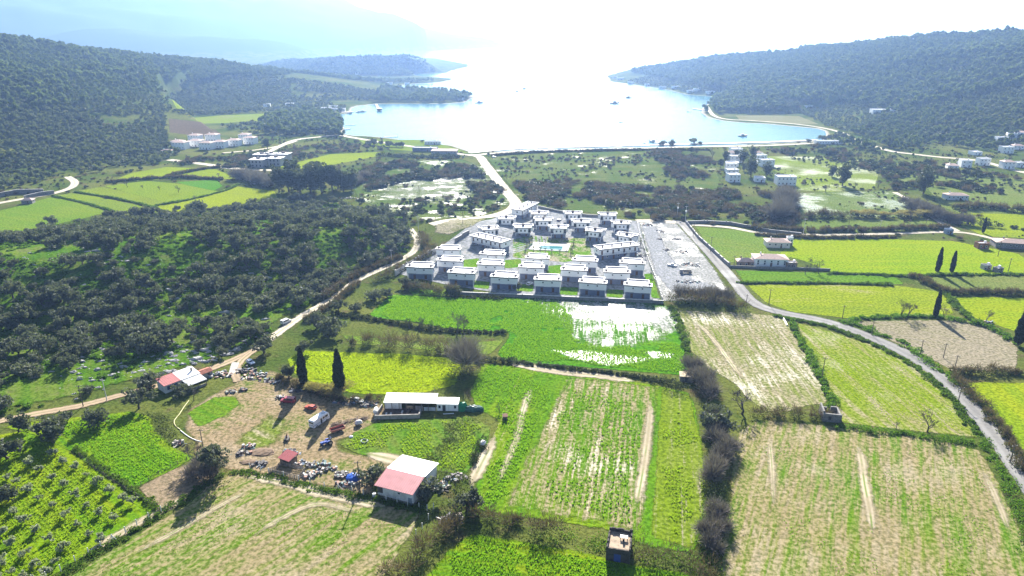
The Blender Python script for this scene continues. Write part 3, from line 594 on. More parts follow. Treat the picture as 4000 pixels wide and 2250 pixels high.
for k,(pl,w,lb) in enumerate([([(1350,945),(1320,1020),(1300,1100),(1260,1200),(1225,1262)],3.2,'pale wheel track down the left of the long field'),
      ([(1640,985),(1632,1080),(1615,1200),(1590,1330)],4.5,'wide pale wheel track right of the striped crop'),
      ([(2150,1085),(2165,1150),(2175,1220),(2190,1300),(2200,1400)],4.2,'pale wheel track through the large bottom right field'),
      ([(2440,1140),(2480,1200),(2520,1290),(2560,1400)],3.0,'pale wheel track near the road bank'),
      ([(1930,1070),(1940,1150),(1945,1240),(1955,1330)],2.4,'faint wheel track at the left of the large field'),
      ([(230,1449),(420,1350),(560,1270),(640,1235),(700,1262)],2.6,'curved wheel track in the field below the farm'),
      ([(560,1400),(700,1310),(800,1270),(900,1290),(990,1300)],3.0,'turning wheel track near the pink-roofed shed'),
      ([(2070,1010),(1950,1040),(1900,1055)],2.6,'headland track below the pale tan field'),
      ([(1730,790),(1790,850),(1850,930),(1890,985)],3.4,'pale wheel track along the left of the tan field')]):
    ribbon('wheel_track',VP(*pl),w*0.55,M_RUT,lb,step=2.0,taper=16.0)
ribbon('beach',VP((1180,384),(1300,374),(1500,368),(1700,363),(1900,358),(2060,352)),9.0,road_mat('beach_sand',(0.42,0.39,0.33),(0.46,0.43,0.37),wet=0.6,amp=3,soft=2),'narrow sandy beach along the bay')

sheet('grove_floor',[GV(*p)[:2] for p in [(-60,640),(100,590),(300,560),(480,548),(640,540),(860,530),(960,540)]]+[F(*p) for p in [(1015,600),(1010,632),(940,660),(860,700),(795,748),(718,790),(655,838),(600,872),(530,900),(430,930),(350,952),(190,995),(0,1030),(-60,1040)]],ragged(field_mat('grove_grass',(0.068,0.155,0.011),(0.130,0.190,0.024),(0.15,0.135,0.08),0.6,soil_lo=0.52,soil_hi=0.70,stripe=0.3,patch=0.05),4,2),'lush green grass between the olive trees of the knoll',cell=3.0,z=0.22)
# ------------------------------------------------------------------ vegetation kit
def quads(c, size, rng, aspect=1.0, up=0.0):
    """leaf-sized faces at the points c, randomly turned (up>0 leans them towards vertical)"""
    n=len(c); a=rng.normal(size=(n,3)); a[:,2]+=up*np.sign(rng.random(n)-0.2); a/=np.linalg.norm(a,axis=1)[:,None]
    b=rng.normal(size=(n,3)); b-=(b*a).sum(1)[:,None]*a; b/=np.linalg.norm(b,axis=1)[:,None]
    s=np.asarray(size)*np.ones(n); a=a*(s*0.5*aspect)[:,None]; b=b*(s*0.5)[:,None]
    v=np.stack([c-a-b,c+a-b*0.6,c+a+b,c-a+b*0.6],1).reshape(-1,3)
    return v, np.arange(n*4).reshape(-1,4)
def lobes(rng, k, rx, ry, rz, cz, lr, n, size, shell=0.55):
    C=[];Rr=[]
    for i in range(k):
        d=rng.normal(size=3); d/=np.linalg.norm(d); t=rng.uniform(shell,1.0)
        if d[2]<-0.35: d[2]*=-0.6
        C.append((d[0]*rx*t,d[1]*ry*t,cz+d[2]*rz*t)); Rr.append(lr*rng.uniform(0.7,1.25))
    P=[]
    for c,r in zip(C,Rr):
        d=rng.normal(size=(n,3)); d/=np.linalg.norm(d,axis=1)[:,None]
        P.append(np.array(c)+d*(r*rng.uniform(0.55,1.08,n)**0.6)[:,None]*np.array([1,1,0.8]))
    P=np.vstack(P); P[:,2]=np.maximum(P[:,2],0.15)
    v,f=quads(P,size*rng.uniform(0.65,1.3,len(P)),rng)
    return v,f,C
def trunk_mesh(rng, name, h, r, targets, lean=0.2, sides=6):
    mb=MB(); p0=Vector((0,0,-0.4)); p1=Vector((rng.normal()*lean,rng.normal()*lean,h*0.55)); p2=Vector((p1.x+rng.normal()*lean,p1.y+rng.normal()*lean,h))
    mb.tube([p0,p1,p2],[r*1.35,r,r*0.7],sides)
    for t in targets:
        t=Vector(t); m=(p1*0.5+p2*0.5).lerp(t,0.45); m.z=max(m.z,h*0.75)
        mb.tube([p1.lerp(p2,0.6),m,t],[r*0.6,r*0.35,r*0.12],5)
    return mb.mesh(name)
def clumps(C, Rr, n, size, rng, zmin=0.15):
    P=[]
    for c,r in zip(C,Rr):
        d=rng.normal(size=(n,3)); d/=np.linalg.norm(d,axis=1)[:,None]
        P.append(np.array(c)+d*(r*rng.uniform(0.45,1.1,n)**0.6)[:,None]*np.array([1,1,0.82]))
    P=np.vstack(P); P[:,2]=np.maximum(P[:,2],zmin); return quads(P,size*rng.uniform(0.6,1.35,len(P)),rng)
def olive(seed, d=5.6, hgt=5.0, n=48, k=4, leaf=0.46):
    """several limbs, each carrying its own uneven clump of foliage"""
    rng=np.random.default_rng(seed); C=[];Rr=[];tips=[]; a0=rng.random()*6.28; k=k+int(rng.integers(0,3))
    for i in range(k):
        a=a0+6.28*i/k+rng.normal()*0.35; rr=d*0.5*rng.uniform(0.25,0.68); z=hgt*rng.uniform(0.42,0.74); t=(math.cos(a)*rr,math.sin(a)*rr,z); tips.append(t)
        for _ in range(int(rng.integers(3,6))):
            q=rng.normal(size=3)*np.array([0.13*d,0.13*d,0.09*hgt]); C.append((t[0]+q[0],t[1]+q[1],max(hgt*0.26,t[2]+q[2]))); Rr.append(d*rng.uniform(0.10,0.22))
    C.append((0,0,hgt*0.62)); Rr.append(d*0.2)
    v,f=clumps(C,Rr,n,leaf,rng)
    return mesh_np('olive_crown',v,f), trunk_mesh(rng,'olive_trunk',hgt*0.28,0.24*d/5.6,tips,0.35)
def cypress(seed, h=16.0, r=1.5):
    rng=np.random.default_rng(seed); n=2600; t=rng.random(n)**0.9
    prof=np.sin(np.pi*np.clip(0.06+0.94*t,0,1)**0.72)**0.75*(0.9+0.1*np.sin(t*23))
    a=rng.random(n)*2*np.pi; rad=r*prof*rng.uniform(0.82,1.06,n)*(1+0.10*np.sin(a*3+t*9))
    P=np.stack([np.cos(a)*rad,np.sin(a)*rad,0.08*h+t*0.92*h],-1)
    v,f=quads(P,0.5*rng.uniform(0.7,1.3,n),rng,1.5,up=1.5)
    core=MB(); zz=[0.08*h+q*0.9*h for q in np.linspace(0,1,14)]
    core.tube([(0,0,z) for z in zz],[max(0.04,0.8*r*math.sin(math.pi*(0.06+0.93*q)**0.72)**0.75) for q in np.linspace(0,1,14)],9)
    cv=np.array(core.v); me=bpy.data.meshes.new('cypress_crown')
    me.from_pydata([tuple(p) for p in v]+[tuple(p) for p in cv],[],[tuple(q) for q in f]+[tuple(i+len(v) for i in q) for q in core.f]); me.update()
    tk=MB().tube([(0,0,-0.4),(0,0,0.14*h)],[0.26,0.22],7).mesh('cypress_trunk')
    return me,tk
def bare(seed, h=8.0, spread=0.75, levels=4, dens=1.0):
    """leafless tree: trunk, limbs and a haze of twigs (trunk mesh, branches mesh)"""
    rng=random.Random(seed); tk=MB(); br=MB(); lv=[(Vector((0,0,-0.3)),Vector((rng.gauss(0,.05),rng.gauss(0,.05),1)).normalized(),h*0.28,0.034*h*0.9)]
    for L in range(levels+1):
        nx=[]
        for (p,d,ln,r) in lv:
            e=p+d*ln; r2=r*0.62; mid=p.lerp(e,0.5)+Vector((rng.gauss(0,1),rng.gauss(0,1),rng.gauss(0,1)))*ln*0.05
            (tk if L==0 else br).tube([p,mid,e],[r,r*0.8,r2],6 if L<2 else 3,cap=False)
            if L<levels:
                m=(4 if L==0 else 3) if L<3 else int(round(3*dens))
                for i in range(m):
                    q=Vector((rng.gauss(0,1),rng.gauss(0,1),rng.gauss(0.25,0.7))); nd=(d*1.0+q.normalized()*spread*(1.1 if L else 0.9)+Vector((0,0,0.12))).normalized()
                    nx.append((e if rng.random()<0.6 else p.lerp(e,rng.uniform(0.5,0.95)),nd,ln*rng.uniform(0.58,0.86),max(r2*0.75,0.032)))
        lv=nx
    return tk.mesh('bare_trunk'),br.mesh('bare_branches')
def twig_mass(rng, C, Rr, n, L, w):
    """a thicket of thin upright twigs filling lobes"""
    P=[];D=[]
    for c,r in zip(C,Rr):
        d=rng.normal(size=(n,3)); d/=np.linalg.norm(d,axis=1)[:,None]; d[:,2]=np.abs(d[:,2])*1.1; t=rng.uniform(0.1,0.75,n)
        P.append(np.array(c)+d*(r*t)[:,None]); dd=d+rng.normal(size=(n,3))*0.35; dd[:,2]+=0.35; D.append(dd/np.linalg.norm(dd,axis=1)[:,None])
    P=np.vstack(P); D=np.vstack(D); m=len(P); s=np.cross(D,rng.normal(size=(m,3))); s/=np.linalg.norm(s,axis=1)[:,None]; s*=w; ll=(L*rng.uniform(0.6,1.3,m))[:,None]
    v=np.stack([P-s,P+s,P+D*ll+s*0.35,P+D*ll-s*0.35],1).reshape(-1,3); v[:,2]=np.maximum(v[:,2],0.05)
    return v,np.arange(m*4).reshape(-1,4)
def join_np(parts):
    V=[];Fc=[];b=0
    for v,f in parts: V.append(v); Fc.append(f+b); b+=len(v)
    return np.vstack(V),np.vstack(Fc)

L_OLIVE=leaf_mat('olive_leaves',(0.068,0.082,0.064),(0.165,0.178,0.146),0.26)
L_OLIVE2=leaf_mat('young_olive_leaves',(0.23,0.26,0.20),(0.36,0.385,0.31),0.32)
L_PINE=leaf_mat('pine_needles',(0.030,0.060,0.024),(0.150,0.180,0.078),0.40)
L_CYP=leaf_mat('cypress_foliage',(0.018,0.030,0.012),(0.045,0.062,0.022),0.12)
L_EUC=leaf_mat('eucalyptus_leaves',(0.045,0.060,0.036),(0.105,0.118,0.070),0.30)
L_SHRUB=leaf_mat('scrub_leaves',(0.030,0.045,0.020),(0.075,0.090,0.040),0.25)
L_BRAM=leaf_mat('bramble_leaves',(0.060,0.085,0.028),(0.130,0.145,0.060),0.3)
L_GRASS=leaf_mat('rank_grass',(0.055,0.115,0.016),(0.125,0.190,0.030),0.4)
L_LUSH=leaf_mat('lush_weeds',(0.060,0.150,0.014),(0.150,0.240,0.030),0.4)
L_TWIG=leaf_mat('grey_twigs',(0.150,0.130,0.130),(0.260,0.232,0.228),0.1,0.8)
L_BROWN=leaf_mat('brown_scrub',(0.095,0.070,0.055),(0.170,0.130,0.095),0.2,0.8)
L_REED=leaf_mat('dry_reeds',(0.20,0.17,0.09),(0.34,0.29,0.17),0.35,0.8)
BARK=mat('grey_bark',(0.115,0.095,0.075),0.9,0.2,3.0); BARK_PALE=mat('pale_twig_bark',(0.135,0.115,0.10),0.9,0.15,3.0)

def make_tree(name, crown, trunk, lm, bm=None, loc=(0,0,0), rz=0, sc=(1,1,1), label=None, cat='tree', group=None):
    o=empty(name,loc,rz,label,cat,group); o.scale=sc
    link('trunk',trunk,bm or BARK,o); link('crown',crown,lm,o); return o
def tree_at(base, top):
    """base pixel and top pixel (photograph) -> ground point, height"""
    g=G(*base); d=raydir(base[0],top); s=math.hypot(g[0],g[1])/math.hypot(d[0],d[1]); return g, max(1.0,CAM_H+d[2]*s-g[2])
def Zc(c, r, zx, zy): return (1000*c+zx*0.3885, (0,563,1126,1687)[r]+zy*0.3885)

# ---- masses of trees nobody could count: one object each
def scatter_group():
    ng=bpy.data.node_groups.new('scatter','GeometryNodeTree')
    ng.interface.new_socket('Geometry',in_out='INPUT',socket_type='NodeSocketGeometry'); ng.interface.new_socket('Coll',in_out='INPUT',socket_type='NodeSocketCollection')
    ng.interface.new_socket('Geometry',in_out='OUTPUT',socket_type='NodeSocketGeometry')
    N=ng.nodes; gi=N.new('NodeGroupInput'); go=N.new('NodeGroupOutput'); ci=N.new('GeometryNodeCollectionInfo'); ip=N.new('GeometryNodeInstanceOnPoints')
    ci.inputs['Separate Children'].default_value=True; ci.inputs['Reset Children'].default_value=True; ip.inputs['Pick Instance'].default_value=True
    def attr(nm,t):
        a=N.new('GeometryNodeInputNamedAttribute'); a.data_type=t; a.inputs[0].default_value=nm; return a.outputs[0]
    L=ng.links; L.new(gi.outputs[0],ip.inputs['Points']); L.new(gi.outputs[1],ci.inputs[0]); L.new(ci.outputs[0],ip.inputs['Instance'])
    L.new(attr('pick','INT'),ip.inputs['Instance Index']); L.new(attr('turn','FLOAT_VECTOR'),ip.inputs['Rotation']); L.new(attr('size','FLOAT_VECTOR'),ip.inputs['Scale'])
    L.new(ip.outputs[0],go.inputs[0]); return ng
SCATTER=scatter_group()
def kit(name, meshes, m):
    c=bpy.data.collections.new(name)
    for i,me in enumerate(meshes):
        if not me.materials: me.materials.append(m)
        c.objects.link(bpy.data.objects.new('%s_%02d'%(name,i),me))
    return c,len(meshes)
def mass(name, label, cat, pts, sizes, k, seed=0):
    rng=np.random.default_rng(seed); pts=np.asarray(pts,np.float32); n=len(pts)
    me=bpy.data.meshes.new(name); me.vertices.add(n); me.vertices.foreach_set('co',pts.ravel())
    a=me.attributes.new('pick','INT','POINT'); a.data.foreach_set('value',rng.integers(0,k[1],n).astype(np.int32))
    t=np.zeros((n,3),np.float32); t[:,2]=rng.random(n)*6.28; a=me.attributes.new('turn','FLOAT_VECTOR','POINT'); a.data.foreach_set('vector',t.ravel())
    s=np.asarray(sizes,np.float32)[:,None]*np.stack([np.ones(n),np.ones(n),rng.uniform(0.8,1.2,n)],-1).astype(np.float32); a=me.attributes.new('size','FLOAT_VECTOR','POINT'); a.data.foreach_set('vector',s.astype(np.float32).ravel())
    me.update(); o=link(name,me); md=o.modifiers.new('scatter','NODES'); md.node_group=SCATTER
    ident=[i for i in SCATTER.interface.items_tree if getattr(i,'in_out','')=='INPUT' and i.socket_type=='NodeSocketCollection'][0].identifier
    md[ident]=k[0]; tag(o,label,cat,kind='stuff'); return o
def jgrid(x0,x1,y0,y1,s,seed,j=0.48):
    rng=np.random.default_rng(seed); X,Y=np.meshgrid(np.arange(x0,x1,s),np.arange(y0,y1,s)); X=X.ravel()+rng.uniform(-j,j,X.size)*s; Y=Y.ravel()+rng.uniform(-j,j,Y.size)*s
    return X,Y
def far_crown(seed, d, h, k, n, leaf):
    rng=np.random.default_rng(seed); v,f,C=lobes(rng,k,d*0.32,d*0.32,h*0.30,h*0.56,d*0.24,n,leaf,0.3); return mesh_np('far_crown',v,f)
PINES=kit('far_pine',[far_crown(100+i,6.5,9.5,6,16,1.9) for i in range(6)],L_PINE)
MAQUIS=kit('far_olive',[far_crown(120+i,5.2,4.6,5,14,1.35) for i in range(6)],leaf_mat('maquis_leaves',(0.045,0.065,0.034),(0.150,0.168,0.100),0.3))
CLEAR=[VP((430,303),(560,288),(700,282),(705,300),(560,314),(440,316)),VP((425,322),(545,320),(640,335),(650,378),(560,388),(425,378)),VP((1845,286),(2015,288),(2075,314),(1980,318),(1855,306))]
ROADS_FAR=[VP((2150,352),(2120,335),(2070,322),(2000,312),(1900,304),(1830,300),(1795,290),(1778,268)),VP((2130,345),(2180,362),(2240,380),(2300,388),(2370,396),(2460,404),(2540,425),(2640,450))]
def land_ok(X,Y,shore=6.0):
    d=seg_dist(X,Y,SEA,closed=True); ok=~in_poly(X,Y,SEA)&(d>shore)
    for c in CLEAR: ok&=~in_poly(X,Y,c)
    for r in ROADS_FAR: ok&=seg_dist(X,Y,r)>7
    return ok
def forest(name,label,hill,x0,x1,y0,y1,s,kt,seed,hmin=1.5,hmax=1e9,size=(0.8,1.25),thin=0.0,thin_s=60.0,back=0.25,poly=None):
    X,Y=jgrid(x0,x1,y0,y1,s,seed); d,v=seg_dist(X,Y,hill[0],hill[1]); 
    Z=height(X,Y); ok=(d<v[:,1])&(Z>hmin)&(Z<hmax)&land_ok(X,Y)
    # leave out the slope that faces away from the bay, beyond the crest
    cx,cy=np.array(hill[0]).T; rr=np.hypot(X,Y); crest=np.interp(np.arctan2(X,Y),*[q[np.argsort(np.arctan2(cx,cy))] for q in (np.arctan2(cx,cy),np.hypot(cx,cy))])
    ok&=rr<crest+back*v[:,1]
    ok&=vnoise(X+seed*77,Y,thin_s)>thin
    ok&=np.abs(np.degrees(np.arctan2(X,Y)))<44
    if poly is not None: ok&=in_poly(X,Y,poly)
    X,Y,Z=X[ok],Y[ok],Z[ok]; rng=np.random.default_rng(seed+1); sz=size[0]+(size[1]-size[0])*rng.random(len(X))**1.5*(0.55+0.9*vnoise(X,Y+500,90.0))
    return mass(name,label,'forest',np.stack([X,Y,Z-0.3],-1),sz,kt,seed)
forest('forest','dark pine and maquis forest on the left hill',LEFT_HILL,-1700,-100,700,2050,6.6,PINES,1,hmin=34,size=(0.45,1.35),thin=0.10,thin_s=28.0)
forest('forest','olive scrub on the lower slope of the left hill',LEFT_HILL,-1200,-150,620,1500,6.8,MAQUIS,2,hmin=0.6,hmax=37,size=(0.5,1.5),thin=0.24,thin_s=26)
forest('forest','dense pine forest on the right hill',RIGHT_HILL,150,1900,1000,2350,7.2,PINES,3,hmin=13,size=(0.6,1.55),thin=0.09,thin_s=28.0)
forest('forest','olive and maquis scrub at the foot of the right hill',RIGHT_HILL,150,1500,750,1900,7.0,MAQUIS,4,hmin=0.8,hmax=17,size=(0.6,1.3),thin=0.26,thin_s=50)
forest('forest','hazy pine wood on the peninsula',PENINSULA,-1100,0,2050,3000,8.0,PINES,5,hmin=1.0,size=(0.9,1.4))
forest('forest','pine wood on the low second spit',SPIT2,-600,0,1700,2100,8.0,PINES,6,hmin=0.5,size=(0.8,1.3))

# low shore woods: the near spit, the wood left of the bay, the right cove
def wood(name,label,poly,s,kt,seed,size,thin=0.1):
    P=np.array(poly); X,Y=jgrid(P[:,0].min(),P[:,0].max(),P[:,1].min(),P[:,1].max(),s,seed); ok=in_poly(X,Y,poly)&land_ok(X,Y,4)&(vnoise(X,Y+seed*31,38.0)>thin)
    X,Y=X[ok],Y[ok]; rng=np.random.default_rng(seed); return mass(name,label,'wood',np.stack([X,Y,height(X,Y)-0.3],-1),rng.uniform(size[0],size[1],len(X)),kt,seed)
wood('wood','pine wood on the near spit left of the bay',[S(1440,400),S(1500,350),S(1640,357),S(1740,364),S(1850,378),S(1800,400),S(1700,402),S(1560,400)],8.5,PINES,11,(0.8,1.5),0.22)
wood('wood','dark wood at the left shore of the bay',[S(1010,520),S(1030,470),S(1130,450),S(1230,445),S(1340,460),S(1352,500),S(1345,545),S(1260,520),S(1140,532)],7.0,PINES,12,(0.8,1.45),0.14)
wood('wood','gardens and trees between the village and the bay',[S(700,440),S(1000,400),S(1200,395),S(1360,420),S(1330,440),S(1130,448),S(1000,470),S(900,470),S(760,450)],10.0,MAQUIS,13,(0.8,1.6),0.32)
wood('wood','olive orchard on the slope behind the left fields',[S(-40,620),S(-40,540),S(200,535),S(420,545),S(640,560),S(680,600),S(640,640),S(480,650),S(330,690),S(280,660),S(240,690),S(60,740),S(-40,760)],7.6,MAQUIS,14,(0.7,1.25),0.30)
wood('wood','olive grove left of the village',[S(120,600),S(100,500),S(380,470),S(640,480),S(660,540),S(520,580),S(300,600)],8.0,MAQUIS,15,(0.7,1.2),0.34)
wood('wood','wooded foot of the right hill above the road',[S(3250,560),S(3290,520),S(3460,470),S(3700,480),S(4050,520),S(4100,575),S(3800,590),S(3640,560),S(3500,600),S(3350,585)],8.0,PINES,16,(0.5,1.1),0.26)
wood('wood','trees along the right cove',[S(2745,430),S(2790,385),S(2880,378),S(3020,400),S(3060,440),S(2960,446),S(2830,440),S(2770,450)],8.0,PINES,17,(0.8,1.5),0.16)
wood('wood','low scrub below the right-hand village',[S(3080,620),S(3250,575),S(3400,600),S(3560,640),S(3800,700),S(3980,720),S(4060,760),S(3900,740),S(3600,690),S(3420,680),S(3200,650)],8.5,MAQUIS,18,(0.4,0.85),0.3)

wood('wood','olive trees around the left village',[S(440,640),S(430,580),S(660,540),S(700,600),S(640,630),S(560,645)],7.5,MAQUIS,19,(0.7,1.35),0.16)
wood('wood','olive terraces on the far left slope',[S(-60,660),S(-60,520),S(250,510),S(430,560),S(300,640),S(240,665)],7.2,MAQUIS,20,(0.7,1.35),0.16)
wood('wood','garden trees between the village and the dark wood',[S(660,520),S(900,490),S(1010,480),S(1000,520),S(900,530),S(720,528)],10.0,MAQUIS,23,(0.8,1.5),0.30)
wood('wood','scrub on the flat behind the right shore',[S(2850,388),S(3000,392),S(3150,420),S(3300,450),S(3480,505),S(3400,540),S(3250,500),S(3100,462),S(3030,448),S(2900,448),S(2830,436)],7.0,MAQUIS,24,(0.5,1.15),0.24)
wood('wood','maquis on the lower right hillside',[S(3350,450),S(3700,400),S(4080,410),S(4080,550),S(3800,555),S(3600,545),S(3450,530)],7.0,MAQUIS,25,(0.7,1.4),0.10)
wood('wood','pines in the gap of the left hill',[S(560,255),S(800,262),S(900,300),S(900,370),S(760,390),S(640,340),S(570,300)],7.0,PINES,26,(0.7,1.2),0.02)
wood('wood','low trees along the left shore road',[S(640,400),S(800,385),S(1000,395),S(980,440),S(760,450),S(660,440)],8.0,MAQUIS,27,(0.9,1.6),0.22)
# ------------------------------------------------------------------ trees and shrubs one can tell apart
OLV=[olive(200+i,d=5.4+0.55*(i%5),hgt=4.2+0.45*(i%4)) for i in range(14)]
def put(name, kinds, i, loc, sc, label, cat, group, lm, bm=None, rz=None):
    cr,tk=kinds[i%len(kinds)]; rz=rnd.random()*6.28 if rz is None else rz
    if not hasattr(sc,'__len__'): sc=(sc,sc,sc*rnd.uniform(0.9,1.12))
    return make_tree(name,cr,tk,lm,bm,(loc[0],loc[1],loc[2]-0.05),rz,sc,label,cat,group)
GROVE=[GV(*p)[:2] for p in [(-60,615),(100,572),(300,545),(480,530),(640,522),(700,505),(860,512),(960,522),(1022,560)]]+[F(*p) for p in [(1030,600),(1022,632),(960,660),(880,700),(812,748),(735,790),(672,840),(615,878),(540,908),(440,938),(360,962),(200,1005),(0,1042),(-60,1055)]]
def poisson(X,Y,rmin):
    """keep points no nearer than rmin to one already kept"""
    cell={}; keep=[]
    for i,(x,y) in enumerate(zip(X,Y)):
        a,b=int(x//rmin),int(y//rmin); ok=True
        for da in (-1,0,1):
            for db in (-1,0,1):
                for j in cell.get((a+da,b+db),()):
                    if (X[j]-x)**2+(Y[j]-y)**2<rmin*rmin: ok=False
        if ok: cell.setdefault((a,b),[]).append(i); keep.append(i)
    return np.array(keep)
def grove():
    rng=np.random.default_rng(21); P=np.array(GROVE); n=9000
    X=rng.uniform(P[:,0].min(),P[:,0].max(),n); Y=rng.uniform(P[:,1].min(),P[:,1].max(),n)
    dens=np.clip(0.05+2.3*(vnoise(X,Y,25.0)-0.37)+0.50*sstep(270,380,Y)+0.25*sstep(-220,-60,X),0.03,1)
    ok=in_poly(X,Y,GROVE)&(rng.random(n)<dens)&(seg_dist(X,Y,TRACK)>5.0)&(np.abs(X)<0.80*Y+60); X,Y=X[ok],Y[ok]
    k=poisson(X,Y,4.7); X,Y=X[k],Y[k]; Z=height(X,Y); dist=np.hypot(X,Y); size=0.55+1.05*rng.random(len(X))**1.6; o=np.argsort(-(size*5.5/dist))
    near=o[:300]; rest=o[300:]
    td=seg_dist(X,Y,TRACK)
    for i in near:
        gl='grey-green olive tree in the row bordering the dirt track' if td[i]<14 else 'grey-green olive tree at the left edge of the rocky grove' if X[i]<-215 else 'grey-green olive tree on the upper slope of the rocky knoll' if Z[i]>8 else 'large grey-green olive tree low on the rocky knoll' if size[i]>1.05 else 'small grey-green olive tree low on the rocky knoll'
        put('olive_tree',OLV,int(i),(X[i],Y[i],Z[i]),size[i],gl,'tree','olive grove: '+gl,L_OLIVE)
    
    kt=kit('grove_olive',[o_[0] for o_ in OLV],L_OLIVE)
    mass('olive_grove','farther grey-green olive trees covering the back of the knoll','grove',np.stack([X[rest],Y[rest],Z[rest]-0.1],-1),size[rest],kt,22)
    return X,Y
GX,GY=grove()
# undergrowth of the grove
def undergrowth():
    rng=np.random.default_rng(31); P=np.array(GROVE); n=16000; X=rng.uniform(P[:,0].min(),P[:,0].max(),n); Y=rng.uniform(P[:,1].min(),P[:,1].max(),n)
    ok=in_poly(X,Y,GROVE)&(seg_dist(X,Y,TRACK)>3.5)&(vnoise(X+50,Y,16.0)>0.45)&(np.abs(X)<0.80*Y+40); X,Y=X[ok],Y[ok]
    ms=[]
    for i in range(4):
        r=np.random.default_rng(300+i); v,f,C=lobes(r,5,0.9,0.9,0.35,0.4,0.5,26,0.34); ms.append(mesh_np('weed_tuft',v,f))
    mass('undergrowth','low green weeds and brambles between the olive trees','undergrowth',np.stack([X,Y,height(X,Y)-0.1],-1),rng.uniform(0.5,1.4,len(X)),kit('weed',ms,L_LUSH),32)
undergrowth()
# young orchard: bases read off the photograph, crowns on thin stems
YOUNG=[olive(230+i,d=2.7,hgt=3.1,n=34,k=3,leaf=0.30) for i in range(7)]
ORCH=[(1240,690),(1330,735),(1108,620),(990,530),(875,450),(760,375),(645,320),(545,245),(1145,895),(1008,840),(880,755),(770,655),(650,560),(530,490),(405,400),(300,345),(900,1050),(775,945),(655,868),(532,765),(398,690),(282,605),(175,530),(85,480),
      (650,1195),(508,1100),(365,1020),(248,918),(135,830),(25,730),(-80,640),(365,1355),(245,1262),(110,1155),(20,1060),(-70,980),(130,1440),(20,1350),(-60,1250),(560,1330),(1020,1110),(240,1500),(480,1440),(-20,1520),(-160,880),(-150,1100),(390,1560),(90,1620)]
ORCH_PTS=[]
for i,(zx,zy) in enumerate(ORCH):
    g=G(*Zc(0,3,zx,zy)); ORCH_PTS.append(g)
    put('young_olive_tree',YOUNG,i,g,rnd.uniform(0.6,1.08),'small pale olive tree on a thin stem in the grassy young orchard','tree','young orchard trees',L_OLIVE2)
# big olives around the farm
BIG=[(0,2,990,1390,1.15,'olive tree with a long shadow on the grass left of the farmhouse'),(0,2,570,1449,1.3,'broad olive tree below the tan track'),(0,2,680,1330,0.8,'small olive tree beside the tan track'),
     (0,2,205,1440,1.1,'olive tree at the lower left by the track'),(0,2,1400,1210,1.2,'dense olive tree left of the red-roofed farmhouse'),(0,2,1490,1000,1.2,'olive tree behind the red-roofed farmhouse'),(0,2,1850,1060,0.85,'dark tree in front of the white-walled farmhouse'),
     (0,3,100,260,1.35,'large olive tree at the upper left of the young orchard'),(0,3,545,110,1.5,'largest olive tree at the corner of the young orchard'),(0,3,80,700,0.9,'olive tree at the left edge of the orchard'),
     (1,3,1175,520,1.15,'round olive tree left of the pink-roofed shed'),(1,3,1710,690,1.45,'dark olive tree against the right end of the pink-roofed shed'),(1,3,2130,790,1.25,'leaning olive tree right of the pink-roofed shed'),
     (1,2,90,650,1.4,'broad olive tree beside the dirt track above the farm'),(1,2,620,400,1.3,'olive tree where the dirt track meets the hedge'),(1,2,740,480,1.5,'large olive tree above the yellow field'),(1,2,330,900,1.1,'olive tree left of the cypresses'),
     (1,2,480,640,1.0,'dark olive tree at the top left corner of the yellow field'),(1,2,830,240,1.0,'thin olive tree by the dirt track bend'),(1,2,1000,230,0.85,'small olive tree above the vivid green crop'),(1,2,1190,120,1.1,'olive tree at the edge of the vivid green crop'),(1,2,1330,100,1.0,'olive tree near the first front-row villa'),
     (1,1,1500,1440,1.0,'olive tree in front of the leftmost villa'),(1,1,1620,1449,1.0,'olive tree beside the leftmost villa'),(1,1,1985,1500,0.95,'olive tree in front of the second front-row villa'),(2,2,60,20,0.8,'bushy tree by the third front-row villa'),
     (2,2,2050,1449,1.7,'silver-green tree in the thorn hedge'),(2,2,2000,1330,1.2,'green tree in the upper thorn hedge')]
for i,(c,r,zx,zy,s,lb) in enumerate(BIG): put('olive_tree',OLV,i+3,G(*Zc(c,r,zx,zy)),s,lb,'tree',None,L_OLIVE)
# cypresses
for i,(b,tp,r,lb) in enumerate([(Zc(1,2,480,985),Zc(1,2,480,600)[1],1.75,'tall dark cypress left of its twin by the farmyard'),(Zc(1,2,850,1075),Zc(1,2,850,610)[1],1.75,'tall dark cypress right of its twin by the farmyard'),
        ((3660,1067),965,1.25,'slim cypress, left one of the pair in the yellow-green field'),((3716,1067),979,1.3,'slim cypress, right one of the pair in the yellow-green field'),
        (Zc(3,2,1680,292),Zc(3,2,1680,15)[1],1.25,'slim cypress by the bare ploughed field'),((3976,1350),1200,2.0,'thick cypress at the right edge'),(Zc(3,1,2160,895),Zc(3,1,2160,735)[1],1.2,'small cypress by the far field lane')]):
    g,h=tree_at(b,tp); cr,tk=cypress(400+i,h,r*h/16.0 if i<2 else r*0.085*h/1.25); make_tree('cypress_tree',cr,tk,L_CYP,None,g,0,(1,1,1),lb,'tree','cypress trees')
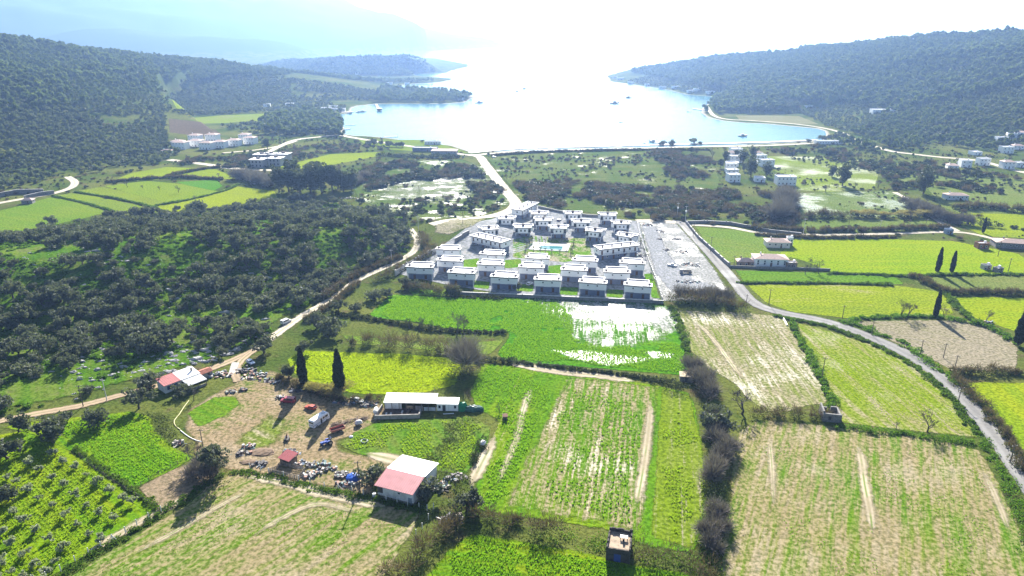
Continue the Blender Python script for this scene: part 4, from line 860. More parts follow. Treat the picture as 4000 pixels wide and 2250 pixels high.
# eucalyptus
def euca(seed,h):
    rng=np.random.default_rng(seed); d=h*0.62; q=rng.normal(size=(30,3)); q/=np.linalg.norm(q,axis=1)[:,None]; q*=rng.uniform(0.35,1.0,(30,1)); C=[(x*d*0.36,y*d*0.36,h*0.53+z*h*0.40) for x,y,z in q]; v,f=clumps(C,d*rng.uniform(0.11,0.21,30),90,0.85,rng,0.6)
    return mesh_np('eucalyptus_crown',v,f),trunk_mesh(rng,'eucalyptus_trunk',h*0.35,0.5,[C[i] for i in range(0,22,3)],0.5)
EUC=[euca(500+i,24.0) for i in range(4)]
for i,(x,y,h,lb) in enumerate([(1090,752,22,'leftmost eucalyptus of the dark clump'),(1130,756,25,'second eucalyptus from the left in the dark clump'),(1172,757,27,'tall eucalyptus in the middle of the dark clump'),(1215,755,28,'tallest eucalyptus of the dark clump'),(1258,756,26,'eucalyptus right of the tallest in the dark clump'),(1300,752,26,'fifth eucalyptus in the dark clump'),(1342,748,22,'second eucalyptus from the right in the dark clump'),(1375,742,19,'rightmost low eucalyptus of the dark clump'),(1150,742,26,'eucalyptus at the back left of the dark clump'),(1235,740,28,'eucalyptus at the back middle of the dark clump'),(1320,738,24,'eucalyptus at the back right of the dark clump'),
        (3606,757,27,'large eucalyptus standing alone beside the branch lane'),(3290,726,20,'eucalyptus left of the branch lane'),(1045,585,16,'dark tree at the right end of the left village'),(3250,690,13,'leaning tree in the pale meadow'),(3390,520,17,'round dark tree beside the shore road'),(3475,575,14,'tree right of the beach pines'),(2700,600,10,'dark tree above the shore road')]):
    g=G(x,y); put('eucalyptus_tree' if i<13 else 'broadleaf_tree',EUC,i,g,h/24.0,lb,'tree','eucalyptus trees' if i<13 else None,L_EUC)
# bare trees
BARE=[bare(600+i,9.0,0.75,5) for i in range(4)]
BT=[(1,2,1540,405,270,'small bare tree on the hedge below the vivid green crop'),(1,2,1640,432,250,'slim bare tree on the hedge below the vivid green crop'),(1,2,1765,405,320,'low bare tree between two taller ones on the hedge'),(1,2,2025,450,220,'large round bare tree on the hedge, left of a pair'),(1,2,2085,455,265,'bare tree on the hedge, right of a pair'),
    (1,2,965,590,440,'bare tree at the left end of the bramble hedge'),(1,2,1805,1115,985,'bare tree behind the barn roof'),(1,2,2450,1250,1150,'small bare tree by the earth path end'),(2,2,2310,1265,960,'large spreading bare tree in the tan fields'),(2,2,1860,840,700,'thin bare tree beside the stone hut'),
    (3,2,1600,1445,1205,'wide bare tree on the bank above the large field'),(3,2,1330,292,88,'bare tree, left of a twin pair by the ploughed field'),(3,2,1412,285,90,'bare tree, right of a twin pair by the ploughed field'),(3,2,2195,335,180,'green-grey bare tree at the edge of the right-hand field'),(3,2,1755,302,140,'thin bare tree right of the slim cypress'),(3,2,1290,1420,1330,'small bare bush tree on the bank'),
    (3,1,575,485,380,'bare tree alone in the pale meadow'),(3,1,372,1310,1185,'pollarded bare tree with a thick trunk by the lane house'),(3,1,505,1300,1150,'second pollarded bare tree by the lane house'),(3,1,430,1240,1120,'thin bare tree between the pollarded trees'),
    (0,1,1280,435,345,'bare tree on the fence between the upper left fields'),(0,1,1440,455,398,'small bare tree on the upper left fence'),(0,1,1795,488,405,'bare tree at the corner of the small green plot'),(0,1,1605,465,410,'thin bare tree by the small green plot'),(0,1,2195,335,270,'bare tree below the site road'),(0,1,1965,570,500,'bare bush tree in the yellow field'),
    (2,1,1680,305,165,'tallest bare tree in the marsh meadow'),(2,1,1612,275,180,'bare tree left of the tallest in the marsh meadow'),(2,1,1570,275,190,'leftmost bare tree in the marsh meadow'),(2,1,1670,485,370,'bare tree behind the dark thicket'),(2,1,1745,475,428,'short stump tree behind the thicket'),(2,1,2080,505,405,'bare tree left of the holiday houses'),(2,1,1840,135,30,'tall bare tree by the shore'),(2,1,1910,200,90,'grey bare tree near the shore, left'),(2,1,2010,150,20,'grey bare tree near the shore, right'),(3,1,870,450,370,'small bare tree in the pale meadow'),(3,1,1105,440,330,'bare tree by the branch lane'),(3,1,1430,760,560,'grey bare tree over the field lane corner'),
    (2,2,1830,960,820,'bare thorn tree, topmost in the thorn hedge'),(2,2,1900,1060,880,'bare thorn tree, second in the thorn hedge'),(2,2,1960,1180,960,'bare thorn tree with a wide crown in the upper thorn hedge'),(2,3,2040,60,-90,'bare thorn tree in the middle thorn hedge, upper'),(2,3,2080,180,-10,'bare thorn tree in the middle thorn hedge, second'),(2,3,2060,300,110,'bare thorn tree in the middle thorn hedge, third'),(2,3,2070,430,230,'bare thorn tree in the middle thorn hedge, lowest'),(2,3,1990,980,800,'bare thorn tree in the lower thorn hedge, upper'),(2,3,1980,1090,910,'bare thorn tree in the lower thorn hedge, lower'),(2,3,1960,1180,1020,'bare thorn tree at the foot of the thorn hedge'),
    (0,3,2010,330,30,'wide leafless tree over the corral'),(0,2,1950,1130,990,'small leafless tree in front of the farmhouse veranda')]
for i,(c,r,zx,zy,zt,lb) in enumerate(BT):
    g,h=tree_at(Zc(c,r,zx,zy),Zc(c,r,zx,zt)[1]); tk,br=BARE[i%4]; s=h/8.6; sw=s*(1.25 if 'wide' in lb or 'large' in lb or 'spreading' in lb else 1.0)
    o=empty('bare_tree',(g[0],g[1],g[2]-0.05),rnd.random()*6.28,lb,'tree','bare winter trees'); o.scale=(sw,sw,s); link('trunk',tk,BARK,o); link('branches',br,BARK_PALE,o)
# the bushy conical tree by the corral
g,h=tree_at(Zc(0,3,2170,440),Zc(0,3,2150,25)[1]); cr,tk=olive(263,d=8.0,hgt=h,n=110,k=6,leaf=0.45); make_tree('olive_tree',cr,tk,L_OLIVE,None,g,0,(1,1,1),'tall conical olive tree at the corral corner','tree')
# pines along the beach
for i,(x,y,s,lb) in enumerate([(2590,566,1.5,'dark shore tree, left of a pair'),(2625,566,1.5,'dark shore tree, right of a pair'),(2708,560,1.7,'tall shore tree standing alone'),(2735,562,0.8,'small slim shore tree'),(3215,548,1.5,'leftmost tree of the beach clump'),(3240,548,1.5,'second tree of the beach clump'),(3268,546,1.6,'third tree of the beach clump'),(3295,545,1.5,'rightmost tree of the beach clump'),(3160,556,0.9,'low bushy tree on the beach'),(1440,566,1.4,'shore poplar, leftmost in a row'),(1462,568,1.5,'shore poplar, second in a row'),(1490,570,1.2,'shore poplar, third in a row'),(1520,574,1.5,'shore poplar, fourth in a row'),(1548,574,1.2,'shore poplar, fifth in a row'),(1572,575,1.4,'shore poplar, rightmost in a row'),(1490,545,0.6,'small tree at the water edge, left'),(1650,555,0.7,'small tree at the water edge, right'),(1700,556,0.7,'small tree beside the beach hut')]):
    put('shore_tree',OLV,i,G(x,y),s,lb,'tree','trees along the shore',L_EUC)

# ---- shrubs in the marsh
def shrub(seed,lm):
    rng=np.random.default_rng(seed); v,f,C=lobes(rng,7,0.85,0.85,0.45,0.62,0.48,34,0.30,0.4); me=mesh_np('shrub',v,f); me.materials.append(lm); return me
def twigbush(seed):
    rng=np.random.default_rng(seed); C=[(rng.normal()*0.5,rng.normal()*0.5,0.35) for _ in range(6)]; a=twig_mass(rng,C,[0.8]*6,70,0.75,0.022); b=quads(np.array([(rng.normal()*0.6,rng.normal()*0.6,abs(rng.normal())*0.35+0.3) for _ in range(70)]),0.22,rng); v,f=join_np([a,b]); me=mesh_np('twig_bush',v,f); me.materials.append(L_BROWN); return me
SHR=[shrub(700+i,L_SHRUB) for i in range(5)]; TWB=[twigbush(720+i) for i in range(4)]
ZONES=[ # polygon (overview), count, dark/brown, size range, words
 ([(900,440),(960,412),(1160,402),(1215,440),(1200,470),(1050,450),(930,480)],520,0.25,(1.4,3.4),'dark evergreen shrub in the marsh left of the dirt road'),
 ([(1000,500),(1120,500),(1250,480),(1285,500),(1250,530),(1150,550),(1010,545)],130,0.25,(0.9,2.4),'dark shrub on the meadow inside the road bend'),
 ([(1200,440),(1270,485),(1280,505),(1230,500),(1180,470)],60,0.3,(2.0,3.4),'dark bush crowding the dirt road'),
 ([(1290,462),(1420,455),(1620,475),(1800,480),(2000,500),(2000,570),(1850,560),(1640,555),(1400,520),(1310,500)],620,0.55,(1.6,3.8),'shrub of the thicket behind the villas'),
 ([(1800,480),(1990,490),(2005,560),(1900,575),(1780,550)],230,0.2,(1.0,2.4),'round dark shrub on the slope behind the long stone wall'),
 ([(1240,400),(1640,380),(1780,395),(1800,450),(1500,450),(1270,440)],260,0.3,(0.6,1.7),'low shrub in the open marsh meadow'),
 ([(1640,385),(1800,385),(1810,460),(1680,450)],200,0.55,(1.4,3.2),'shrub at the seaward end of the holiday houses'),
 ([(2210,430),(2330,405),(2440,430),(2576,455),(2576,500),(2350,470),(2250,480)],300,0.25,(1.0,3.0),'shrub in the scrub below the right-hand village'),
 ([(2020,360),(2180,380),(2260,400),(2200,430),(2050,395),(1930,385)],160,0.3,(1.2,3.2),'shrub between the meadow and the shore road'),
 ([(1850,300),(2080,325),(2250,350),(2400,385),(2300,400),(2150,345),(1960,320)],0,0.3,(1.2,3.2),'shrub by the right shore'),
 ([(200,480),(420,400),(640,392),(660,425),(430,420),(300,440)],140,0.4,(1.0,2.6),'shrub between the upper left fields and the village'),
 ([(700,430),(860,400),(900,440),(760,450)],0,0.4,(1.0,2.6),'shrub by the eucalyptus'),
 ([(700,380),(840,360),(1000,372),(960,380),(840,385),(740,410)],160,0.4,(1.0,2.6),'shrub on the waste ground behind the beach'),
]
def shrubs():
    rng=np.random.default_rng(41); A=[]
    for zi,(pl,n,br,sz,lb) in enumerate(ZONES):
        P=VP(*pl); Q=np.array(P); m=n*14; X=rng.uniform(Q[:,0].min(),Q[:,0].max(),m); Y=rng.uniform(Q[:,1].min(),Q[:,1].max(),m)
        ok=in_poly(X,Y,P)&(vnoise(X,Y,26.0)>rng.uniform(0.25,0.6,m)); X,Y=X[ok],Y[ok]
        for x,y in list(zip(X,Y))[:n]: A.append((x,y,rng.uniform(*sz),rng.random()<br,lb))
    A.sort(key=lambda a:-a[2]/math.hypot(a[0],a[1])); i=0
    for (x,y,s,b,lb) in A[:300]:
        me=(TWB if b else SHR)[i%(4 if b else 5)]; i+=1; o=link('shrub',me,None,None,(x,y,hz(x,y)-0.1),rnd.random()*6.28); o.scale=(s,s,s*rnd.uniform(0.65,0.95))
        tag(o,lb.replace('shrub','brown twiggy shrub').replace('dark evergreen brown','brown').replace('dark brown','brown').replace('round dark brown','round brown').replace('low brown','low brown').replace('dark bush','brown twiggy bush') if b else lb,'shrub',('brown ' if b else 'green ')+'shrubs: '+lb[-34:])
    rest=A[300:]
    for nm,kk,flag,l in (('scrub',SHR,False,'far dark scrub dotted over the marsh and meadows'),('scrub',TWB,True,'far brown scrub dotted over the marsh and meadows')):
        c=bpy.data.collections.new(nm+str(flag)); [c.objects.link(bpy.data.objects.new('scrub_kit',m)) for m in kk]
        r=[a for a in rest if a[3]==flag]; mass(nm,l,'scrub',[(a[0],a[1],hz(a[0],a[1])-0.1) for a in r],[a[2] for a in r],(c,len(kk)),43)
shrubs()

# ---- hedges, thickets, reeds, rank verges
def hedge(name,label,line,w,h,style,dens=1.0,cat='hedge',leaf=None,group=None):
    rng=np.random.default_rng(abs(hash(label))%9999 if False else sum(map(ord,label))); L=smooth_line([F(*p) for p in line],max(1.0,w*0.45)); n=len(L); dist=np.hypot(*L.mean(0)); leaf=leaf or max(0.28,dist/300*0.42)
    nz=(0.8+0.4*vnoise(L[:,0],L[:,1],6.0)) if style=='thorn' else (0.6+0.8*vnoise(L[:,0],L[:,1],7.0)); C=[];Rr=[]
    for i in range(n):
        for _ in range(3 if style=='thorn' else 2):
            r=w*0.42*rng.uniform(0.6,1.1)*nz[i]; C.append((L[i,0]+rng.normal()*w*0.22,L[i,1]+rng.normal()*w*0.22,hz(L[i,0],L[i,1])+h*nz[i]*rng.uniform(0.25,0.6))); Rr.append(r)
    C=np.array(C); Rr=np.array(Rr); k=max(10,int(dens*22*min(3.0,(w/leaf)**2*0.06+0.7)))
    o=empty(name,(float(L[n//2,0]),float(L[n//2,1]),0.0),0,label,cat,group); base=np.array([L[n//2,0],L[n//2,1],0.0])
    def lf(kk,zs=1.0,zo=0.0):
        d=rng.normal(size=(len(C)*kk,3)); d/=np.linalg.norm(d,axis=1)[:,None]; P=np.repeat(C,kk,0)+d*(np.repeat(Rr,kk)*rng.uniform(0.5,1.1,len(d)))[:,None]*np.array([1,1,zs*h/w*1.1]); P[:,2]=np.maximum(P[:,2]+zo,0.12)
        return P-base
    if style in('green','mixed','bramble','lush','verge'):
        lm={'green':L_SHRUB,'mixed':L_BRAM,'bramble':L_BRAM,'lush':L_LUSH,'verge':L_GRASS}[style]; P=lf(k); v,f=quads(P,leaf*rng.uniform(0.6,1.3,len(P)),rng); link('foliage',mesh_np('foliage',v,f),lm,o)
    if style in('twig','mixed','thorn'):
        v,f=twig_mass(rng,C-base,Rr*1.15,int(k*(3.2 if style=='thorn' else 0.9)),h*0.55,max(0.07,leaf*0.19)); link('twigs',mesh_np('twigs',v,f),L_TWIG if style!='mixed' else L_BROWN,o)
        if style!='mixed': P=lf(max(8,k),0.8,-h*0.08); v,f=quads(P,leaf,rng); link('foliage',mesh_np('foliage',v,f),L_TWIG,o)
    if style=='reed':
        P=lf(k*2,0.3); v,f=quads(P+np.array([0,0,h*0.3]),h*0.55*rng.uniform(0.7,1.3,len(P)),rng,0.08,up=2.2); link('stalks',mesh_np('stalks',v,f),L_REED,o); P=lf(k//2,0.4,-h*0.15); v,f=quads(P,leaf,rng); link('foliage',mesh_np('foliage',v,f),L_SHRUB,o)
    return o
HEDGES=[
 ('thorn_hedge','tall grey thorn hedge, upper part beside the stone hut',[(1735,930),(1765,965),(1790,1000)],6.5,4.5,'thorn'),
 ('thorn_hedge','tall grey thorn hedge between the long field and the large field',[(1795,1075),(1805,1120),(1805,1170),(1803,1215)],6.0,4.2,'thorn'),
 ('thorn_hedge','dark green bush in the lower thorn hedge',[(1800,1240),(1802,1262),(1800,1285)],8,5,'green'),
 ('thorn_hedge','lowest grey clump of the thorn hedge',[(1795,1300),(1790,1340),(1785,1385)],5.5,3.6,'thorn'),
 ('bramble_hedge','dark bramble hedge below the long green field',[(1215,1305),(1270,1315),(1330,1325),(1385,1345)],6,3.2,'mixed'),
 ('bramble_hedge','tangled bramble bank running to the bottom edge',[(990,1470),(1030,1420),(1080,1375),(1130,1340),(1185,1320)],8,3.4,'mixed'),
 ('bramble_hedge','scrubby bank right of the roofless hut',[(1610,1405),(1680,1415),(1740,1430),(1800,1455)],9,2.2,'mixed'),
 ('weed_bank','rank green weeds around the roofless hut',[(1400,1345),(1480,1365),(1530,1375),(1600,1390),(1700,1400),(1790,1420)],8,1.0,'lush'),
 ('hedge','low dark hedge below the vivid green crop, left part',[(840,790),(900,800),(960,808),(1040,825),(1130,834),(1270,838)],3.0,1.8,'green'),
 ('hedge','tall bramble hedge above the yellow field',[(890,868),(960,872),(1040,880),(1110,886)],6.5,4.2,'mixed'),
 ('hedge','thin end of the bramble hedge above the yellow field',[(1110,888),(1150,895),(1185,900),(1215,905)],4,2.0,'mixed'),
 ('ivy_clump','dark ivy-clad clump with bare tops beside the yellow field',[(1165,925),(1163,945),(1160,968)],8,7.0,'green'),
 ('ivy_clump','grey twig tops above the ivy-clad clump',[(1172,915),(1172,935)],8,9.0,'thorn'),
 ('hedge','narrow dark hedge with fence along the foot of the vivid green crop',[(1230,908),(1320,915),(1420,928),(1520,940),(1620,952),(1700,968)],2.6,1.5,'green'),
 ('hedge','bush group beside the stone hut',[(1640,958),(1680,972),(1715,985)],5,2.8,'green'),
 ('hedge','grassy hedge along the right edge of the vivid green crop',[(1690,775),(1708,815),(1725,870),(1742,930)],3.2,1.5,'verge'),
 ('hedge','dark thicket below the gravel lot',[(1690,765),(1740,768),(1800,772),(1860,778)],7,4.5,'mixed'),
 ('hedge','row of grey thorn above the tan field',[(1720,752),(1780,752),(1830,755)],8,5,'thorn'),
 ('hedge','grassy hedge between the tan field and the yellow field',[(1985,805),(2010,850),(2045,920),(2080,985),(2095,1030)],3.4,1.6,'lush'),
 ('hedge','bramble bank left of the ruined walls',[(1900,1050),(1960,1048),(2030,1045),(2075,1050)],6,2.6,'mixed'),
 ('hedge','grassy bank above the large bottom right field',[(2110,1072),(2200,1085),(2320,1100),(2440,1115)],4.0,1.5,'lush'),
 ('hedge','green bank inside the road bend, lower part',[(2460,1095),(2500,1150),(2540,1230),(2580,1330),(2610,1410)],5,1.3,'lush'),
 ('hedge','grassy verge inside the road bend, upper part',[(1950,795),(2070,820),(2180,860),(2280,910),(2360,970),(2420,1040),(2460,1090)],3.0,1.0,'verge'),
 ('hedge','green verge along the outside of the paved road',[(2120,808),(2200,835),(2280,870),(2350,920),(2410,970)],5,1.4,'lush'),
 ('hedge','brown scrub along the outside of the lower road',[(2400,950),(2440,990),(2500,1060),(2560,1150),(2600,1210)],5,1.8,'mixed'),
 ('hedge','dark hedge right of the paved road',[(2395,935),(2450,940),(2520,938),(2600,945)],5,2.2,'mixed'),
 ('hedge','grassy bank behind the ploughed field',[(2140,806),(2220,798),(2300,797),(2400,805),(2480,822),(2550,860)],4,1.5,'lush'),
 ('hedge','green hedge between the right-hand fields',[(2380,740),(2400,765),(2425,790),(2460,815)],4,1.8,'verge'),
 ('hedge','long low dark hedge at the right',[(2290,695),(2330,712),(2380,735),(2440,738),(2576,742)],4.5,2.2,'mixed'),
 ('hedge','grass line below the bright yellow-green field',[(2090,688),(2200,692),(2280,695),(2400,692),(2576,692)],3,1.2,'verge'),
 ('hedge','dark bush line below the lane house',[(1860,712),(1960,713),(2100,714),(2240,717)],2.5,1.0,'verge'),
 ('hedge','dark shrub row along the near side of the field lane',[(1905,592),(2000,598),(2100,600),(2250,598)],3.5,1.6,'mixed'),
 ('hedge','dense scrub hedge along the far side of the field lane',[(1900,578),(1990,582),(2100,583),(2250,580),(2380,575)],5,2.8,'mixed'),
 ('reed_bed','tan reed bed beside the dark bramble mound',[(2150,545),(2220,548),(2300,546),(2350,545)],9,4.5,'reed'),
 ('hedge','dark bramble mound left of the reed bed',[(2030,548),(2080,546),(2130,548)],8,4,'mixed'),
 ('thicket','tall grey thicket at the end of the stone wall',[(1960,560),(1970,535),(1975,505)],12,9,'thorn'),
 ('hedge','grey scrub along the branch lane',[(2290,520),(2340,545),(2390,560),(2430,565)],9,5,'thorn'),
 ('hedge','dark hedge right of the branch lane',[(2400,525),(2480,525),(2576,535)],8,4,'mixed'),
 ('hedge','dark bush alone in the far meadow',[(2470,570),(2510,572)],7,3.5,'green'),
 ('hedge','dark bush at the right edge of the far meadow',[(2550,575),(2600,578)],7,3,'green'),
 ('hedge','grey scrub below the site road',[(590,450),(640,455),(690,470)],14,6,'thorn'),
 ('hedge','hedge between the upper left yellow fields',[(270,460),(360,452),(450,448),(560,452)],4,2,'mixed'),
 ('hedge','fence hedge between the upper left fields',[(190,484),(280,498),(370,518),(400,530)],2.2,1.1,'verge'),
 ('hedge','fence hedge beside the small green plot',[(380,520),(480,502),(560,482),(600,465)],2.2,1.1,'verge'),
 ('hedge','grass line across the left-edge field',[(135,494),(200,508),(285,532)],2.2,1.0,'verge'),
 ('hedge','hedge along the top of the upper left fields',[(420,445),(520,425),(600,420)],4,2,'mixed'),
 ('hedge','grassy fence line between the orchard and the farm',[(190,1130),(250,1175),(320,1225),(395,1280)],2.0,1.0,'verge'),
 ('hedge','weedy strip along the orchard fence',[(150,1449),(280,1368),(400,1296),(480,1245),(560,1195)],3.0,0.9,'verge'),
 ('hedge','weedy bank below the farmyard fence',[(600,1186),(700,1205),(800,1230),(930,1258),(1060,1285)],3.0,0.8,'verge'),
 ('hedge','dark scrub hedge beside the dirt track above the farm',[(900,715),(850,760),(800,790),(770,808)],4,2.2,'mixed'),
 ('hedge','scrub along the grove side of the dirt track',[(1010,650),(950,672),(880,705),(815,752)],4,2.4,'mixed'),
 ('hedge','scrubby bank below the villa wall',[(1060,600),(1080,640),(1040,665),(990,690),(960,705)],8,3,'mixed'),
 ('hedge','brush and reeds between the two cypresses',[(775,985),(800,990),(830,995),(850,998)],7,3.6,'reed'),
 ('hedge','dark weeds along the back of the farmyard',[(700,950),(740,970),(870,1010),(950,1008)],4,1.8,'mixed'),
 ('rough_patch','dark rough weeds across the paddock',[(1195,1062),(1170,1090),(1140,1120),(1110,1150),(1090,1175)],13,1.0,'bramble'),
 ('rough_patch','second band of rough weeds across the paddock',[(1155,1075),(1125,1110),(1095,1140),(1070,1160)],9,0.9,'bramble'),
 ('hedge','dark hedge at the right end of the paddock',[(1215,1115),(1200,1140),(1190,1165)],3.5,2.4,'green'),
 ('hedge','scrub around the junk right of the pink-roofed shed',[(1120,1195),(1150,1220),(1140,1260),(1120,1290)],7,2.2,'bramble'),
 ('hedge','dark clump under the leaning olive tree',[(1180,1285),(1195,1300)],7,5,'green'),
 ('hedge','grey twiggy bush at the corral corner',[(500,1190),(520,1210)],6,3.5,'thorn'),
 ('hedge','dark olive scrub beside the corral tree',[(530,1205),(545,1218)],5,3.0,'green'),
 ('hedge','green garden patch left of the yard',[(395,1045),(410,1085),(430,1110)],6,1.0,'bramble'),
 ('hedge','shrubs before the villa front wall',[(1020,730),(1080,735),(1140,742)],6,3.4,'mixed'),
 ('hedge','dark hedge at the foot of the villa front wall',[(1140,748),(1200,750),(1260,752)],4,2.0,'green'),
 ('hedge','scrub belt behind the beach',[(1240,392),(1350,384),(1500,380),(1640,378),(1780,378)],4,1.8,'mixed'),
 ('hedge','dark scrub at the left of the shore meadow',[(960,392),(1050,396),(1150,398)],10,3.5,'green'),
 ('hedge','wood edge below the left village',[(570,398),(640,390),(700,395)],12,4,'green'),
 ('hedge','grey thicket right of the eucalyptus clump',[(880,470),(900,460),(920,450)],10,5,'thorn'),
]
for (nm,lb,ln,w,h,st) in HEDGES: hedge(nm,lb,ln,w,h,st)

# ---- limestone of the knoll
def rock_mesh(seed):
    rng=np.random.default_rng(seed); mb=MB(); n=7
    for L,(z,s) in enumerate(((-0.3,1.0),(0.25,0.92),(0.6,0.55))): pass
    ring=lambda z,s:[((1+0.3*rng.normal())*s*math.cos(2*math.pi*i/n),(1+0.3*rng.normal())*s*0.7*math.sin(2*math.pi*i/n),z+0.1*rng.normal()) for i in range(n)]
    a,b,c=ring(-0.3,0.8),ring(0.28,0.75),ring(0.55,0.4)
    fs=[(i,(i+1)%n,n+(i+1)%n,n+i) for i in range(n)]+[(n+i,n+(i+1)%n,2*n+(i+1)%n,2*n+i) for i in range(n)]+[tuple(range(2*n,3*n))]
    return mesh_np('rock',a+b+c,fs)
ROCKS=[rock_mesh(800+i) for i in range(8)]; M_ROCK=mat('grey_limestone',(0.42,0.41,0.40),0.85,0.18,1.5)
def rocks():
    rng=np.random.default_rng(51); spots=[((640,870),70,20),((480,905),70,24),((700,895),60,26),((430,760),45,18),((620,850),40,30),((330,880),55,28),((520,880),70,34),((250,930),50,22),((580,770),30,20),((470,845),40,24),((640,700),35,22),((350,660),30,18),((180,640),25,22),((760,560),30,22),((880,760),14,10),((120,700),26,24),((560,930),40,20),((400,960),30,24)]
    A=[]
    for (vx,vy),n,sp in spots:
        g=GV(vx,vy)
        for _ in range(n):
            x=g[0]+rng.normal()*sp*0.7; y=g[1]+rng.normal()*sp*0.35
            if seg_dist(np.array([x]),np.array([y]),TRACK)[0]>3.5 and in_poly(np.array([x]),np.array([y]),GROVE)[0]: A.append((x,y,abs(rng.normal())*0.5+0.38))
    A.sort(key=lambda a:-a[2]/math.hypot(a[0],a[1]))
    for i,(x,y,s) in enumerate(A[:300]):
        o=link('rock',ROCKS[i%8],M_ROCK,None,(x,y,hz(x,y)),rnd.random()*0.6-0.3); o.scale=(s*rnd.uniform(1,2.1),s,s*rnd.uniform(0.6,1.3)); rl='large pale limestone rock among the olive trees of the knoll' if s>0.85 else 'small pale limestone rock among the olive trees of the knoll'; tag(o,rl,'rock',rl)
    c=bpy.data.collections.new('stones'); [c.objects.link(bpy.data.objects.new('stone_kit',m)) for m in ROCKS]
    mass('stones','smaller pale stones scattered on the knoll','stones',[(a[0],a[1],hz(a[0],a[1])) for a in A[300:]],[a[2] for a in A[300:]],(c,8),52)
rocks()

# rough weeds and small scrub over the open plain, off the fields and roads
def plain_scrub():
    rng=np.random.default_rng(61); n=19000; r=np.sqrt(rng.uniform(300**2,950**2,n)); a=rng.uniform(-0.72,0.72,n); X=np.sin(a)*r; Y=np.cos(a)*r
    ok=(Y>330)&land_ok(X,Y,8)&~in_poly(X,Y,GROVE); meadow=np.zeros(n,bool)
    for nm,pl in FPOLY:
        i=in_poly(X,Y,pl)
        if nm in('meadow','marsh_meadow','salt_flat'): meadow|=i
        else: ok&=~i
    for ln,w in RLINE: ok&=seg_dist(X,Y,ln)>w*0.5+1.5
    ok&=np.where(meadow,(vnoise(X,Y,22.0)>0.62),(vnoise(X,Y,30.0)>rng.uniform(0.2,0.7,n))); X,Y=X[ok],Y[ok]; k=rng.random(len(X))<0.7; Z=height(X,Y)-0.1
    for flag,kk,l in ((True,SHR,'small green scrub and weeds over the open plain'),(False,TWB,'small brown scrub over the open plain')):
        c=bpy.data.collections.new('plain_scrub_kit'); [c.objects.link(bpy.data.objects.new('scrub_kit',m)) for m in kk]; q=k==flag
        mass('scrub',l,'scrub',np.stack([X[q],Y[q],Z[q]],-1),0.35+1.3*rng.random(q.sum())**2.2,(c,len(kk)),62)
plain_scrub()
# ------------------------------------------------------------------ buildings
W_WHITE=mat('white_render',(0.86,0.86,0.85),0.8,0.03,0.4); W_GREY=mat('blue_grey_render',(0.175,0.205,0.285),0.8,0.06,0.4); ROOF_GREY=mat('pale_roof_screed',(0.52,0.51,0.54),0.85,0.06,0.5)
RIM=mat('white_parapet_cap',(0.85,0.84,0.82),0.7,0.03); FASCIA=mat('brown_fascia',(0.095,0.075,0.065),0.8,0.08); DOOR=mat('brown_door',(0.13,0.075,0.05),0.6,0.08); FRAME=mat('white_frame',(0.75,0.75,0.75),0.5,0.03); DARKMETAL=mat('dark_metal',(0.06,0.06,0.065),0.5,0.08)  # DARKMETAL also colours panels that stand for shade inside openings
GLASS=glass_mat(); CONC=mat('raw_concrete',(0.38,0.37,0.35),0.9,0.12,0.6); STONE=mat('rough_stone_wall',(0.24,0.23,0.22),0.9,0.18,1.6); CAPW=mat('pale_wall_render',(0.60,0.58,0.55),0.85,0.08)
def offset(poly,d):
    n=len(poly); out=[]
    for i in range(n):
        p0,p1,p2=[Vector(poly[(i+k)%n][:2]) for k in (-1,0,1)]
        a=(p1-p0).normalized(); b=(p2-p1).normalized(); na=Vector((a.y,-a.x)); nb=Vector((b.y,-b.x)); m=(na+nb)/max(0.15,1+na.dot(nb)); q=p1+m*d; out.append((q.x,q.y))
    return out
def ring(mb,poly,d0,d1,z0,z1):
    a=offset(poly,d0); b=offset(poly,d1); n=len(poly)
    vs=[(p[0],p[1],z) for z in (z0,z1) for p in a]+[(p[0],p[1],z) for z in (z0,z1) for p in b]
    fs=[]
    for i in range(n):
        j=(i+1)%n; fs+=[(i,j,n+j,n+i)[::-1],(2*n+i,2*n+j,3*n+j,3*n+i),(n+i,n+j,3*n+j,3*n+i)[::-1],(i,j,2*n+j,2*n+i)]
    return mb.add(vs,fs)
def window(parent,x,y,z,w,h,ny=-1,frame=FRAME,name='window',axis='x'):
    """window on a wall whose outward side is ny along the y axis (or along x with axis='y')"""
    def bx(mb,a0,a1,d0,d1,z0,z1):
        lo,hi=min(d0,d1),max(d0,d1)
        return mb.box(x+a0,x+a1,y+lo,y+hi,z0,z1) if axis=='x' else mb.box(x+lo,x+hi,y+a0,y+a1,z0,z1)
    f=MB(); t=0.09
    for a in ((-w/2,-w/2+t),(w/2-t,w/2)): bx(f,a[0],a[1],-0.02*ny,0.07*ny,z,z+h)
    for zz in ((z,z+t),(z+h-t,z+h)): bx(f,-w/2+t,w/2-t,-0.02*ny,0.07*ny,zz[0],zz[1])
    o=f.build(name,frame,parent); bx(p:=MB(),-w/2+t,w/2-t,-0.02*ny,0.03*ny,z+t,z+h-t); p.build('pane',GLASS,o); return o
def door(parent,x,y,w,h,ny=-1,m=None,z=0.0):
    lo,hi=min(-0.02*ny,0.06*ny),max(-0.02*ny,0.06*ny); o=MB().box(x-w/2,x+w/2,y+lo,y+hi,z+0.02,z+h).build('door',m or DOOR,parent)
    MB().box(x+w/2-0.18,x+w/2-0.10,y+min(0.07*ny,0.12*ny),y+max(0.07*ny,0.12*ny),z+1.0,z+1.1).build('handle',DARKMETAL,o); return o
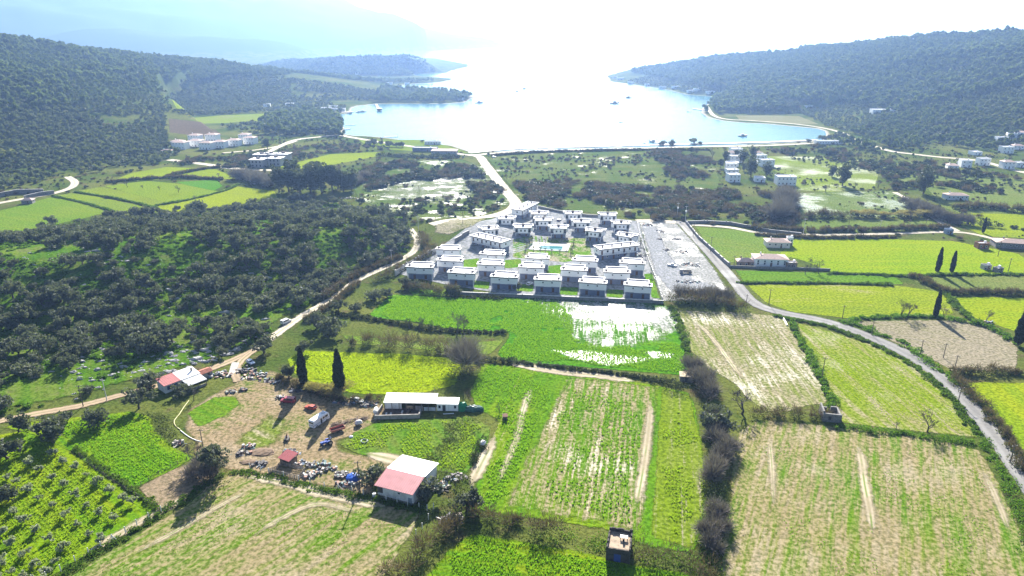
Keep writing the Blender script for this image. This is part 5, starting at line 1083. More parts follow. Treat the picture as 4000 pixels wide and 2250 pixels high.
def tpoly(w,d,n=1.35,dy=None,step=0.35):
    """villa roof plan: the side towards the viewer is wider and steps out in the middle; y = 0 is the near edge"""
    k=w*0.16; dy=dy or d*0.52
    return [(-w/2,0.35),(-k,0.35),(-k,0.0),(k,0.0),(k,0.35),(w/2,0.35),(w/2,dy),(w/2-n,dy),(w/2-n,d),(-w/2+n,d),(-w/2+n,dy),(-w/2,dy)]
def villa_back(label):
    """two-storey villa seen from its plain side: white upper floor on a grey-blue ground floor"""
    o=empty('villa',(0,0,0),0,label,'villa','villas of the white compound'); w,d=13.0,9.4; P=offset(tpoly(w,d),-0.4); Q=[(-w/2+0.9,1.5),(w/2-0.9,1.5),(w/2-0.9,d*0.5),(w/2-1.9,d*0.5),(w/2-1.9,d-0.7),(-w/2+1.9,d-0.7),(-w/2+1.9,d*0.5),(-w/2+0.9,d*0.5)]
    MB().prism(Q,-0.2,3.1).build('ground_floor_wall',W_GREY,o); MB().prism(P,3.1,6.25).build('upper_wall',W_WHITE,o)
    for x in (-2.1,2.1): window(o,x,0.752,4.75,0.75,0.8)
    for x in (-2.6,2.6): door(o,x,1.5,1.15,2.25)
    for s in (-1,1): window(o,s*(w/2-0.4),2.6,4.5,1.1,1.2,s,axis='y')
    for sx in (-1,1): MB().box(sx*(w/2-0.75)-0.14,sx*(w/2-0.75)+0.14,0.9,1.18,-0.1,3.1).build('column',W_WHITE,o)
    rf=MB().prism(offset(P,-0.02),6.25,6.33).build('roof',ROOF_GREY,o)
    for sx in (-1,1):
        MB().box(sx*(w/2-1.5)-0.3,sx*(w/2-1.5)+0.3,2.0,2.6,6.33,7.5).build('chimney',FASCIA,rf); MB().cyl((sx*0.9,3.0,6.33),(sx*0.9,3.0,6.75),0.22,8).build('vent',RIM,rf)
    ring(MB(),P,-0.12,0.32,6.12,6.55).build('fascia',FASCIA,o); ring(MB(),P,-0.16,0.38,6.55,6.78).build('parapet',RIM,o)
    return o
def villa_front(label):
    """the same villa seen from its balcony side"""
    o=empty('villa',(0,0,0),0,label,'villa','villas of the white compound'); w,d=12.6,9.2; n=1.3; P0=[(-w/2+n,0),(w/2-n,0),(w/2-n,d*0.5),(w/2,d*0.5),(w/2,d-0.3),(-w/2,d-0.3),(-w/2,d*0.5),(-w/2+n,d*0.5)]; P=offset(P0,-0.4)
    U=[(-w/2+n+0.4,1.9),(-2.9,1.9),(-2.9,0.4),(2.9,0.4),(2.9,1.9),(w/2-n-0.4,1.9),(w/2-n-0.4,d*0.5+0.4),(w/2-0.4,d*0.5+0.4),(w/2-0.4,d-0.7),(-w/2+0.4,d-0.7),(-w/2+0.4,d*0.5+0.4),(-w/2+n+0.4,d*0.5+0.4)]
    Q=[(-w/2+1.9,2.0),(w/2-1.9,2.0),(w/2-1.9,d-0.9),(-w/2+1.9,d-0.9)]
    MB().prism(Q,-0.2,3.05).build('ground_floor_wall',W_GREY,o); MB().prism(U,3.15,6.25).build('upper_wall',W_WHITE,o); MB().prism(offset(P,-0.05),3.0,3.15).build('floor_slab',RIM,o)
    for x in (-1.2,1.2): window(o,x,0.4,4.0,1.05,1.35)
    for sx in (-1,1):
        window(o,sx*3.9,1.9,3.2,1.5,2.2,frame=DARKMETAL,name='balcony_door'); rl=MB(); xa,xb=sorted((sx*2.95,sx*(w/2-n-0.45)))
        rl.box(xa,xb,0.44,0.49,4.05,4.12).box(xa,xb,0.44,0.49,3.2,3.26)
        for k in range(9): q=xa+(xb-xa)*k/8; rl.box(q-0.02,q+0.02,0.45,0.48,3.26,4.05)
        rl.build('railing',DARKMETAL,o); door(o,sx*2.0,2.0,1.0,2.2); window(o,sx*3.6,2.0,0.9,0.9,1.1)
        MB().box(sx*(w/2-n-0.7)-0.14,sx*(w/2-n-0.7)+0.14,0.5,0.78,-0.1,3.0).build('column',W_WHITE,o); window(o,sx*(w/2-0.4),d*0.75,4.3,1.2,1.2,sx,axis='y')
    rf=MB().prism(offset(P,-0.02),6.25,6.33).build('roof',ROOF_GREY,o); MB().box(-0.75,0.75,d*0.5,d*0.5+1.1,6.33,7.7).build('chimney',FASCIA,rf)
    for sx in (-1,1): MB().box(sx*3.6-0.16,sx*3.6+0.16,3.0,3.3,6.33,7.6).build('vent',FASCIA,rf)
    ring(MB(),P,-0.12,0.32,6.12,6.55).build('fascia',FASCIA,o); ring(MB(),P,-0.16,0.38,6.55,6.78).build('parapet',RIM,o); return o
Z1=lambda x,y:(1540+x*0.28986,760+y*0.28986); Z2=lambda x,y:(2040+x*0.28986,760+y*0.28986)
def edge_place(a,b,z):
    p=flat(a[0],a[1],z); q=flat(b[0],b[1],z); return ((p[0]+q[0])/2,(p[1]+q[1])/2,0.0),math.atan2(q[1]-p[1],q[0]-p[0]),math.hypot(q[0]-p[0],q[1]-p[1])
ORD=['first','second','third','fourth','fifth','sixth']
ROWS=[('front row nearest the green crop',[(Z1,(140,975),(527,990)),(Z1,(700,1050),(1085,1070)),(Z1,(1278,1105),(1670,1125)),(Z2,(145,1145),(535,1160)),(Z2,(748,1180),(1150,1205)),(Z2,(1360,1220),(1762,1245))]),
      ('second row behind the front row',[(Z1,(552,885),(922,905)),(Z1,(1100,940),(1485,955)),(Z2,(-63,978),(303,992)),(Z2,(505,1010),(885,1030)),(Z2,(1087,1045),(1472,1060))]),
      ('third row just before the pool',[(Z1,(543,735),(893,750)),(Z1,(1130,800),(1495,820)),(Z2,(30,855),(375,865)),(Z2,(660,885),(1025,905)),(Z2,(1297,920),(1665,940))])]
VB=None
for rw,lst in ROWS:
    for i,(zf,a,b) in enumerate(lst):
        loc,rz,wd=edge_place(zf(*a),zf(*b),6.7); s=wd/13.4; lb='white flat-roofed villa, %s from the left in the %s'%(ORD[i],rw)
        if VB is None: VB=villa_back(lb); VB.location=loc; VB.rotation_euler=(0,0,rz); VB.scale=(s,1,1)
        else: copy_tree(VB,loc,rz,(s,1,1),lb)
VF=None
for (c,rz,lb) in [(Z1(1505,330),-2,'white balcony villa at the far left of the compound'),(Z1(1300,470),14,'white balcony villa turned beside the left long block'),(Z1(1735,445),-2,'white balcony villa left of the pool villa'),(Z2(490,455),-3,'white balcony villa straight behind the pool'),(Z2(285,350),-3,'white balcony villa between the pool villas and the back row'),(Z2(225,262),-3,'white balcony villa next to the back long block'),
        (Z2(685,262),-3,'white balcony villa in the middle of the back row'),(Z2(800,375),-3,'white balcony villa behind the turned pool villa'),(Z2(955,495),-20,'white balcony villa turned towards the pool'),(Z2(1160,280),-3,'white balcony villa at the right of the back row'),(Z2(1345,395),-3,'white balcony villa by the back right corner'),(Z2(1360,560),-33,'white villa turned strongly behind the right long block')]:
    x,y=flat(c[0],c[1],6.7); loc=(x,y,0.0)
    if VF is None: VF=villa_front(lb); VF.location=loc; VF.rotation_euler=(0,0,R(rz))
    else: copy_tree(VF,loc,R(rz),None,lb)
def long_block(label,a,b,depth,doors=True):
    loc,rz,L=edge_place(a,b,6.7); o=empty('apartment_block',loc,rz,label,'building','long blocks of the compound'); h=L/2
    P=[(-h,0),(h,0),(h,depth),(-h,depth)]; P1=offset(P,-0.4); MB().prism([(-h+0.9,1.6),(h-0.9,1.6),(h-0.9,depth-0.8),(-h+0.9,depth-0.8)],-0.2,3.05).build('ground_floor_wall',W_GREY,o); MB().prism([(-h+0.4,1.4),(h-0.4,1.4),(h-0.4,depth-0.4),(-h+0.4,depth-0.4)],3.05,6.25).build('upper_wall',W_WHITE,o)
    MB().box(-h+2.0,h-2.0,0.1,1.4,2.95,3.12).build('balcony_slab',RIM,o); rl=MB().box(-h+2.0,h-2.0,0.12,0.17,4.0,4.07)
    for k in range(int(L/1.2)): q=-h+2.1+k*1.2*(L-4.2)/(int(L/1.2)*1.2); rl.box(q-0.02,q+0.02,0.13,0.16,3.12,4.0)
    rl.build('railing',DARKMETAL,o); n=max(4,int(L/3.4))
    for k in range(n):
        x=-h+2.2+(L-4.4)*k/(n-1)
        if k%2: window(o,x,1.4,4.1,1.2,1.3); window(o,x,1.6,1.1,1.1,1.1)
        else: door(o,x,1.4,1.0,2.2,z=3.12); door(o,x+0.6,1.6,1.0,2.2)
    st=MB()
    for k in range(10): st.box(h*0.1+k*0.42,h*0.1+k*0.42+0.46,-1.0,0.05,-0.1,0.30+k*0.30)
    st.build('outside_stair',CAPW,o)
    for s in (-1,1): window(o,s*(h-0.4),depth*0.5,4.2,1.3,1.3,s,axis='y')
    rf=MB().prism(offset(P1,-0.02),6.25,6.33).build('roof',ROOF_GREY,o)
    for k in range(4): x=-h*0.7+h*1.4*k/3; MB().box(x-0.25,x+0.25,depth*0.45,depth*0.45+0.5,6.33,7.7).build('chimney',FASCIA,rf)
    ring(MB(),P1,-0.12,0.32,6.12,6.55).build('fascia',FASCIA,o); ring(MB(),P1,-0.16,0.38,6.55,6.78).build('parapet',RIM,o); return o
long_block('long white two-storey block with an outside stair, left of the pool',Z1(1005,548),Z1(1440,650),9.0)
long_block('long white two-storey block right of the pool',Z2(1045,742),Z2(1590,682),8.5)
long_block('long white two-storey block at the back by the dirt road',Z1(1735,213),Z1(1955,105),9.0)
# swimming pool
def pool():
    c=[flat(*Z2(*p)) for p in [(90,745),(615,772),(650,675),(160,650)]]; o=empty('swimming_pool',(c[0][0],c[0][1],0),0,'turquoise swimming pool with a pale terrace between the villas','pool'); b=Vector((c[0][0],c[0][1]))
    rel=lambda q:(q[0]-b.x,q[1]-b.y)
    MB().prism([rel(q) for q in c],-0.2,0.45).build('terrace',mat('pale_pool_terrace',(0.62,0.59,0.53),0.8,0.06),o)
    m,nt,bs=_nodes('pool_water'); bs.inputs['Base Color'].default_value=(0.05,0.19,0.20,1); bs.inputs['Specular IOR Level'].default_value=0.12; bs.inputs['Roughness'].default_value=0.03
    w=[rel(flat(*Z2(*p),0.45)) for p in [(228,737),(535,752),(553,697),(243,686)]]; k=[rel(flat(*Z2(*p),0.45)) for p in [(150,730),(215,735),(232,686),(168,683)]]
    MB().prism(w,0.452,0.46).build('main_basin_water',m,o); MB().prism(k,0.452,0.46).build('shallow_basin_water',mat('shallow_pool',(0.35,0.55,0.55),0.2,0.03),o)
    ring(MB(),w,0.02,0.28,0.452,0.52).build('coping',RIM,o)
pool()
# young palms round the pool
def palm_parts():
    rng=random.Random(5); f=MB()
    for k in range(11):
        a=k*2*math.pi/11+rng.uniform(-.2,.2); L=rng.uniform(0.9,1.3); up=rng.uniform(0.2,0.7); c,s=math.cos(a),math.sin(a); p=[(0,0,1.5),(c*L*0.5,s*L*0.5,1.5+up),(c*L,s*L,1.5+up*0.55)]; w=0.13
        vs=[]; 
        for q in p: vs+=[(q[0]-s*w,q[1]+c*w,q[2]),(q[0]+s*w,q[1]-c*w,q[2])]
        f.add(vs,[(0,1,3,2),(2,3,5,4)])
    return MB().tube([(0,0,-0.1),(0,0,1.5)],[0.16,0.11],6).mesh('palm_trunk'),f.mesh('palm_fronds')
PT,PF=palm_parts()
for i,p in enumerate([(155,775),(240,785),(310,785),(398,790),(505,795),(590,805),(652,800),(695,670),(688,700),(672,765),(130,655),(100,675),(75,705),(55,730),(40,772),(230,650),(310,660),(1590,690),(1600,640),(1655,860),(1640,800),(1735,1120)]):
    x,y=flat(*Z2(*p)); o=empty('palm_tree',(x,y,0),rnd.random()*6,'small young palm planted around the swimming pool' if i<17 else 'small young palm along the compound fence','palm','young palms by the pool' if i<17 else 'young palms along the fence'); s=rnd.uniform(0.9,1.6); o.scale=(s,s,s*1.1); link('trunk',PT,BARK,o); link('fronds',PF,L_BRAM,o)
# walls
def wall_run(name,label,pts,h,w,m,cap=None,posts=0,cat='wall',world=None):
    P=world or [flat(*p) for p in pts]; b=P[0]; o=empty(name,(b[0],b[1],0),0,label,cat); body=MB(); cp=MB()
    for (p,q) in zip(P[:-1],P[1:]):
        d=Vector((q[0]-p[0],q[1]-p[1])); L=d.length; a=math.atan2(d.y,d.x); c=((p[0]+q[0])/2-b[0],(p[1]+q[1])/2-b[1]); z0=hz((p[0]+q[0])/2,(p[1]+q[1])/2)
        body.obox((c[0],c[1],z0+h/2-0.15),(L+w*0.9,w,h+0.3),a)
        if cap: cp.obox((c[0],c[1],z0+h+0.06),(L+w*0.9,w+0.12,0.12),a)
        if posts:
            for k in range(int(L/posts)+1):
                t=k*posts/L; x=p[0]+d.x*t-b[0]; y=p[1]+d.y*t-b[1]; MB().obox((x,y,z0+h*0.62),(w+0.25,w+0.25,h*1.25),a).build('pillar',m,o)
    body.build('wall_body',m,o); 
    if cap: cp.build('coping',cap,o)
    return o
wall_run('compound_wall','tall pale wall stepping along the left side of the villa compound',[Z1(20,1095),Z1(170,990),Z1(330,905),Z1(460,835),Z1(570,790)],2.6,0.4,CAPW,STONE,9.0)
wall_run('compound_wall','stone wall behind the left long block',[Z1(820,690),Z1(920,635),Z1(1010,590)],2.2,0.4,STONE,CAPW)
wall_run('compound_wall','low dark stone wall in front of the front-row villas',[(1800,1152),(1950,1158),(2040,1162),(2250,1172),(2450,1180),(2590,1186)],1.5,0.5,STONE,CAPW)
wall_run('compound_wall','low wall and fence between the compound and the gravel lot',[Z2(1545,365),Z2(1600,610),Z2(1700,885),Z2(1800,1140),Z2(1890,1420)],1.0,0.35,CAPW,None,4.0)
wall_run('compound_wall','low wall along the back of the villa compound',[(2103,812),(2180,830),(2290,846),(2395,852)],1.6,0.3,STONE,CAPW)
RW=[Zc(2,1,1750,800),Zc(2,1,1870,950),Zc(2,1,2030,1095),Zc(2,1,2120,1180),Zc(2,1,2185,1235)]
wall_run('field_wall','stone wall with pillars along the paved road',RW,2.0,0.45,STONE,CAPW,9.0)
wall_run('field_wall','stone wall along the top of the walled green field',[Zc(2,1,1750,800),Zc(2,1,1960,795),Zc(2,1,2190,808),Zc(2,1,2390,845),Zc(3,1,0,885),Zc(3,1,330,920)],1.8,0.45,STONE,CAPW,12.0)
wall_run('field_wall','stone wall below the lane house',[Zc(2,1,2190,1240),Zc(2,1,2560,1255),Zc(3,1,320,1262),Zc(3,1,620,1275)],1.3,0.45,STONE)
wall_run('lane_wall','grey retaining wall beside the far left track',[Zc(0,1,-60,545),Zc(0,1,180,500),Zc(0,1,440,495)],3.4,0.5,STONE,CAPW)
wall_run('lane_wall','second grey wall above the left-edge field',[Zc(0,1,250,555),Zc(0,1,400,520),Zc(0,1,545,500)],2.8,0.5,STONE,CAPW)
# village houses
def small_house(label,loc,rz,w,d,h,roof,group,wm=None,name='house',chim=True):
    o=empty(name,loc,rz,label,'house',group); wm=wm or W_WHITE; MB().box(-w/2,w/2,-d/2,d/2,-0.5,h).build('wall',wm,o)
    if roof=='hip':
        e=0.5; r=MB(); a,b=w/2+e,d/2+e; r.add([(-a,-b,h),(a,-b,h),(a,b,h),(-a,b,h),(-w*0.18,0,h+1.5),(w*0.18,0,h+1.5)],[(0,1,5,4),(1,2,5),(2,3,4,5),(3,0,4),(3,2,1,0)]); rf=r.build('roof',mat('weathered_roof_tiles',(0.50,0.36,0.30),0.85,0.1),o)
        MB().box(-w*0.3,-w*0.3+0.6,0.4,1.0,h+0.6,h+2.2).build('chimney',wm,rf)
    elif roof=='flat':
        rf=MB().box(-w/2+0.2,w/2-0.2,-d/2+0.2,d/2-0.2,h,h+0.06).build('roof',ROOF_GREY,o); ring(MB(),[(-w/2,-d/2),(w/2,-d/2),(w/2,d/2),(-w/2,d/2)],-0.22,0.02,h,h+0.55).build('parapet',wm,o)
        MB().box(w*0.2,w*0.2+1.0,0,1.0,h+0.06,h+1.3).build('water_tank',RIM,rf)
    n=max(2,int(w/3))
    for k in range(n):
        x=-w/2+w*(k+0.5)/n; window(o,x,-d/2,h-1.9,1.0,1.1)
        if h>4: window(o,x,-d/2,1.0,1.0,1.2) if k!=n//2 else door(o,x,-d/2,1.0,2.1)
    if h<=4: door(o,w*0.12,-d/2,0.9,2.0)
    return o
LV=[(140,250,'reddish-roofed','at the left end',1),(165,265,'second','beside the left end',0),(315,185,'third','in the back row',0),(325,240,'fourth','in the front row',0),(435,270,'fifth','at the front of the village',0),(490,185,'sixth','in the back row centre',0),(570,255,'seventh','in the front row centre',0),(710,235,'eighth','right of centre',0),(820,175,'ninth','highest at the right',0),(875,215,'tenth','at the right end',0)]
for i,(zx,zy,a,b,_) in enumerate(LV):
    px=640+zx*0.38462; py=480+zy*0.38462; g=G(px,py); small_house('white house of the left village, %s from the left, %s'%(['first','second','third','fourth','fifth','sixth','seventh','eighth','ninth','tenth'][i],b),(g[0],g[1]+3,g[2]),R(rnd.uniform(-14,-4)),rnd.uniform(12,14.5),10,rnd.uniform(6.4,7.6),'hip','left village houses')
def shell_house(label,px,py,w,d):
    g=G(px,py); o=empty('unfinished_house',(g[0],g[1]+d/2,g[2]),R(-6),label,'house','unfinished houses'); body=MB()
    body.box(-w/2,w/2,-d/2,d/2,-0.4,7.2).build('wall',mat('grey_blockwork',(0.34,0.33,0.33),0.9,0.1),o); MB().box(-w/2-0.9,w/2+0.9,-d/2-0.9,d/2+0.9,7.2,7.5).build('roof_slab',RIM,o); MB().box(-1.6,1.6,-1,1.2,7.5,8.8).build('stair_head',FASCIA,o); MB().box(-w/2-0.5,w/2+0.5,-d/2-0.6,-d/2,3.4,3.6).build('floor_slab',CONC,o)
    for x in (-w*0.3,0,w*0.3):
        for z in (1.0,4.4): MB().box(x-0.6,x+0.6,-d/2-0.03,-d/2+0.1,z,z+1.7).build('window_opening',DARKMETAL,o)  # dark panels on the wall painted as the shade inside the windows
for i,(zx,zy,lb) in enumerate([(950,455,'grey unfinished house with white roof slab, nearest of the group'),(985,400,'grey unfinished house behind the nearest one'),(1085,395,'grey unfinished house at the back of the group'),(1130,440,'grey unfinished house right of the nearest one'),(1205,395,'grey unfinished house half hidden by the eucalyptus')]): shell_house(lb,640+zx*0.38462,480+zy*0.38462,12,10)
# holiday houses right of the marsh and the village at the right edge
HH=[(2200,385,'nearest of the left row'),(2190,300,'second of the left row'),(2180,265,'third of the left row'),(2200,225,'fourth of the left row'),(2230,190,'fifth of the left row'),(2190,150,'far end of the left row'),(2470,385,'nearest of the right row'),(2500,200,'middle of the right row'),(2540,230,'fourth of the right row'),(2480,150,'fifth of the right row'),(2230,110,'farthest of the left row'),(2450,120,'farthest of the right row')]
for i,(zx,zy,lb) in enumerate(HH):
    g=G(*Zc(2,1,zx,zy)); small_house('white flat-roofed holiday house, '+lb,(g[0]+3,g[1]+5,g[2]),R(rnd.uniform(-12,8)),rnd.uniform(8,13),rnd.uniform(7,10),rnd.choice((3.2,3.4,6.0)),rnd.choice(('flat','flat','hip')),'holiday houses behind the marsh')
g=G(*Zc(3,1,190,415)); small_house('white holiday house with a dark ground floor at the right end',(g[0],g[1]+5,0),R(-4),15,10,6.6,'flat','holiday houses behind the marsh')
for i,(x,y,lb) in enumerate([(3730,665,'lowest white house of the right-hand village'),(3780,655,'white house beside the lowest one of the right-hand village'),(3850,648,'white house in the front of the right-hand village'),(3945,660,'white house at the right front of the village'),(3990,655,'white house cut by the right edge of the picture'),(3940,600,'white house in the middle of the right-hand village'),(3985,585,'white house at the right middle of the village'),(3920,560,'tall white house at the top left of the right-hand village'),(3960,545,'white house at the top of the right-hand village'),(3995,540,'white house at the top right corner of the village'),(3820,607,'low dark-roofed house by the village road')]):
    g=G(x,y); small_house(lb,(g[0],g[1]+5,g[2]),R(rnd.uniform(-25,5)),rnd.uniform(8,11),rnd.uniform(7,9.5),rnd.choice((4.0,6.2)) if i<10 else 3.0,'flat' if i%3 else 'hip','right-hand village houses')
g=G(3465,447); small_house('large white house alone on the right hillside',(g[0],g[1]+8,g[2]),R(-8),36,14,6,'flat',None); g=G(3160,425); small_house('small white house in the scrub above the right shore',(g[0],g[1]+5,g[2]),0,12,9,4.5,'flat',None)
for i,(x,y,w,lb) in enumerate([(2400,306,16,'white shore house at the tip of the right headland'),(2425,312,18,'white shore house near the right headland'),(2465,328,14,'white shore house left of the right cove'),(2530,336,12,'low white shore house along the right coast'),(2590,346,16,'white shore house at the mouth of the cove'),(2640,345,16,'white house above the mouth of the cove'),(2700,362,16,'low white boathouse in the right cove'),(2725,355,14,'white house above the boathouse in the right cove'),(2775,366,16,'white house at the inner right cove'),(2850,378,14,'white house behind the inner cove'),(2810,374,12,'small white house between the cove houses'),(1800,392,12,'white house at the tip of the near spit'),(1320,436,22,'long white shed by the left jetty'),(1300,426,14,'white house above the left jetty'),(1280,432,12,'small house left of the jetty shed'),(1520,330,14,'white house on the second spit'),(1590,332,12,'white boathouse on the second spit'),(1400,290,18,'white house in the pine gap of the second spit'),(1130,415,14,'white house in the gardens left of the bay'),(1040,418,12,'white garden house below the left hill'),(1250,433,13,'white garden house near the left shore')]):
    g=G(x,y); small_house(lb,(g[0],g[1]+4,max(g[2],0)),R(rnd.uniform(-15,15)),w,9,4.5,'flat',None)
g=G(1690,565); small_house('flat white beach hut at the water edge',(g[0],g[1]+3,0),0,18,6,3.2,'flat',None); g=G(1660,592); small_house('long dark-windowed beach restaurant',(g[0],g[1]+4,0),R(-5),26,8,3.6,'flat',None,W_GREY); g=G(1735,603); small_house('grey-roofed beach pavilion by the road junction',(g[0],g[1]+6,0),R(-4),26,13,3.6,'hip',None,CONC); g=G(3240,563); small_house('low white beach bar below the beach trees',(g[0],g[1]+3,0),0,30,8,3.2,'flat',None)
# farmhouses on the right
g=G(*Zc(2,1,2540,1235)); small_house('white lane house with a pale metal roof',(g[0]+4,g[1]+5,0),R(-6),17,9,4.2,'hip',None); g=G(*Zc(3,1,240,1245)); small_house('small brown hut beside the lane house',(g[0],g[1]+2,0),R(-6),5.5,4,2.4,'flat',None,mat('brown_block',(0.33,0.25,0.2),0.9,0.1),'hut'); g=G(*Zc(2,1,2360,1215)); small_house('low brown-roofed shed left of the lane house',(g[0],g[1]+2.5,0),R(-4),9,5,1.8,'hip',None,mat('brown_block',(0.33,0.25,0.2),0.9,0.1),'shed')
g=G(*Zc(3,1,110,1045)); small_house('grey farm cottage with a lean-to inside the walled field',(g[0],g[1]+4,0),R(-6),13,8,3.4,'hip',None,CAPW); g=G(*Zc(3,1,195,1030)); small_house('white water tower hut beside the farm cottage',(g[0]+2,g[1]+3,0),R(-6),3.2,3.2,4.6,'flat',None,None,'hut')
g=G(*Zc(3,1,1910,565)); small_house('small pale blue shed in the far meadow',(g[0],g[1]+4,0),R(-5),15,8,3.6,'hip',None,mat('pale_blue_wall',(0.55,0.62,0.66),0.8,0.06),'shed'); g=G(*Zc(3,1,2480,1060)); small_house('long stone barn with a red tiled roof at the right edge',(g[0]+4,g[1]+5,0),R(-14),24,9,3.4,'hip',None,STONE,'barn')
g=G(*Zc(3,1,1825,905)); small_house('small blue kiosk beside the field lane',(g[0],g[1]+1.5,0),0,4.2,3,2.6,'flat',None,mat('blue_grey_panel',(0.25,0.33,0.45),0.7,0.06),'kiosk'); g=G(*Zc(3,1,2165,1055)); small_house('small red-brown hut alone in the bright field',(g[0],g[1]+2,0),R(-5),6.0,4.5,3.0,'flat',None,mat('rusty_panel',(0.28,0.13,0.07),0.8,0.15),'hut'); g=G(*Zc(0,1,270,600)); small_house('little grey-roofed shed at the far left field edge',(g[0],g[1]+2,g[2]),R(10),7,5,2.6,'hip',None,STONE,'shed')
g=G(*Zc(0,1,1670,95)); small_house('small hut with a green roof left of the village',(g[0],g[1]+2,g[2]),0,10,7,3,'hip',None,mat('mint_panel',(0.35,0.62,0.50),0.7,0.05),'hut')
g=G(*Zc(3,1,2200,1260)); small_house('tiny shed with a white roof in the right-hand plot',(g[0],g[1]+1,0),0,4,3,2,'flat',None,CONC,'shed'); g=G(*Zc(3,1,2320,1290)); small_house('tiny dark shed in the right-hand plot',(g[0],g[1]+1,0),R(20),4,3,2,'flat',None,STONE,'shed')
# ------------------------------------------------------------------ the farm
REDROOF=mat('faded_red_metal_roof',(0.42,0.14,0.13),0.6,0.08,0.6); WHITEROOF=mat('white_metal_roof',(0.78,0.78,0.78),0.5,0.04,0.5); GREYROOF=mat('grey_corrugated_roof',(0.55,0.56,0.58),0.5,0.08,0.6); TILE=mat('red_clay_tiles',(0.45,0.17,0.11),0.8,0.12,1.2); WALLW=mat('limewashed_wall',(0.66,0.67,0.68),0.85,0.10,0.6); BLOCK=mat('hollow_block_wall',(0.36,0.33,0.30),0.9,0.16,1.0); WOOD=mat('weathered_wood',(0.20,0.15,0.11),0.9,0.2,2.0); MUD=mat('dark_earth_floor',(0.13,0.10,0.075),0.95,0.2)
def frame_of(a,b,z):
    p=flat(a[0],a[1],z); q=flat(b[0],b[1],z); return p,math.atan2(q[1]-p[1],q[0]-p[0]),math.hypot(q[0]-p[0],q[1]-p[1])
def ribs(mb,prof,x0,x1,step,w=0.06,h=0.05):
    """standing seams laid on a sloping roof plane given by two (y,z) ends"""
    (y0,z0),(y1,z1)=prof; n=int((x1-x0)/step); L=math.hypot(y1-y0,z1-z0); t=math.atan2(z1-z0,y1-y0)
    for k in range(n+1):
        x=x0+k*step; mb.obox((x,(y0+y1)/2,(z0+z1)/2+h*0.5),(w,L,h),0,t)
    return mb
def farmhouse():
    X=lambda x,y:(560+x*0.16563,1400+y*0.16563)
    p,rz,L=frame_of(X(480,670),X(1345,350),2.9); o=empty('farmhouse',(p[0],p[1],0),rz,'low farmhouse with a red and white metal roof beside the tan track','house'); d=6.2; a=L*0.46
    MB().box(0.3,L-0.3,0.4,d-0.3,-0.3,2.85).build('wall',WALLW,o)
    def slope(x0,x1,m,name):
        r=MB(); r.profile_x([(0,2.9),(d,3.7),(d,3.82),(0,3.02)],x0,x1); k=r.build(name,m,o); ribs(MB(),((0,3.02),(d,3.82)),x0+0.15,x1-0.1,0.75).build('seam',m,k)
    slope(0,a,REDROOF,'red_roof'); slope(a+0.01,L,WHITEROOF,'white_or_sunlit_roof')
    window(o,2.9,0.4,1.0,2.6,1.4,frame=FRAME); window(o,6.5,0.4,1.2,0.9,1.1); door(o,L*0.62,0.4,1.0,2.1)
    for x in (1.5,4.3): MB().box(x-0.35,x+0.35,0.30,0.39,1.0,2.4).build('shutter',mat('navy_shutter',(0.05,0.07,0.16),0.6,0.05),o)
    v=MB().profile_x([(-5.0,2.3),(-0.3,2.75),(-0.3,2.85),(-5.0,2.4)],L*0.47,L*0.98).build('veranda_roof',GREYROOF,o); ribs(MB(),((-5.0,2.4),(-0.3,2.85)),L*0.48,L*0.97,0.5).build('seam',GREYROOF,v)
    for x in (L*0.49,L*0.73,L*0.96): MB().box(x-0.08,x+0.08,-4.8,-4.64,-0.2,2.32).build('veranda_post',WOOD,o)
    MB().box(L*0.5,L*0.95,-4.6,-4.45,-0.1,0.9).build('veranda_wall',BLOCK,o); MB().box(L*0.86,L*0.86+0.5,3.0,3.5,3.3,4.7).build('chimney',BLOCK,o)
    q=flat(*X(1460,420)); s=empty('outhouse',(q[0],q[1],0),rz,'small outhouse with a faded tiled roof beside the farmhouse','shed'); MB().box(-2.0,2.0,-1.8,1.8,-0.2,2.1).build('wall',BLOCK,s); r=MB().profile_x([(-2.1,2.1),(0,2.8),(2.1,2.1)],-2.2,2.2).build('roof',TILE,s); ribs(MB(),((-2.1,2.1),(0,2.8)),-2.1,2.1,0.35,0.1,0.06).build('tile_row',TILE,r); door(s,0.6,-1.8,0.9,1.8)
farmhouse()
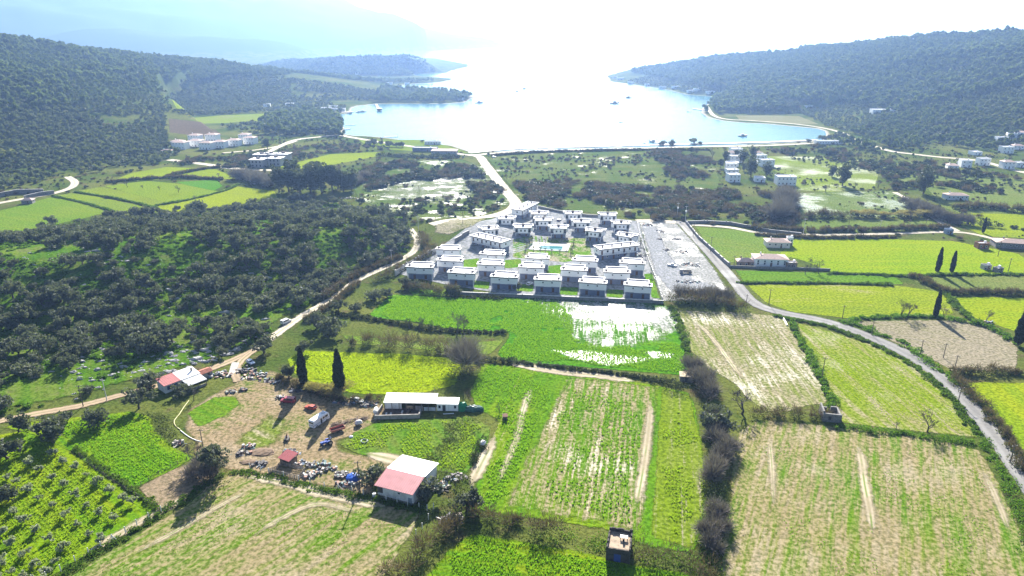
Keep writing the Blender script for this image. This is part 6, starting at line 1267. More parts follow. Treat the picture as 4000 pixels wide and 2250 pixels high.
def shed():
    Xc=lambda x,y:Zc(1,3,x,y)
    p,rz,L=frame_of(Xc(1185,540),Xc(1575,640),4.0); o=empty('farm_shed',(p[0],p[1],0),rz,'large shed with a metal roof toned pink for shade, white for sun','barn'); d=15.0; ym=6.6
    MB().box(0.4,L-0.4,0.9,d-0.8,-0.3,3.85).build('wall',WALLW,o); MB().box(0.38,L-0.38,0.88,d-0.78,-0.3,0.8).build('plinth',BLOCK,o)
    f=MB().profile_x([(0,4.0),(ym,5.1),(ym,5.22),(0,4.12)],0,L).build('red_roof',mat('shade_pink_metal_roof',(0.50,0.22,0.23),0.55,0.06,0.6),o); ribs(MB(),((0,4.12),(ym,5.22)),0.1,L-0.1,0.62).build('seam',REDROOF,f)  # front slope lies in shade; its pink tone is put into the colour
    b=MB().profile_x([(ym+0.02,5.1),(d,4.0),(d,4.12),(ym+0.02,5.22)],0,L).build('white_or_sunlit_roof',WHITEROOF,o); ribs(MB(),((ym+0.02,5.22),(d,4.12)),0.1,L-0.1,0.62).build('seam',WHITEROOF,b)  # back slope coloured white for the sunlight on it
    MB().add([(0.5,0.95,3.8),(0.5,d-0.85,3.8),(0.5,ym,5.08)],[(0,1,2)]).build('gable',WALLW,o); MB().add([(L-0.5,0.95,3.8),(L-0.5,d-0.85,3.8),(L-0.5,ym,5.08)],[(2,1,0)]).build('gable',WALLW,o)
    MB().box(0.5,2.0,0.7,0.89,1.6,3.4).build('opening',DARKMETAL,o); MB().cyl((-0.5,0.5,0),(-0.5,0.5,1.1),0.5,10).build('water_barrel',FRAME,o)  # dark panel painted as the shade inside the opening
    window(o,L*0.6,0.9,2.4,0.9,0.7); door(o,L-1.4,0.9,1.1,2.2,m=mat('blue_grey_door',(0.25,0.3,0.36),0.6,0.05))
shed()
def barn():
    Xc=lambda x,y:Zc(1,2,x,y)
    p,rz,L=frame_of(Xc(1280,1152),Xc(1810,1160),2.9); o=empty('animal_barn',(p[0],p[1],0),rz,'long low barn with a white metal roof and open stalls','barn'); d=5.6
    r=MB().profile_x([(0,2.9),(d,3.5),(d,3.6),(0,3.0)],0,L).build('roof',WHITEROOF,o); ribs(MB(),((0,3.0),(d,3.6)),0.2,L-0.1,0.8).build('seam',WHITEROOF,r)
    MB().box(0.2,L-0.1,d-0.5,d-0.3,-0.2,3.3).build('back_wall',BLOCK,o); MB().box(0.2,L*0.34,0.3,0.5,0.6,2.8).build('front_wall',WALLW,o); MB().box(L*0.42,L*0.55,0.35,0.55,0.6,1.7).build('plywood_panel',mat('plywood',(0.42,0.31,0.2),0.8,0.1),o); MB().box(L*0.60,L*0.74,0.35,0.55,-0.2,1.6).build('front_wall',BLOCK,o); MB().box(L*0.76,L,0.35,0.55,-0.2,1.2).build('front_wall',WALLW,o)
    for k in range(8): x=0.2+(L-0.5)*k/7; MB().box(x,x+0.16,0.1,0.26,-0.2,2.92).build('post',WOOD,o)
    q,r2,L2=frame_of(Xc(1815,1165),Xc(2030,1168),2.7); c=empty('site_cabin',(q[0],q[1],0),r2,'white prefabricated cabin at the right end of the barn','cabin')
    MB().box(0.05,L2,0.2,4.2,0.1,2.6).build('wall',W_WHITE,c); rf=MB().box(-0.05,L2+0.15,0.0,4.4,2.6,2.78).build('roof',WHITEROOF,c)
    for x0 in (0.5,L2-3.4): MB().box(x0,x0+2.6,3.4,4.3,2.78,2.9).build('solar_panel',GREYROOF,rf)
    window(c,L2*0.13,0.2,1.0,0.9,1.2); door(c,L2*0.34,0.2,1.0,2.1,m=DARKMETAL,z=0.1); window(c,L2*0.86,0.2,1.0,0.9,1.2); MB().box(L2*0.55,L2*0.56,0.14,0.2,0.1,2.6).build('panel_joint',GREYROOF,c)
    # pen in front
    P=[flat(*Xc(*k)) for k in [(1270,1205),(1195,1318),(1640,1305),(1665,1210)]]; b=P[0]; pn=empty('animal_pen',(b[0],b[1],0),0,'stone-walled animal pen with dark earth in front of the barn','pen')
    MB().prism([(k[0]-b[0],k[1]-b[1]) for k in P],-0.1,0.10).build('floor',MUD,pn)
    for k in range(3):
        s,e=P[k],P[k+1]; a=math.atan2(e[1]-s[1],e[0]-s[0]); l=math.hypot(e[0]-s[0],e[1]-s[1]); MB().obox(((s[0]+e[0])/2-b[0],(s[1]+e[1])/2-b[1],0.7),(l+0.3,0.35,1.5),a).build('pen_wall',BLOCK,pn)
    s,e=flat(*Xc(1560,1210)),flat(*Xc(1515,1290)); a=math.atan2(e[1]-s[1],e[0]-s[0]); MB().obox(((s[0]+e[0])/2-b[0],(s[1]+e[1])/2-b[1],0.6),(math.hypot(e[0]-s[0],e[1]-s[1]),0.2,1.2),a).build('divider',WOOD,pn)
    for (x,y) in ((1310,1275),(1355,1275),(1470,1255)): t=flat(*Xc(x,y)); MB().obox((t[0]-b[0],t[1]-b[1],0.35),(0.5,1.6,0.4),rnd.uniform(-.4,.4)).build('trough',CAPW,pn)
    t=flat(*Xc(1210,1270)); tk=empty('water_tank',(t[0],t[1],0),0.3,'white cylindrical water tank beside the animal pen','tank'); MB().cyl((-0.4,-1.0,1.6),(0.2,1.0,1.6),0.72,14).build('barrel',FRAME,tk); MB().box(-0.6,0.5,-0.8,0.8,-0.1,0.95).build('stand',BLOCK,tk); MB().cyl((-0.1,0,2.2),(-0.1,0,2.42),0.18,8).build('lid',DARKMETAL,tk)
barn()
def ruin():
    Xc=lambda x,y:Zc(2,3,x,y)
    p,rz,L=frame_of(Xc(948,1150),Xc(1192,1192),4.0); o=empty('roofless_hut',(p[0],p[1],0),rz,'ruined square hut with a tan floor slab inside broken parapets','hut'); d=6.6; S1=mat('dark_brown_stone',(0.085,0.075,0.068),0.95,0.2,1.4)  # hut walls and parapets in one very dark brown
    MB().box(0,L,0,d,-0.3,3.4).build('wall',S1,o); MB().box(0.35,L-0.35,0.35,d-0.35,3.4,3.44).build('floor_slab',mat('tan_slab',(0.40,0.31,0.22),0.9,0.15,0.8),o); rng=random.Random(3)
    for (x0,x1,y0,y1,hm) in ((0,L,d-0.35,d,1.2),(0,0.35,0,d-0.36,0.8),(L-0.35,L,0,d-0.36,0.95),(0.36,L-0.36,0,0.35,0.25)):
        mb=MB(); n=8
        for k in range(n):
            t0,t1=k/n,(k+1)/n; h=hm*rng.uniform(0.6,1.1); mb.box(*( (x0+(x1-x0)*t0,x0+(x1-x0)*t1-0.005,y0,y1) if x1-x0>y1-y0 else (x0,x1,y0+(y1-y0)*t0,y0+(y1-y0)*t1-0.005) ),3.4,3.4+h)
        mb.build('parapet',S1,o)
    MB().box(L*0.34,L*0.62,-0.04,0.02,0.0,2.2).build('door',mat('blue_painted_door',(0.05,0.09,0.30),0.6,0.1),o)
    t=empty('table',(0,0,0),0,'white table on top of the roofless hut','table'); t.location=Vector((p[0],p[1],3.45))+Matrix.Rotation(rz,3,'Z')@Vector((L*0.66,d*0.62,0)); t.rotation_euler=(0,0,rz); MB().box(-0.9,0.9,-0.5,0.5,0.7,0.76).build('tabletop',RIM,t)
    for sx in (-0.8,0.8):
        for sy in (-0.4,0.4): MB().box(sx-0.04,sx+0.04,sy-0.04,sy+0.04,0,0.7).build('leg',DARKMETAL,t)
    c=empty('chair',t.location+Vector((-0.2,-1.3,0)),rz+0.5,'dark chair beside the white table on the roofless hut','chair'); MB().box(-0.25,0.25,-0.25,0.25,0.42,0.48).build('seat',DARKMETAL,c); MB().box(-0.25,0.25,0.2,0.26,0.48,0.95).build('backrest',DARKMETAL,c)
    for sx in (-0.2,0.2):
        for sy in (-0.2,0.2): MB().box(sx-0.03,sx+0.03,sy-0.03,sy+0.03,0,0.42).build('leg',DARKMETAL,c)
ruin()
def hut2():
    Xc=lambda x,y:Zc(2,2,x,y); p,rz,L=frame_of(Xc(1688,888),Xc(1825,898),2.2); o=empty('stone_hut',(p[0],p[1],0),rz,'small stone hut with a flat tan roof at the field corner','hut'); MB().box(0.15,L-0.15,0.15,3.9,-0.3,2.1).build('wall',STONE,o); MB().box(0,L,0,4.1,2.1,2.3).build('roof_slab',mat('tan_slab2',(0.46,0.38,0.26),0.9,0.12,0.8),o); MB().box(L*0.4,L*0.4+0.9,0.10,0.16,0,1.8).build('doorway_shade_panel',DARKMETAL,o)  # dark panel stands for the shade within the hut door
    Xd=lambda x,y:Zc(3,2,x,y); p,rz,L=frame_of(Xd(560,1255),Xd(750,1275),3.0); o=empty('ruined_house',(p[0],p[1],0),rz,'roofless stone ruin with empty window holes between the tan fields','ruin'); d=6.0
    MB().box(0,L,0,0.5,-0.3,2.9).build('front_wall',STONE,o); MB().box(0,0.5,0.51,d,-0.3,3.5).build('side_wall',STONE,o); MB().box(L-0.5,L,0.51,d,-0.3,2.4).build('side_wall',STONE,o); MB().box(0.51,L*0.4,d-0.5,d,-0.3,2.2).build('back_wall',STONE,o); MB().box(L*0.6,L-0.51,d-0.5,d,-0.3,2.6).build('back_wall',STONE,o); MB().box(L*0.3,L*0.45,-0.02,0.02,0.8,2.0).build('window_hole_shade',DARKMETAL,o)  # window hole is a dark panel painted as shade
hut2()
# ---- vehicles
RUBBER=mat('black_rubber',(0.02,0.02,0.02),0.85,0.05); RIMM=mat('steel_rim',(0.4,0.4,0.4),0.4,0.05,metal=0.6); LAMP=mat('lamp_glass',(0.7,0.7,0.65),0.2,0.02)
def wheel(parent,x,y,r,w):
    o=MB().tube([(x,y-w/2,r),(x,y-w/2+0.03,r),(x,y+w/2-0.03,r),(x,y+w/2,r)],[r*0.9,r,r,r*0.9],14).build('wheel',RUBBER,parent); MB().tube([(x,y-w/2-0.02,r),(x,y+w/2+0.02,r)],[r*0.55,r*0.55],10).build('rim',RIMM,o)
def paint(name,c): return mat(name,c,0.35,0.04,0.8,spec=0.5)
def car(label,loc,rz,col,kind='hatch',group=None):
    """front along +x"""
    o=empty('parked_car',loc,rz,label,'car',group); pm=paint('paint_%02d%02d%02d'%tuple(int(c*99) for c in col),col); L={'hatch':3.9,'pickup':5.0,'van':4.8}[kind]; w=1.68; h=L/2
    if kind=='van': low=[(-h,0.35),(h,0.35),(h,0.95),(h-0.9,1.1),(h-1.5,1.95),(-h,1.98)]; cab=None
    else: low=[(-h,0.35),(h,0.35),(h+0.03,0.62),(h-0.15,0.86),(h-1.15,0.95),(-h+0.05,0.98),(-h-0.02,0.6)]; cab=[(h-1.25,0.95),(h-1.85,1.45),(-h+0.45,1.47),(-h+0.12,0.98)] if kind=='hatch' else [(h-1.3,0.95),(h-1.9,1.62),(-0.35,1.62),(-0.55,0.96)]
    def ext(prof,y0,y1):
        n=len(prof); return [(x,y0,z) for x,z in prof]+[(x,y1,z) for x,z in prof],[tuple(range(n)),tuple(range(2*n-1,n-1,-1))]+[(n+i,n+(i+1)%n,(i+1)%n,i) for i in range(n)]
    mb=MB(); mb.add(*ext(low,-w/2,w/2)); body=mb.build('body',pm,o)
    if cab:
        mb=MB(); mb.add(*ext(cab,-w/2+0.12,w/2-0.12)); c=mb.build('cabin',pm,o)
        a,b,d,e=cab; mx=lambda p,q,t:(p[0]+(q[0]-p[0])*t,p[1]+(q[1]-p[1])*t)
        for s in (-1,1):
            y=s*(w/2-0.11); q=[mx(a,b,0.15),mx(a,b,0.85),mx(e,d,0.85),mx(e,d,0.15)]; vs=[(x-0.12*(1 if i<2 else -1),y,z) for i,(x,z) in enumerate(q)]; MB().add(vs,[(0,1,2,3)] if s>0 else [(3,2,1,0)]).build('side_window',GLASS,c)
        for (p,q,nm,dx) in ((a,b,'windscreen',0.012),(e,d,'rear_window',-0.012)):
            m0,m1=mx(p,q,0.12),mx(p,q,0.9); MB().add([(m0[0]+dx,-w/2+0.2,m0[1]+0.01),(m0[0]+dx,w/2-0.2,m0[1]+0.01),(m1[0]+dx,w/2-0.24,m1[1]+0.01),(m1[0]+dx,-w/2+0.24,m1[1]+0.01)],[(0,1,2,3)]).build(nm,GLASS,c)
    else:
        MB().add([(h-0.93,-w/2+0.12,1.14),(h-0.93,w/2-0.12,1.14),(h-1.46,w/2-0.15,1.9),(h-1.46,-w/2+0.15,1.9)],[(0,1,2,3)]).build('windscreen',GLASS,o)
        for s in (-1,1): MB().box(-h+0.4,h-1.6,s*w/2-0.012,s*w/2+0.012,1.2,1.75).build('side_window',GLASS,o)
        MB().box(-h-0.015,-h+0.01,-w/2+0.2,w/2-0.2,1.2,1.8).build('rear_window',GLASS,o)
    if kind=='pickup': MB().box(-h+0.08,-0.65,-w/2+0.12,w/2-0.12,0.965,1.0).build('load_bed',DARKMETAL,o)
    for x in (-h+0.75,h-0.8):
        for s in (-1,1): wheel(o,x,s*(w/2-0.10),0.31,0.2)
    for s in (-1,1): MB().box(h-0.02,h+0.04,s*0.6-0.16,s*0.6+0.16,0.62,0.78).build('headlight',LAMP,o); MB().box(-h-0.03,-h+0.01,s*0.65-0.12,s*0.65+0.12,0.65,0.85).build('tail_light',mat('red_lamp',(0.4,0.02,0.02),0.3,0.02),o)
    MB().box(h-0.02,h+0.07,-w/2+0.05,w/2-0.05,0.36,0.52).build('bumper',DARKMETAL,o); return o
X3=lambda x,y:flat(900+x*0.20704,1380+y*0.20704); X4=lambda x,y:flat(1080+x*0.16563,1560+y*0.16563); X5=lambda x,y:flat(940+x*0.20704,1720+y*0.20704)
def P3(q,z=0.0): return (q[0],q[1],z)
car('dark red estate car with a pale roof, left one in the farmyard',P3(X3(1090,925)),R(172),(0.30,0.03,0.05),'van'); car('red hatchback with a dusty pale roof in front of the motorhome',P3(X3(1515,1050)),R(158),(0.42,0.07,0.04),'hatch'); car('silver car parked above the junk heap',P3(X3(385,195)),R(-42),(0.55,0.60,0.68),'hatch')
car('white van on the dirt track beside the olive grove',P3(flat(1118,1262)),R(60),(0.75,0.77,0.8),'van'); car('white car parked between the front-row villas',P3(flat(*Z1(1825,1215))),R(55),(0.75,0.75,0.75),'hatch'); car('dark car parked between the back-row villas',P3(flat(*Z2(495,355))),R(60),(0.06,0.07,0.08),'hatch')
car('white pickup on the gravel lot',P3(flat(2625,1040)),R(-32),(0.70,0.74,0.80),'pickup'); car('silver car beside the village road at the right',P3(flat(3400,640)),R(10),(0.6,0.6,0.6),'hatch')
car('white car parked by the village road, left of a row',P3(flat(3745,637)),R(5),(0.7,0.7,0.7),'hatch'); car('white car on the coast road at the junction',P3(flat(1930,615)),R(10),(0.7,0.7,0.7),'hatch')
def motorhome():
    o=empty('motorhome',P3(X4(830,690)),R(62),'white converted minibus with a blue stripe parked in the farmyard','bus'); L,w,h=7.0,2.15,2.75; pw=paint('bus_white',(0.72,0.74,0.77))
    # rear at -x end, front away from the viewer
    mb=MB(); prof=[(0,0.35),(L,0.35),(L+0.05,1.2),(L-0.2,2.4),(L-0.5,h),(0.25,h),(0.02,h-0.3)]; n=len(prof); mb.add([(x,-w/2,z) for x,z in prof]+[(x,w/2,z) for x,z in prof],[tuple(range(n)),tuple(range(2*n-1,n-1,-1))]+[(n+i,n+(i+1)%n,(i+1)%n,i) for i in range(n)]); mb.build('body',pw,o)
    for s in (-1,1):
        y=s*w/2
        for (a,b) in ((4.0,4.9),(5.1,6.3)): MB().box(a,b,y-0.012,y+0.012,1.5,2.3).build('side_window',GLASS,o)
        MB().box(0.2,L-0.2,y-0.011,y+0.011,1.10,1.22).build('blue_stripe',mat('blue_stripe',(0.06,0.10,0.25),0.5,0.03),o)
    MB().box(-0.02,0.03,-w/2+0.2,w/2-0.2,1.75,2.25).build('rear_window',GLASS,o); MB().box(-0.02,0.02,-w/2+0.05,w/2-0.05,1.10,1.22).build('rear_stripe',mat('blue_stripe',(0.06,0.10,0.25),0.5,0.03),o); MB().box(-0.03,0.02,-0.3,0.3,0.75,0.9).build('number_plate',RIM,o); MB().box(3.0,3.7,-w/2-0.02,-w/2+0.01,0.45,2.2).build('door',GLASS,o); MB().box(L-0.13,L-0.05,-w/2+0.2,w/2-0.2,1.4,2.2).build('windscreen',GLASS,o)
    rk=MB().box(1.0,4.6,-0.9,0.6,h+0.02,h+0.07); 
    rk.build('roof_rack',RIM,o); MB().box(4.9,6.0,-0.5,0.5,h+0.01,h+0.16).build('roof_hatch',GREYROOF,o)
    for x in (1.3,5.6):
        for s in (-1,1): wheel(o,x,s*(w/2-0.1),0.4,0.24)
    for s in (-1,1): MB().box(-0.04,0.0,s*0.85-0.1,s*0.85+0.1,0.8,1.05).build('tail_light',mat('red_lamp',(0.4,0.02,0.02),0.3,0.02),o)
motorhome()
def tractor():
    o=empty('tractor',P3(X4(1215,1060)),R(214),'blue tractor hitched to a red trailer in the farmyard','tractor'); bl=paint('tractor_blue',(0.03,0.08,0.38))
    MB().box(0.2,2.2,-0.36,0.36,0.75,1.35).build('bonnet',bl,o); MB().box(2.2,2.3,-0.34,0.34,0.75,1.3).build('grille',DARKMETAL,o); MB().box(-0.9,0.2,-0.5,0.5,0.6,1.0).build('rear_axle_housing',bl,o)
    for s in (-1,1): MB().profile_x([(-1.25,1.2),(-0.9,1.55),(-0.1,1.55),(0.2,1.25),(0.2,1.17),(-0.1,1.45),(-0.9,1.45)],0,0.42).build('mudguard',bl,o,(0,0,0)).matrix_local=Matrix.Translation((-0.1,s*0.72+0.21*0,0))@Matrix.Rotation(R(90),4,'Z')@Matrix.Translation((-0.21,0.45,0))
    MB().box(-0.75,-0.25,-0.28,0.28,1.1,1.25).box(-0.85,-0.72,-0.28,0.28,1.25,1.65).build('seat',DARKMETAL,o); MB().tube([(0.15,0,1.3),(-0.1,0,1.6)],0.03,5).tube([(-0.1+0.18*math.cos(a)*0.5,0.2*math.sin(a),1.6+0.18*math.cos(a)*0.7) for a in [k*math.pi/5 for k in range(11)]],0.02,4).build('steering_wheel',DARKMETAL,o); MB().cyl((1.4,0.2,1.35),(1.4,0.2,2.1),0.05,6).build('exhaust',DARKMETAL,o)
    for s in (-1,1): wheel(o,-0.5,s*0.82,0.78,0.42); wheel(o,1.75,s*0.68,0.42,0.24)
    MB().tube([(-1.0,-0.5,1.0),(-1.0,-0.5,2.1),(-1.0,0.5,2.1),(-1.0,0.5,1.0)],0.04,5).build('roll_bar',bl,o)
    t=empty('farm_trailer',P3(X4(1440,760)),R(214),'red flatbed farm trailer with raised sides behind the tractor','trailer'); rd=paint('trailer_red',(0.42,0.13,0.10)); MB().box(-2.2,2.2,-0.95,0.95,0.75,0.87).build('bed',mat('trailer_floor',(0.10,0.07,0.06),0.9,0.1),t)
    for s in (-1,1): MB().box(-2.2,2.2,s*0.95-0.03,s*0.95+0.03,0.87,1.45).build('side_board',rd,t)
    MB().box(-2.23,-2.17,-0.92,0.92,0.87,1.45).build('tail_board',rd,t); MB().box(2.17,2.23,-0.92,0.92,0.87,1.35).build('head_board',rd,t); MB().tube([(2.2,0,0.7),(3.6,0,0.6)],0.07,6).build('drawbar',DARKMETAL,t)
    for s in (-1,1): wheel(t,-0.5,s*0.85,0.42,0.24)
tractor()
# other farm gear
def cart(label,loc,rz,col,cover):
    o=empty('farm_implement',loc,rz,label,'implement'); MB().box(-1.2,1.2,-0.6,0.6,0.6,0.8).build('frame',DARKMETAL,o); MB().tube([(1.2,0.4,0.7),(2.6,0,0.5),(1.2,-0.4,0.7)],0.05,5).build('drawbar',DARKMETAL,o)
    for s in (-1,1): wheel(o,-0.2,s*0.75,0.4,0.2)
    if cover:
        m=MB(); rng=random.Random(int(loc[0]*10)); pts=[]; n=8
        for j in range(5):
            for i in range(n): a=2*math.pi*i/n; r=(1.25,1.3,1.1,0.7,0.1)[j]*rng.uniform(0.85,1.1); pts.append((r*math.cos(a),0.65*r*math.sin(a),(0.7,1.1,1.5,1.75,1.85)[j]))
        m.add(pts,[(j*n+i,j*n+(i+1)%n,(j+1)*n+(i+1)%n,(j+1)*n+i) for j in range(4) for i in range(n)]).build('cover',col,o)
    else: MB().obox((0,0,1.3),(2.2,0.12,1.0),0,0.5).build('scoop',col,o); MB().tube([(-1,-0.5,0.8),(-1,0,1.9),(-1,0.5,0.8)],0.05,5).build('frame_arch',DARKMETAL,o)
cart('pale tarpaulin-covered implement beside the log heap',P3(X4(1940,610)),0.6,mat('pale_tarp',(0.6,0.55,0.58),0.6,0.1),True); cart('rusty loader frame with a raised scoop in the yard',P3(X4(250,960)),1.9,mat('rust',(0.16,0.07,0.04),0.8,0.2),False); cart('white wrapped bale trailer on the earth path',P3(flat(1886,1742)),1.1,mat('white_tarp',(0.70,0.68,0.72),0.5,0.06),True)
def tarp_heap(label,loc,rx,ry,h,m,name='tarpaulin_heap',cat='tarpaulin'):
    rng=random.Random(len(label)); n=12; pts=[]
    for j in range(6):
        t=j/5
        for i in range(n): a=2*math.pi*i/n; q=math.cos(t*math.pi/2)**0.7*rng.uniform(0.85,1.15); pts.append((rx*q*math.cos(a),ry*q*math.sin(a),h*math.sin(t*math.pi/2)*rng.uniform(0.9,1.08)))
    o=MB().add(pts,[(j*n+i,j*n+(i+1)%n,(j+1)*n+(i+1)%n,(j+1)*n+i) for j in range(5) for i in range(n)]).build(name,m,None,P3(loc)); tag(o,label,cat); return o
Xb=lambda x,y:flat(1420+x*0.24845,1500+y*0.24845)
tarp_heap('bright green tarpaulin covering a heap beside the white cabin',Xb(1555,400),2.0,1.5,2.7,mat('green_tarp',(0.01,0.22,0.09),0.45,0.08)); tarp_heap('boat wrapped in a dark green and white cover',Xb(1735,415),3.3,1.3,1.8,mat('dark_green_cover',(0.06,0.16,0.13),0.4,0.25,0.9)); tarp_heap('blue plastic tarpaulin over a round heap in the yard',X5(2130,720),2.1,1.9,1.3,mat('blue_tarp',(0.02,0.09,0.42),0.4,0.1)); tarp_heap('dark earth heap at the left of the yard',X5(420,230),4.0,2.2,0.55,mat('dark_manure',(0.19,0.13,0.085),0.95,0.2),'earth_heap','heap'); tarp_heap('second dark earth heap near the corral',X5(150,420),2.8,1.3,0.45,mat('dark_manure',(0.19,0.13,0.085),0.95,0.2),'earth_heap','heap'); tarp_heap('white plastic sack on the paddock grass',X4(1760,895),0.75,0.6,0.55,mat('white_tarp',(0.70,0.68,0.72),0.5,0.06),'plastic_sack','sack'); tarp_heap('teal plastic tub at the foot of the left cypress',X3(1335,650),1.4,1.0,1.0,mat('teal_plastic',(0.05,0.42,0.40),0.5,0.06),'plastic_tub','tub')
o=MB().tube([(0.95*math.cos(2*math.pi*k/18),0.95*math.sin(2*math.pi*k/18),0.25) for k in range(19)],0.24,8,cap=False).build('old_tyre_ring',mat('pale_old_tyre',(0.30,0.36,0.30),0.8,0.1),None,P3(X4(2070,1000))); tag(o,'large old tyre lying on the paddock grass','tyre')
# boat on a trailer
def boat(label,loc,rz,L,m,cabin=True,sail=False,group=None,name='boat'):
    o=empty(name,loc,rz,label,'boat',group); n=9; pts=[]
    for j,(z,k) in enumerate(((0.0,0.45),(0.75,1.0))):
        for s in (1,-1):
            for i in range(n): t=i/(n-1); w=0.5*L*0.30*k*(1-t**3.0)*(0.75+0.25*min(1,t*4)); pts.append((-L/2+L*t*(0.94+0.06*j),s*w,z*L/6+ (0.10*L*t**3 if j else 0.05*L*t**4)))
    fs=[]
    for i in range(n-1): fs+=[(i,i+1,2*n+i+1,2*n+i),(n+i+1,n+i,3*n+i,3*n+i+1),(i+1,i,n+i,n+i+1),(2*n+i,2*n+i+1,3*n+i+1,3*n+i)]
    fs+=[(0,2*n,3*n,n)]; MB().add(pts,fs).build('hull',m,o)
    if cabin: MB().box(-L*0.18,L*0.14,-L*0.075,L*0.075,L*0.12,L*0.27).build('cabin',RIM,o); MB().box(-L*0.1,L*0.142,-L*0.077,L*0.077,L*0.18,L*0.23).build('cabin_window',GLASS,o)
    if sail: MB().cyl((0,0,L*0.12),(0,0,L*1.25),0.09,5).build('mast',DARKMETAL,o); MB().tube([(0,0,L*0.28),(-L*0.4,0,L*0.28)],0.12,5).build('boom',RIM,o)
    return o
b=boat('white and blue motorboat lying behind the yard',P3(X3(2390,925),0.35),R(160),5.2,mat('boat_hull_white',(0.72,0.73,0.75),0.4,0.05))
for i,(x,y,L,sl,lb) in enumerate([(2047,347,11,True,'sailing yacht farthest out in the glitter'),(2020,358,9,True,'sailing yacht left of the farthest one'),(2003,382,6,False,'small boat at the left of the glitter'),(2455,382,13,True,'sailing yacht at anchor off the right shore'),(2401,404,17,False,'long motor yacht in the middle of the bay'),(2426,477,7,False,'small boat alone in the middle of the bay'),(2902,532,11,False,'fishing boat near the right beach'),(2552,555,11,False,'boat close to the beach by the shore trees, left'),(2568,560,7,False,'dinghy beside the boat near the shore trees'),(2522,561,5,False,'dinghy left of the boat near the shore trees'),(1400,439,9,False,'left one of two moored boats by the left jetty'),(1416,437,11,False,'right one of two moored boats by the left jetty'),(1872,402,15,False,'boat moored off the tip of the near spit'),(2690,437,8,False,'small boat off the right cove'),(1365,444,9,False,'boat at the end of the left quay')]):
    x_,y_=flat(x,y,-0.4); boat(lb,(x_,y_,-0.65),rnd.uniform(-0.6,0.6)+(3.14 if i%2 else 0),L,mat('boat_hull_dark' if i in(0,1,2,3,4,5,6) else 'boat_hull_white',(0.2,0.16,0.15) if i in(0,1,2,3,4,5,6) else (0.72,0.73,0.75),0.5,0.05),L>8,sl,'boats in the bay')
def jetty(label,a,b,w,hut=False):
    p,q=flat(a[0],a[1],0),flat(b[0],b[1],0); L=math.hypot(q[0]-p[0],q[1]-p[1]); o=empty('jetty',(p[0],p[1],-0.4),math.atan2(q[1]-p[1],q[0]-p[0]),label,'jetty'); MB().box(0,L,-w/2,w/2,0.7,0.95).build('deck',mat('jetty_planks',(0.45,0.40,0.33),0.85,0.1),o); k=max(2,int(L/6))
    for i in range(k+1):
        for s in (-1,1): MB().cyl((L*i/k,s*w*0.4,-1.5),(L*i/k,s*w*0.4,0.9),0.15,6).build('pile',WOOD,o)
    if hut: MB().box(L-4,L+4,-4,4,0.95,3.6).build('hut',WOOD,o); MB().box(L-4.6,L+4.6,-4.6,4.6,3.6,3.9).build('hut_roof',DARKMETAL,o)
jetty('wooden jetty with a dark hut at its end in the left bay',(1470,408),(1482,432),4,True); jetty('low jetty below the dark shore wood',(1350,487),(1388,487),3); jetty('short jetty at the corner of the left shore',(1344,505),(1368,503),3); jetty('bathing jetty off the shore meadow',(1500,535),(1552,533),3); jetty('jetty at the tip of the near spit',(1830,380),(1900,376),5); jetty('jetty in front of the right cove',(2742,430),(2705,424),4); jetty('quay at the left end of the bay',(1330,440),(1378,436),8)
# ---- the fenced goat yard and junk
def pen2():
    P=[X5(*k) for k in [(530,610),(1100,745),(1220,590),(760,470),(680,560)]]; b=P[0]; o=empty('goat_pen',(b[0],b[1],0),0,'pallet-fenced pen with rubble and a small red-roofed shelter','pen'); MB().prism([(k[0]-b[0],k[1]-b[1]) for k in P],-0.05,0.06).build('floor',mat('rubble_floor',(0.26,0.22,0.19),0.95,0.25,1.6),o)
    for (s,e) in zip(P,P[1:]+P[:1]):
        a=math.atan2(e[1]-s[1],e[0]-s[0]); L=math.hypot(e[0]-s[0],e[1]-s[1]); n=max(2,int(L/1.25))
        for i in range(n):
            t=(i+0.5)/n; pl=MB()
            for z in (0.3,0.75,1.2): pl.obox((s[0]+(e[0]-s[0])*t-b[0],s[1]+(e[1]-s[1])*t-b[1],z),(L/n-0.06,0.05,0.16),a)
            for k in (-0.4,0,0.4): pl.obox((s[0]+(e[0]-s[0])*t-b[0]+math.cos(a)*k*L/n,s[1]+(e[1]-s[1])*t-b[1]+math.sin(a)*k*L/n,0.7),(0.14,0.08,1.45),a)
            pl.build('pallet_panel',mat('grey_pallet_wood',(0.30,0.26,0.22),0.9,0.15,2.0),o)
    q=X5(910,420); s=empty('goat_shelter',(q[0],q[1],0),R(-28),'little shelter with a dark red metal roof','shed'); MB().box(-1.9,1.9,-1.5,1.5,-0.1,2.0).build('wall',WOOD,s); r=MB().profile_x([(-1.9,2.05),(1.9,2.7),(1.9,2.78),(-1.9,2.13)],-2.2,2.2).build('roof',mat('dark_red_metal_roof',(0.36,0.08,0.09),0.6,0.06),s); ribs(MB(),((-1.9,2.13),(1.9,2.78)),-2.1,2.1,0.5).build('seam',REDROOF,r); MB().box(-0.5,0.5,-1.54,-1.48,0,1.6).build('doorway_shade_panel',DARKMETAL,s)  # entrance is a dark panel painted as the shelter's inner shade
pen2()
JCOL=[(0.62,0.60,0.58),(0.35,0.30,0.27),(0.12,0.11,0.11),(0.40,0.22,0.16),(0.55,0.50,0.42),(0.20,0.26,0.34),(0.25,0.36,0.33)]
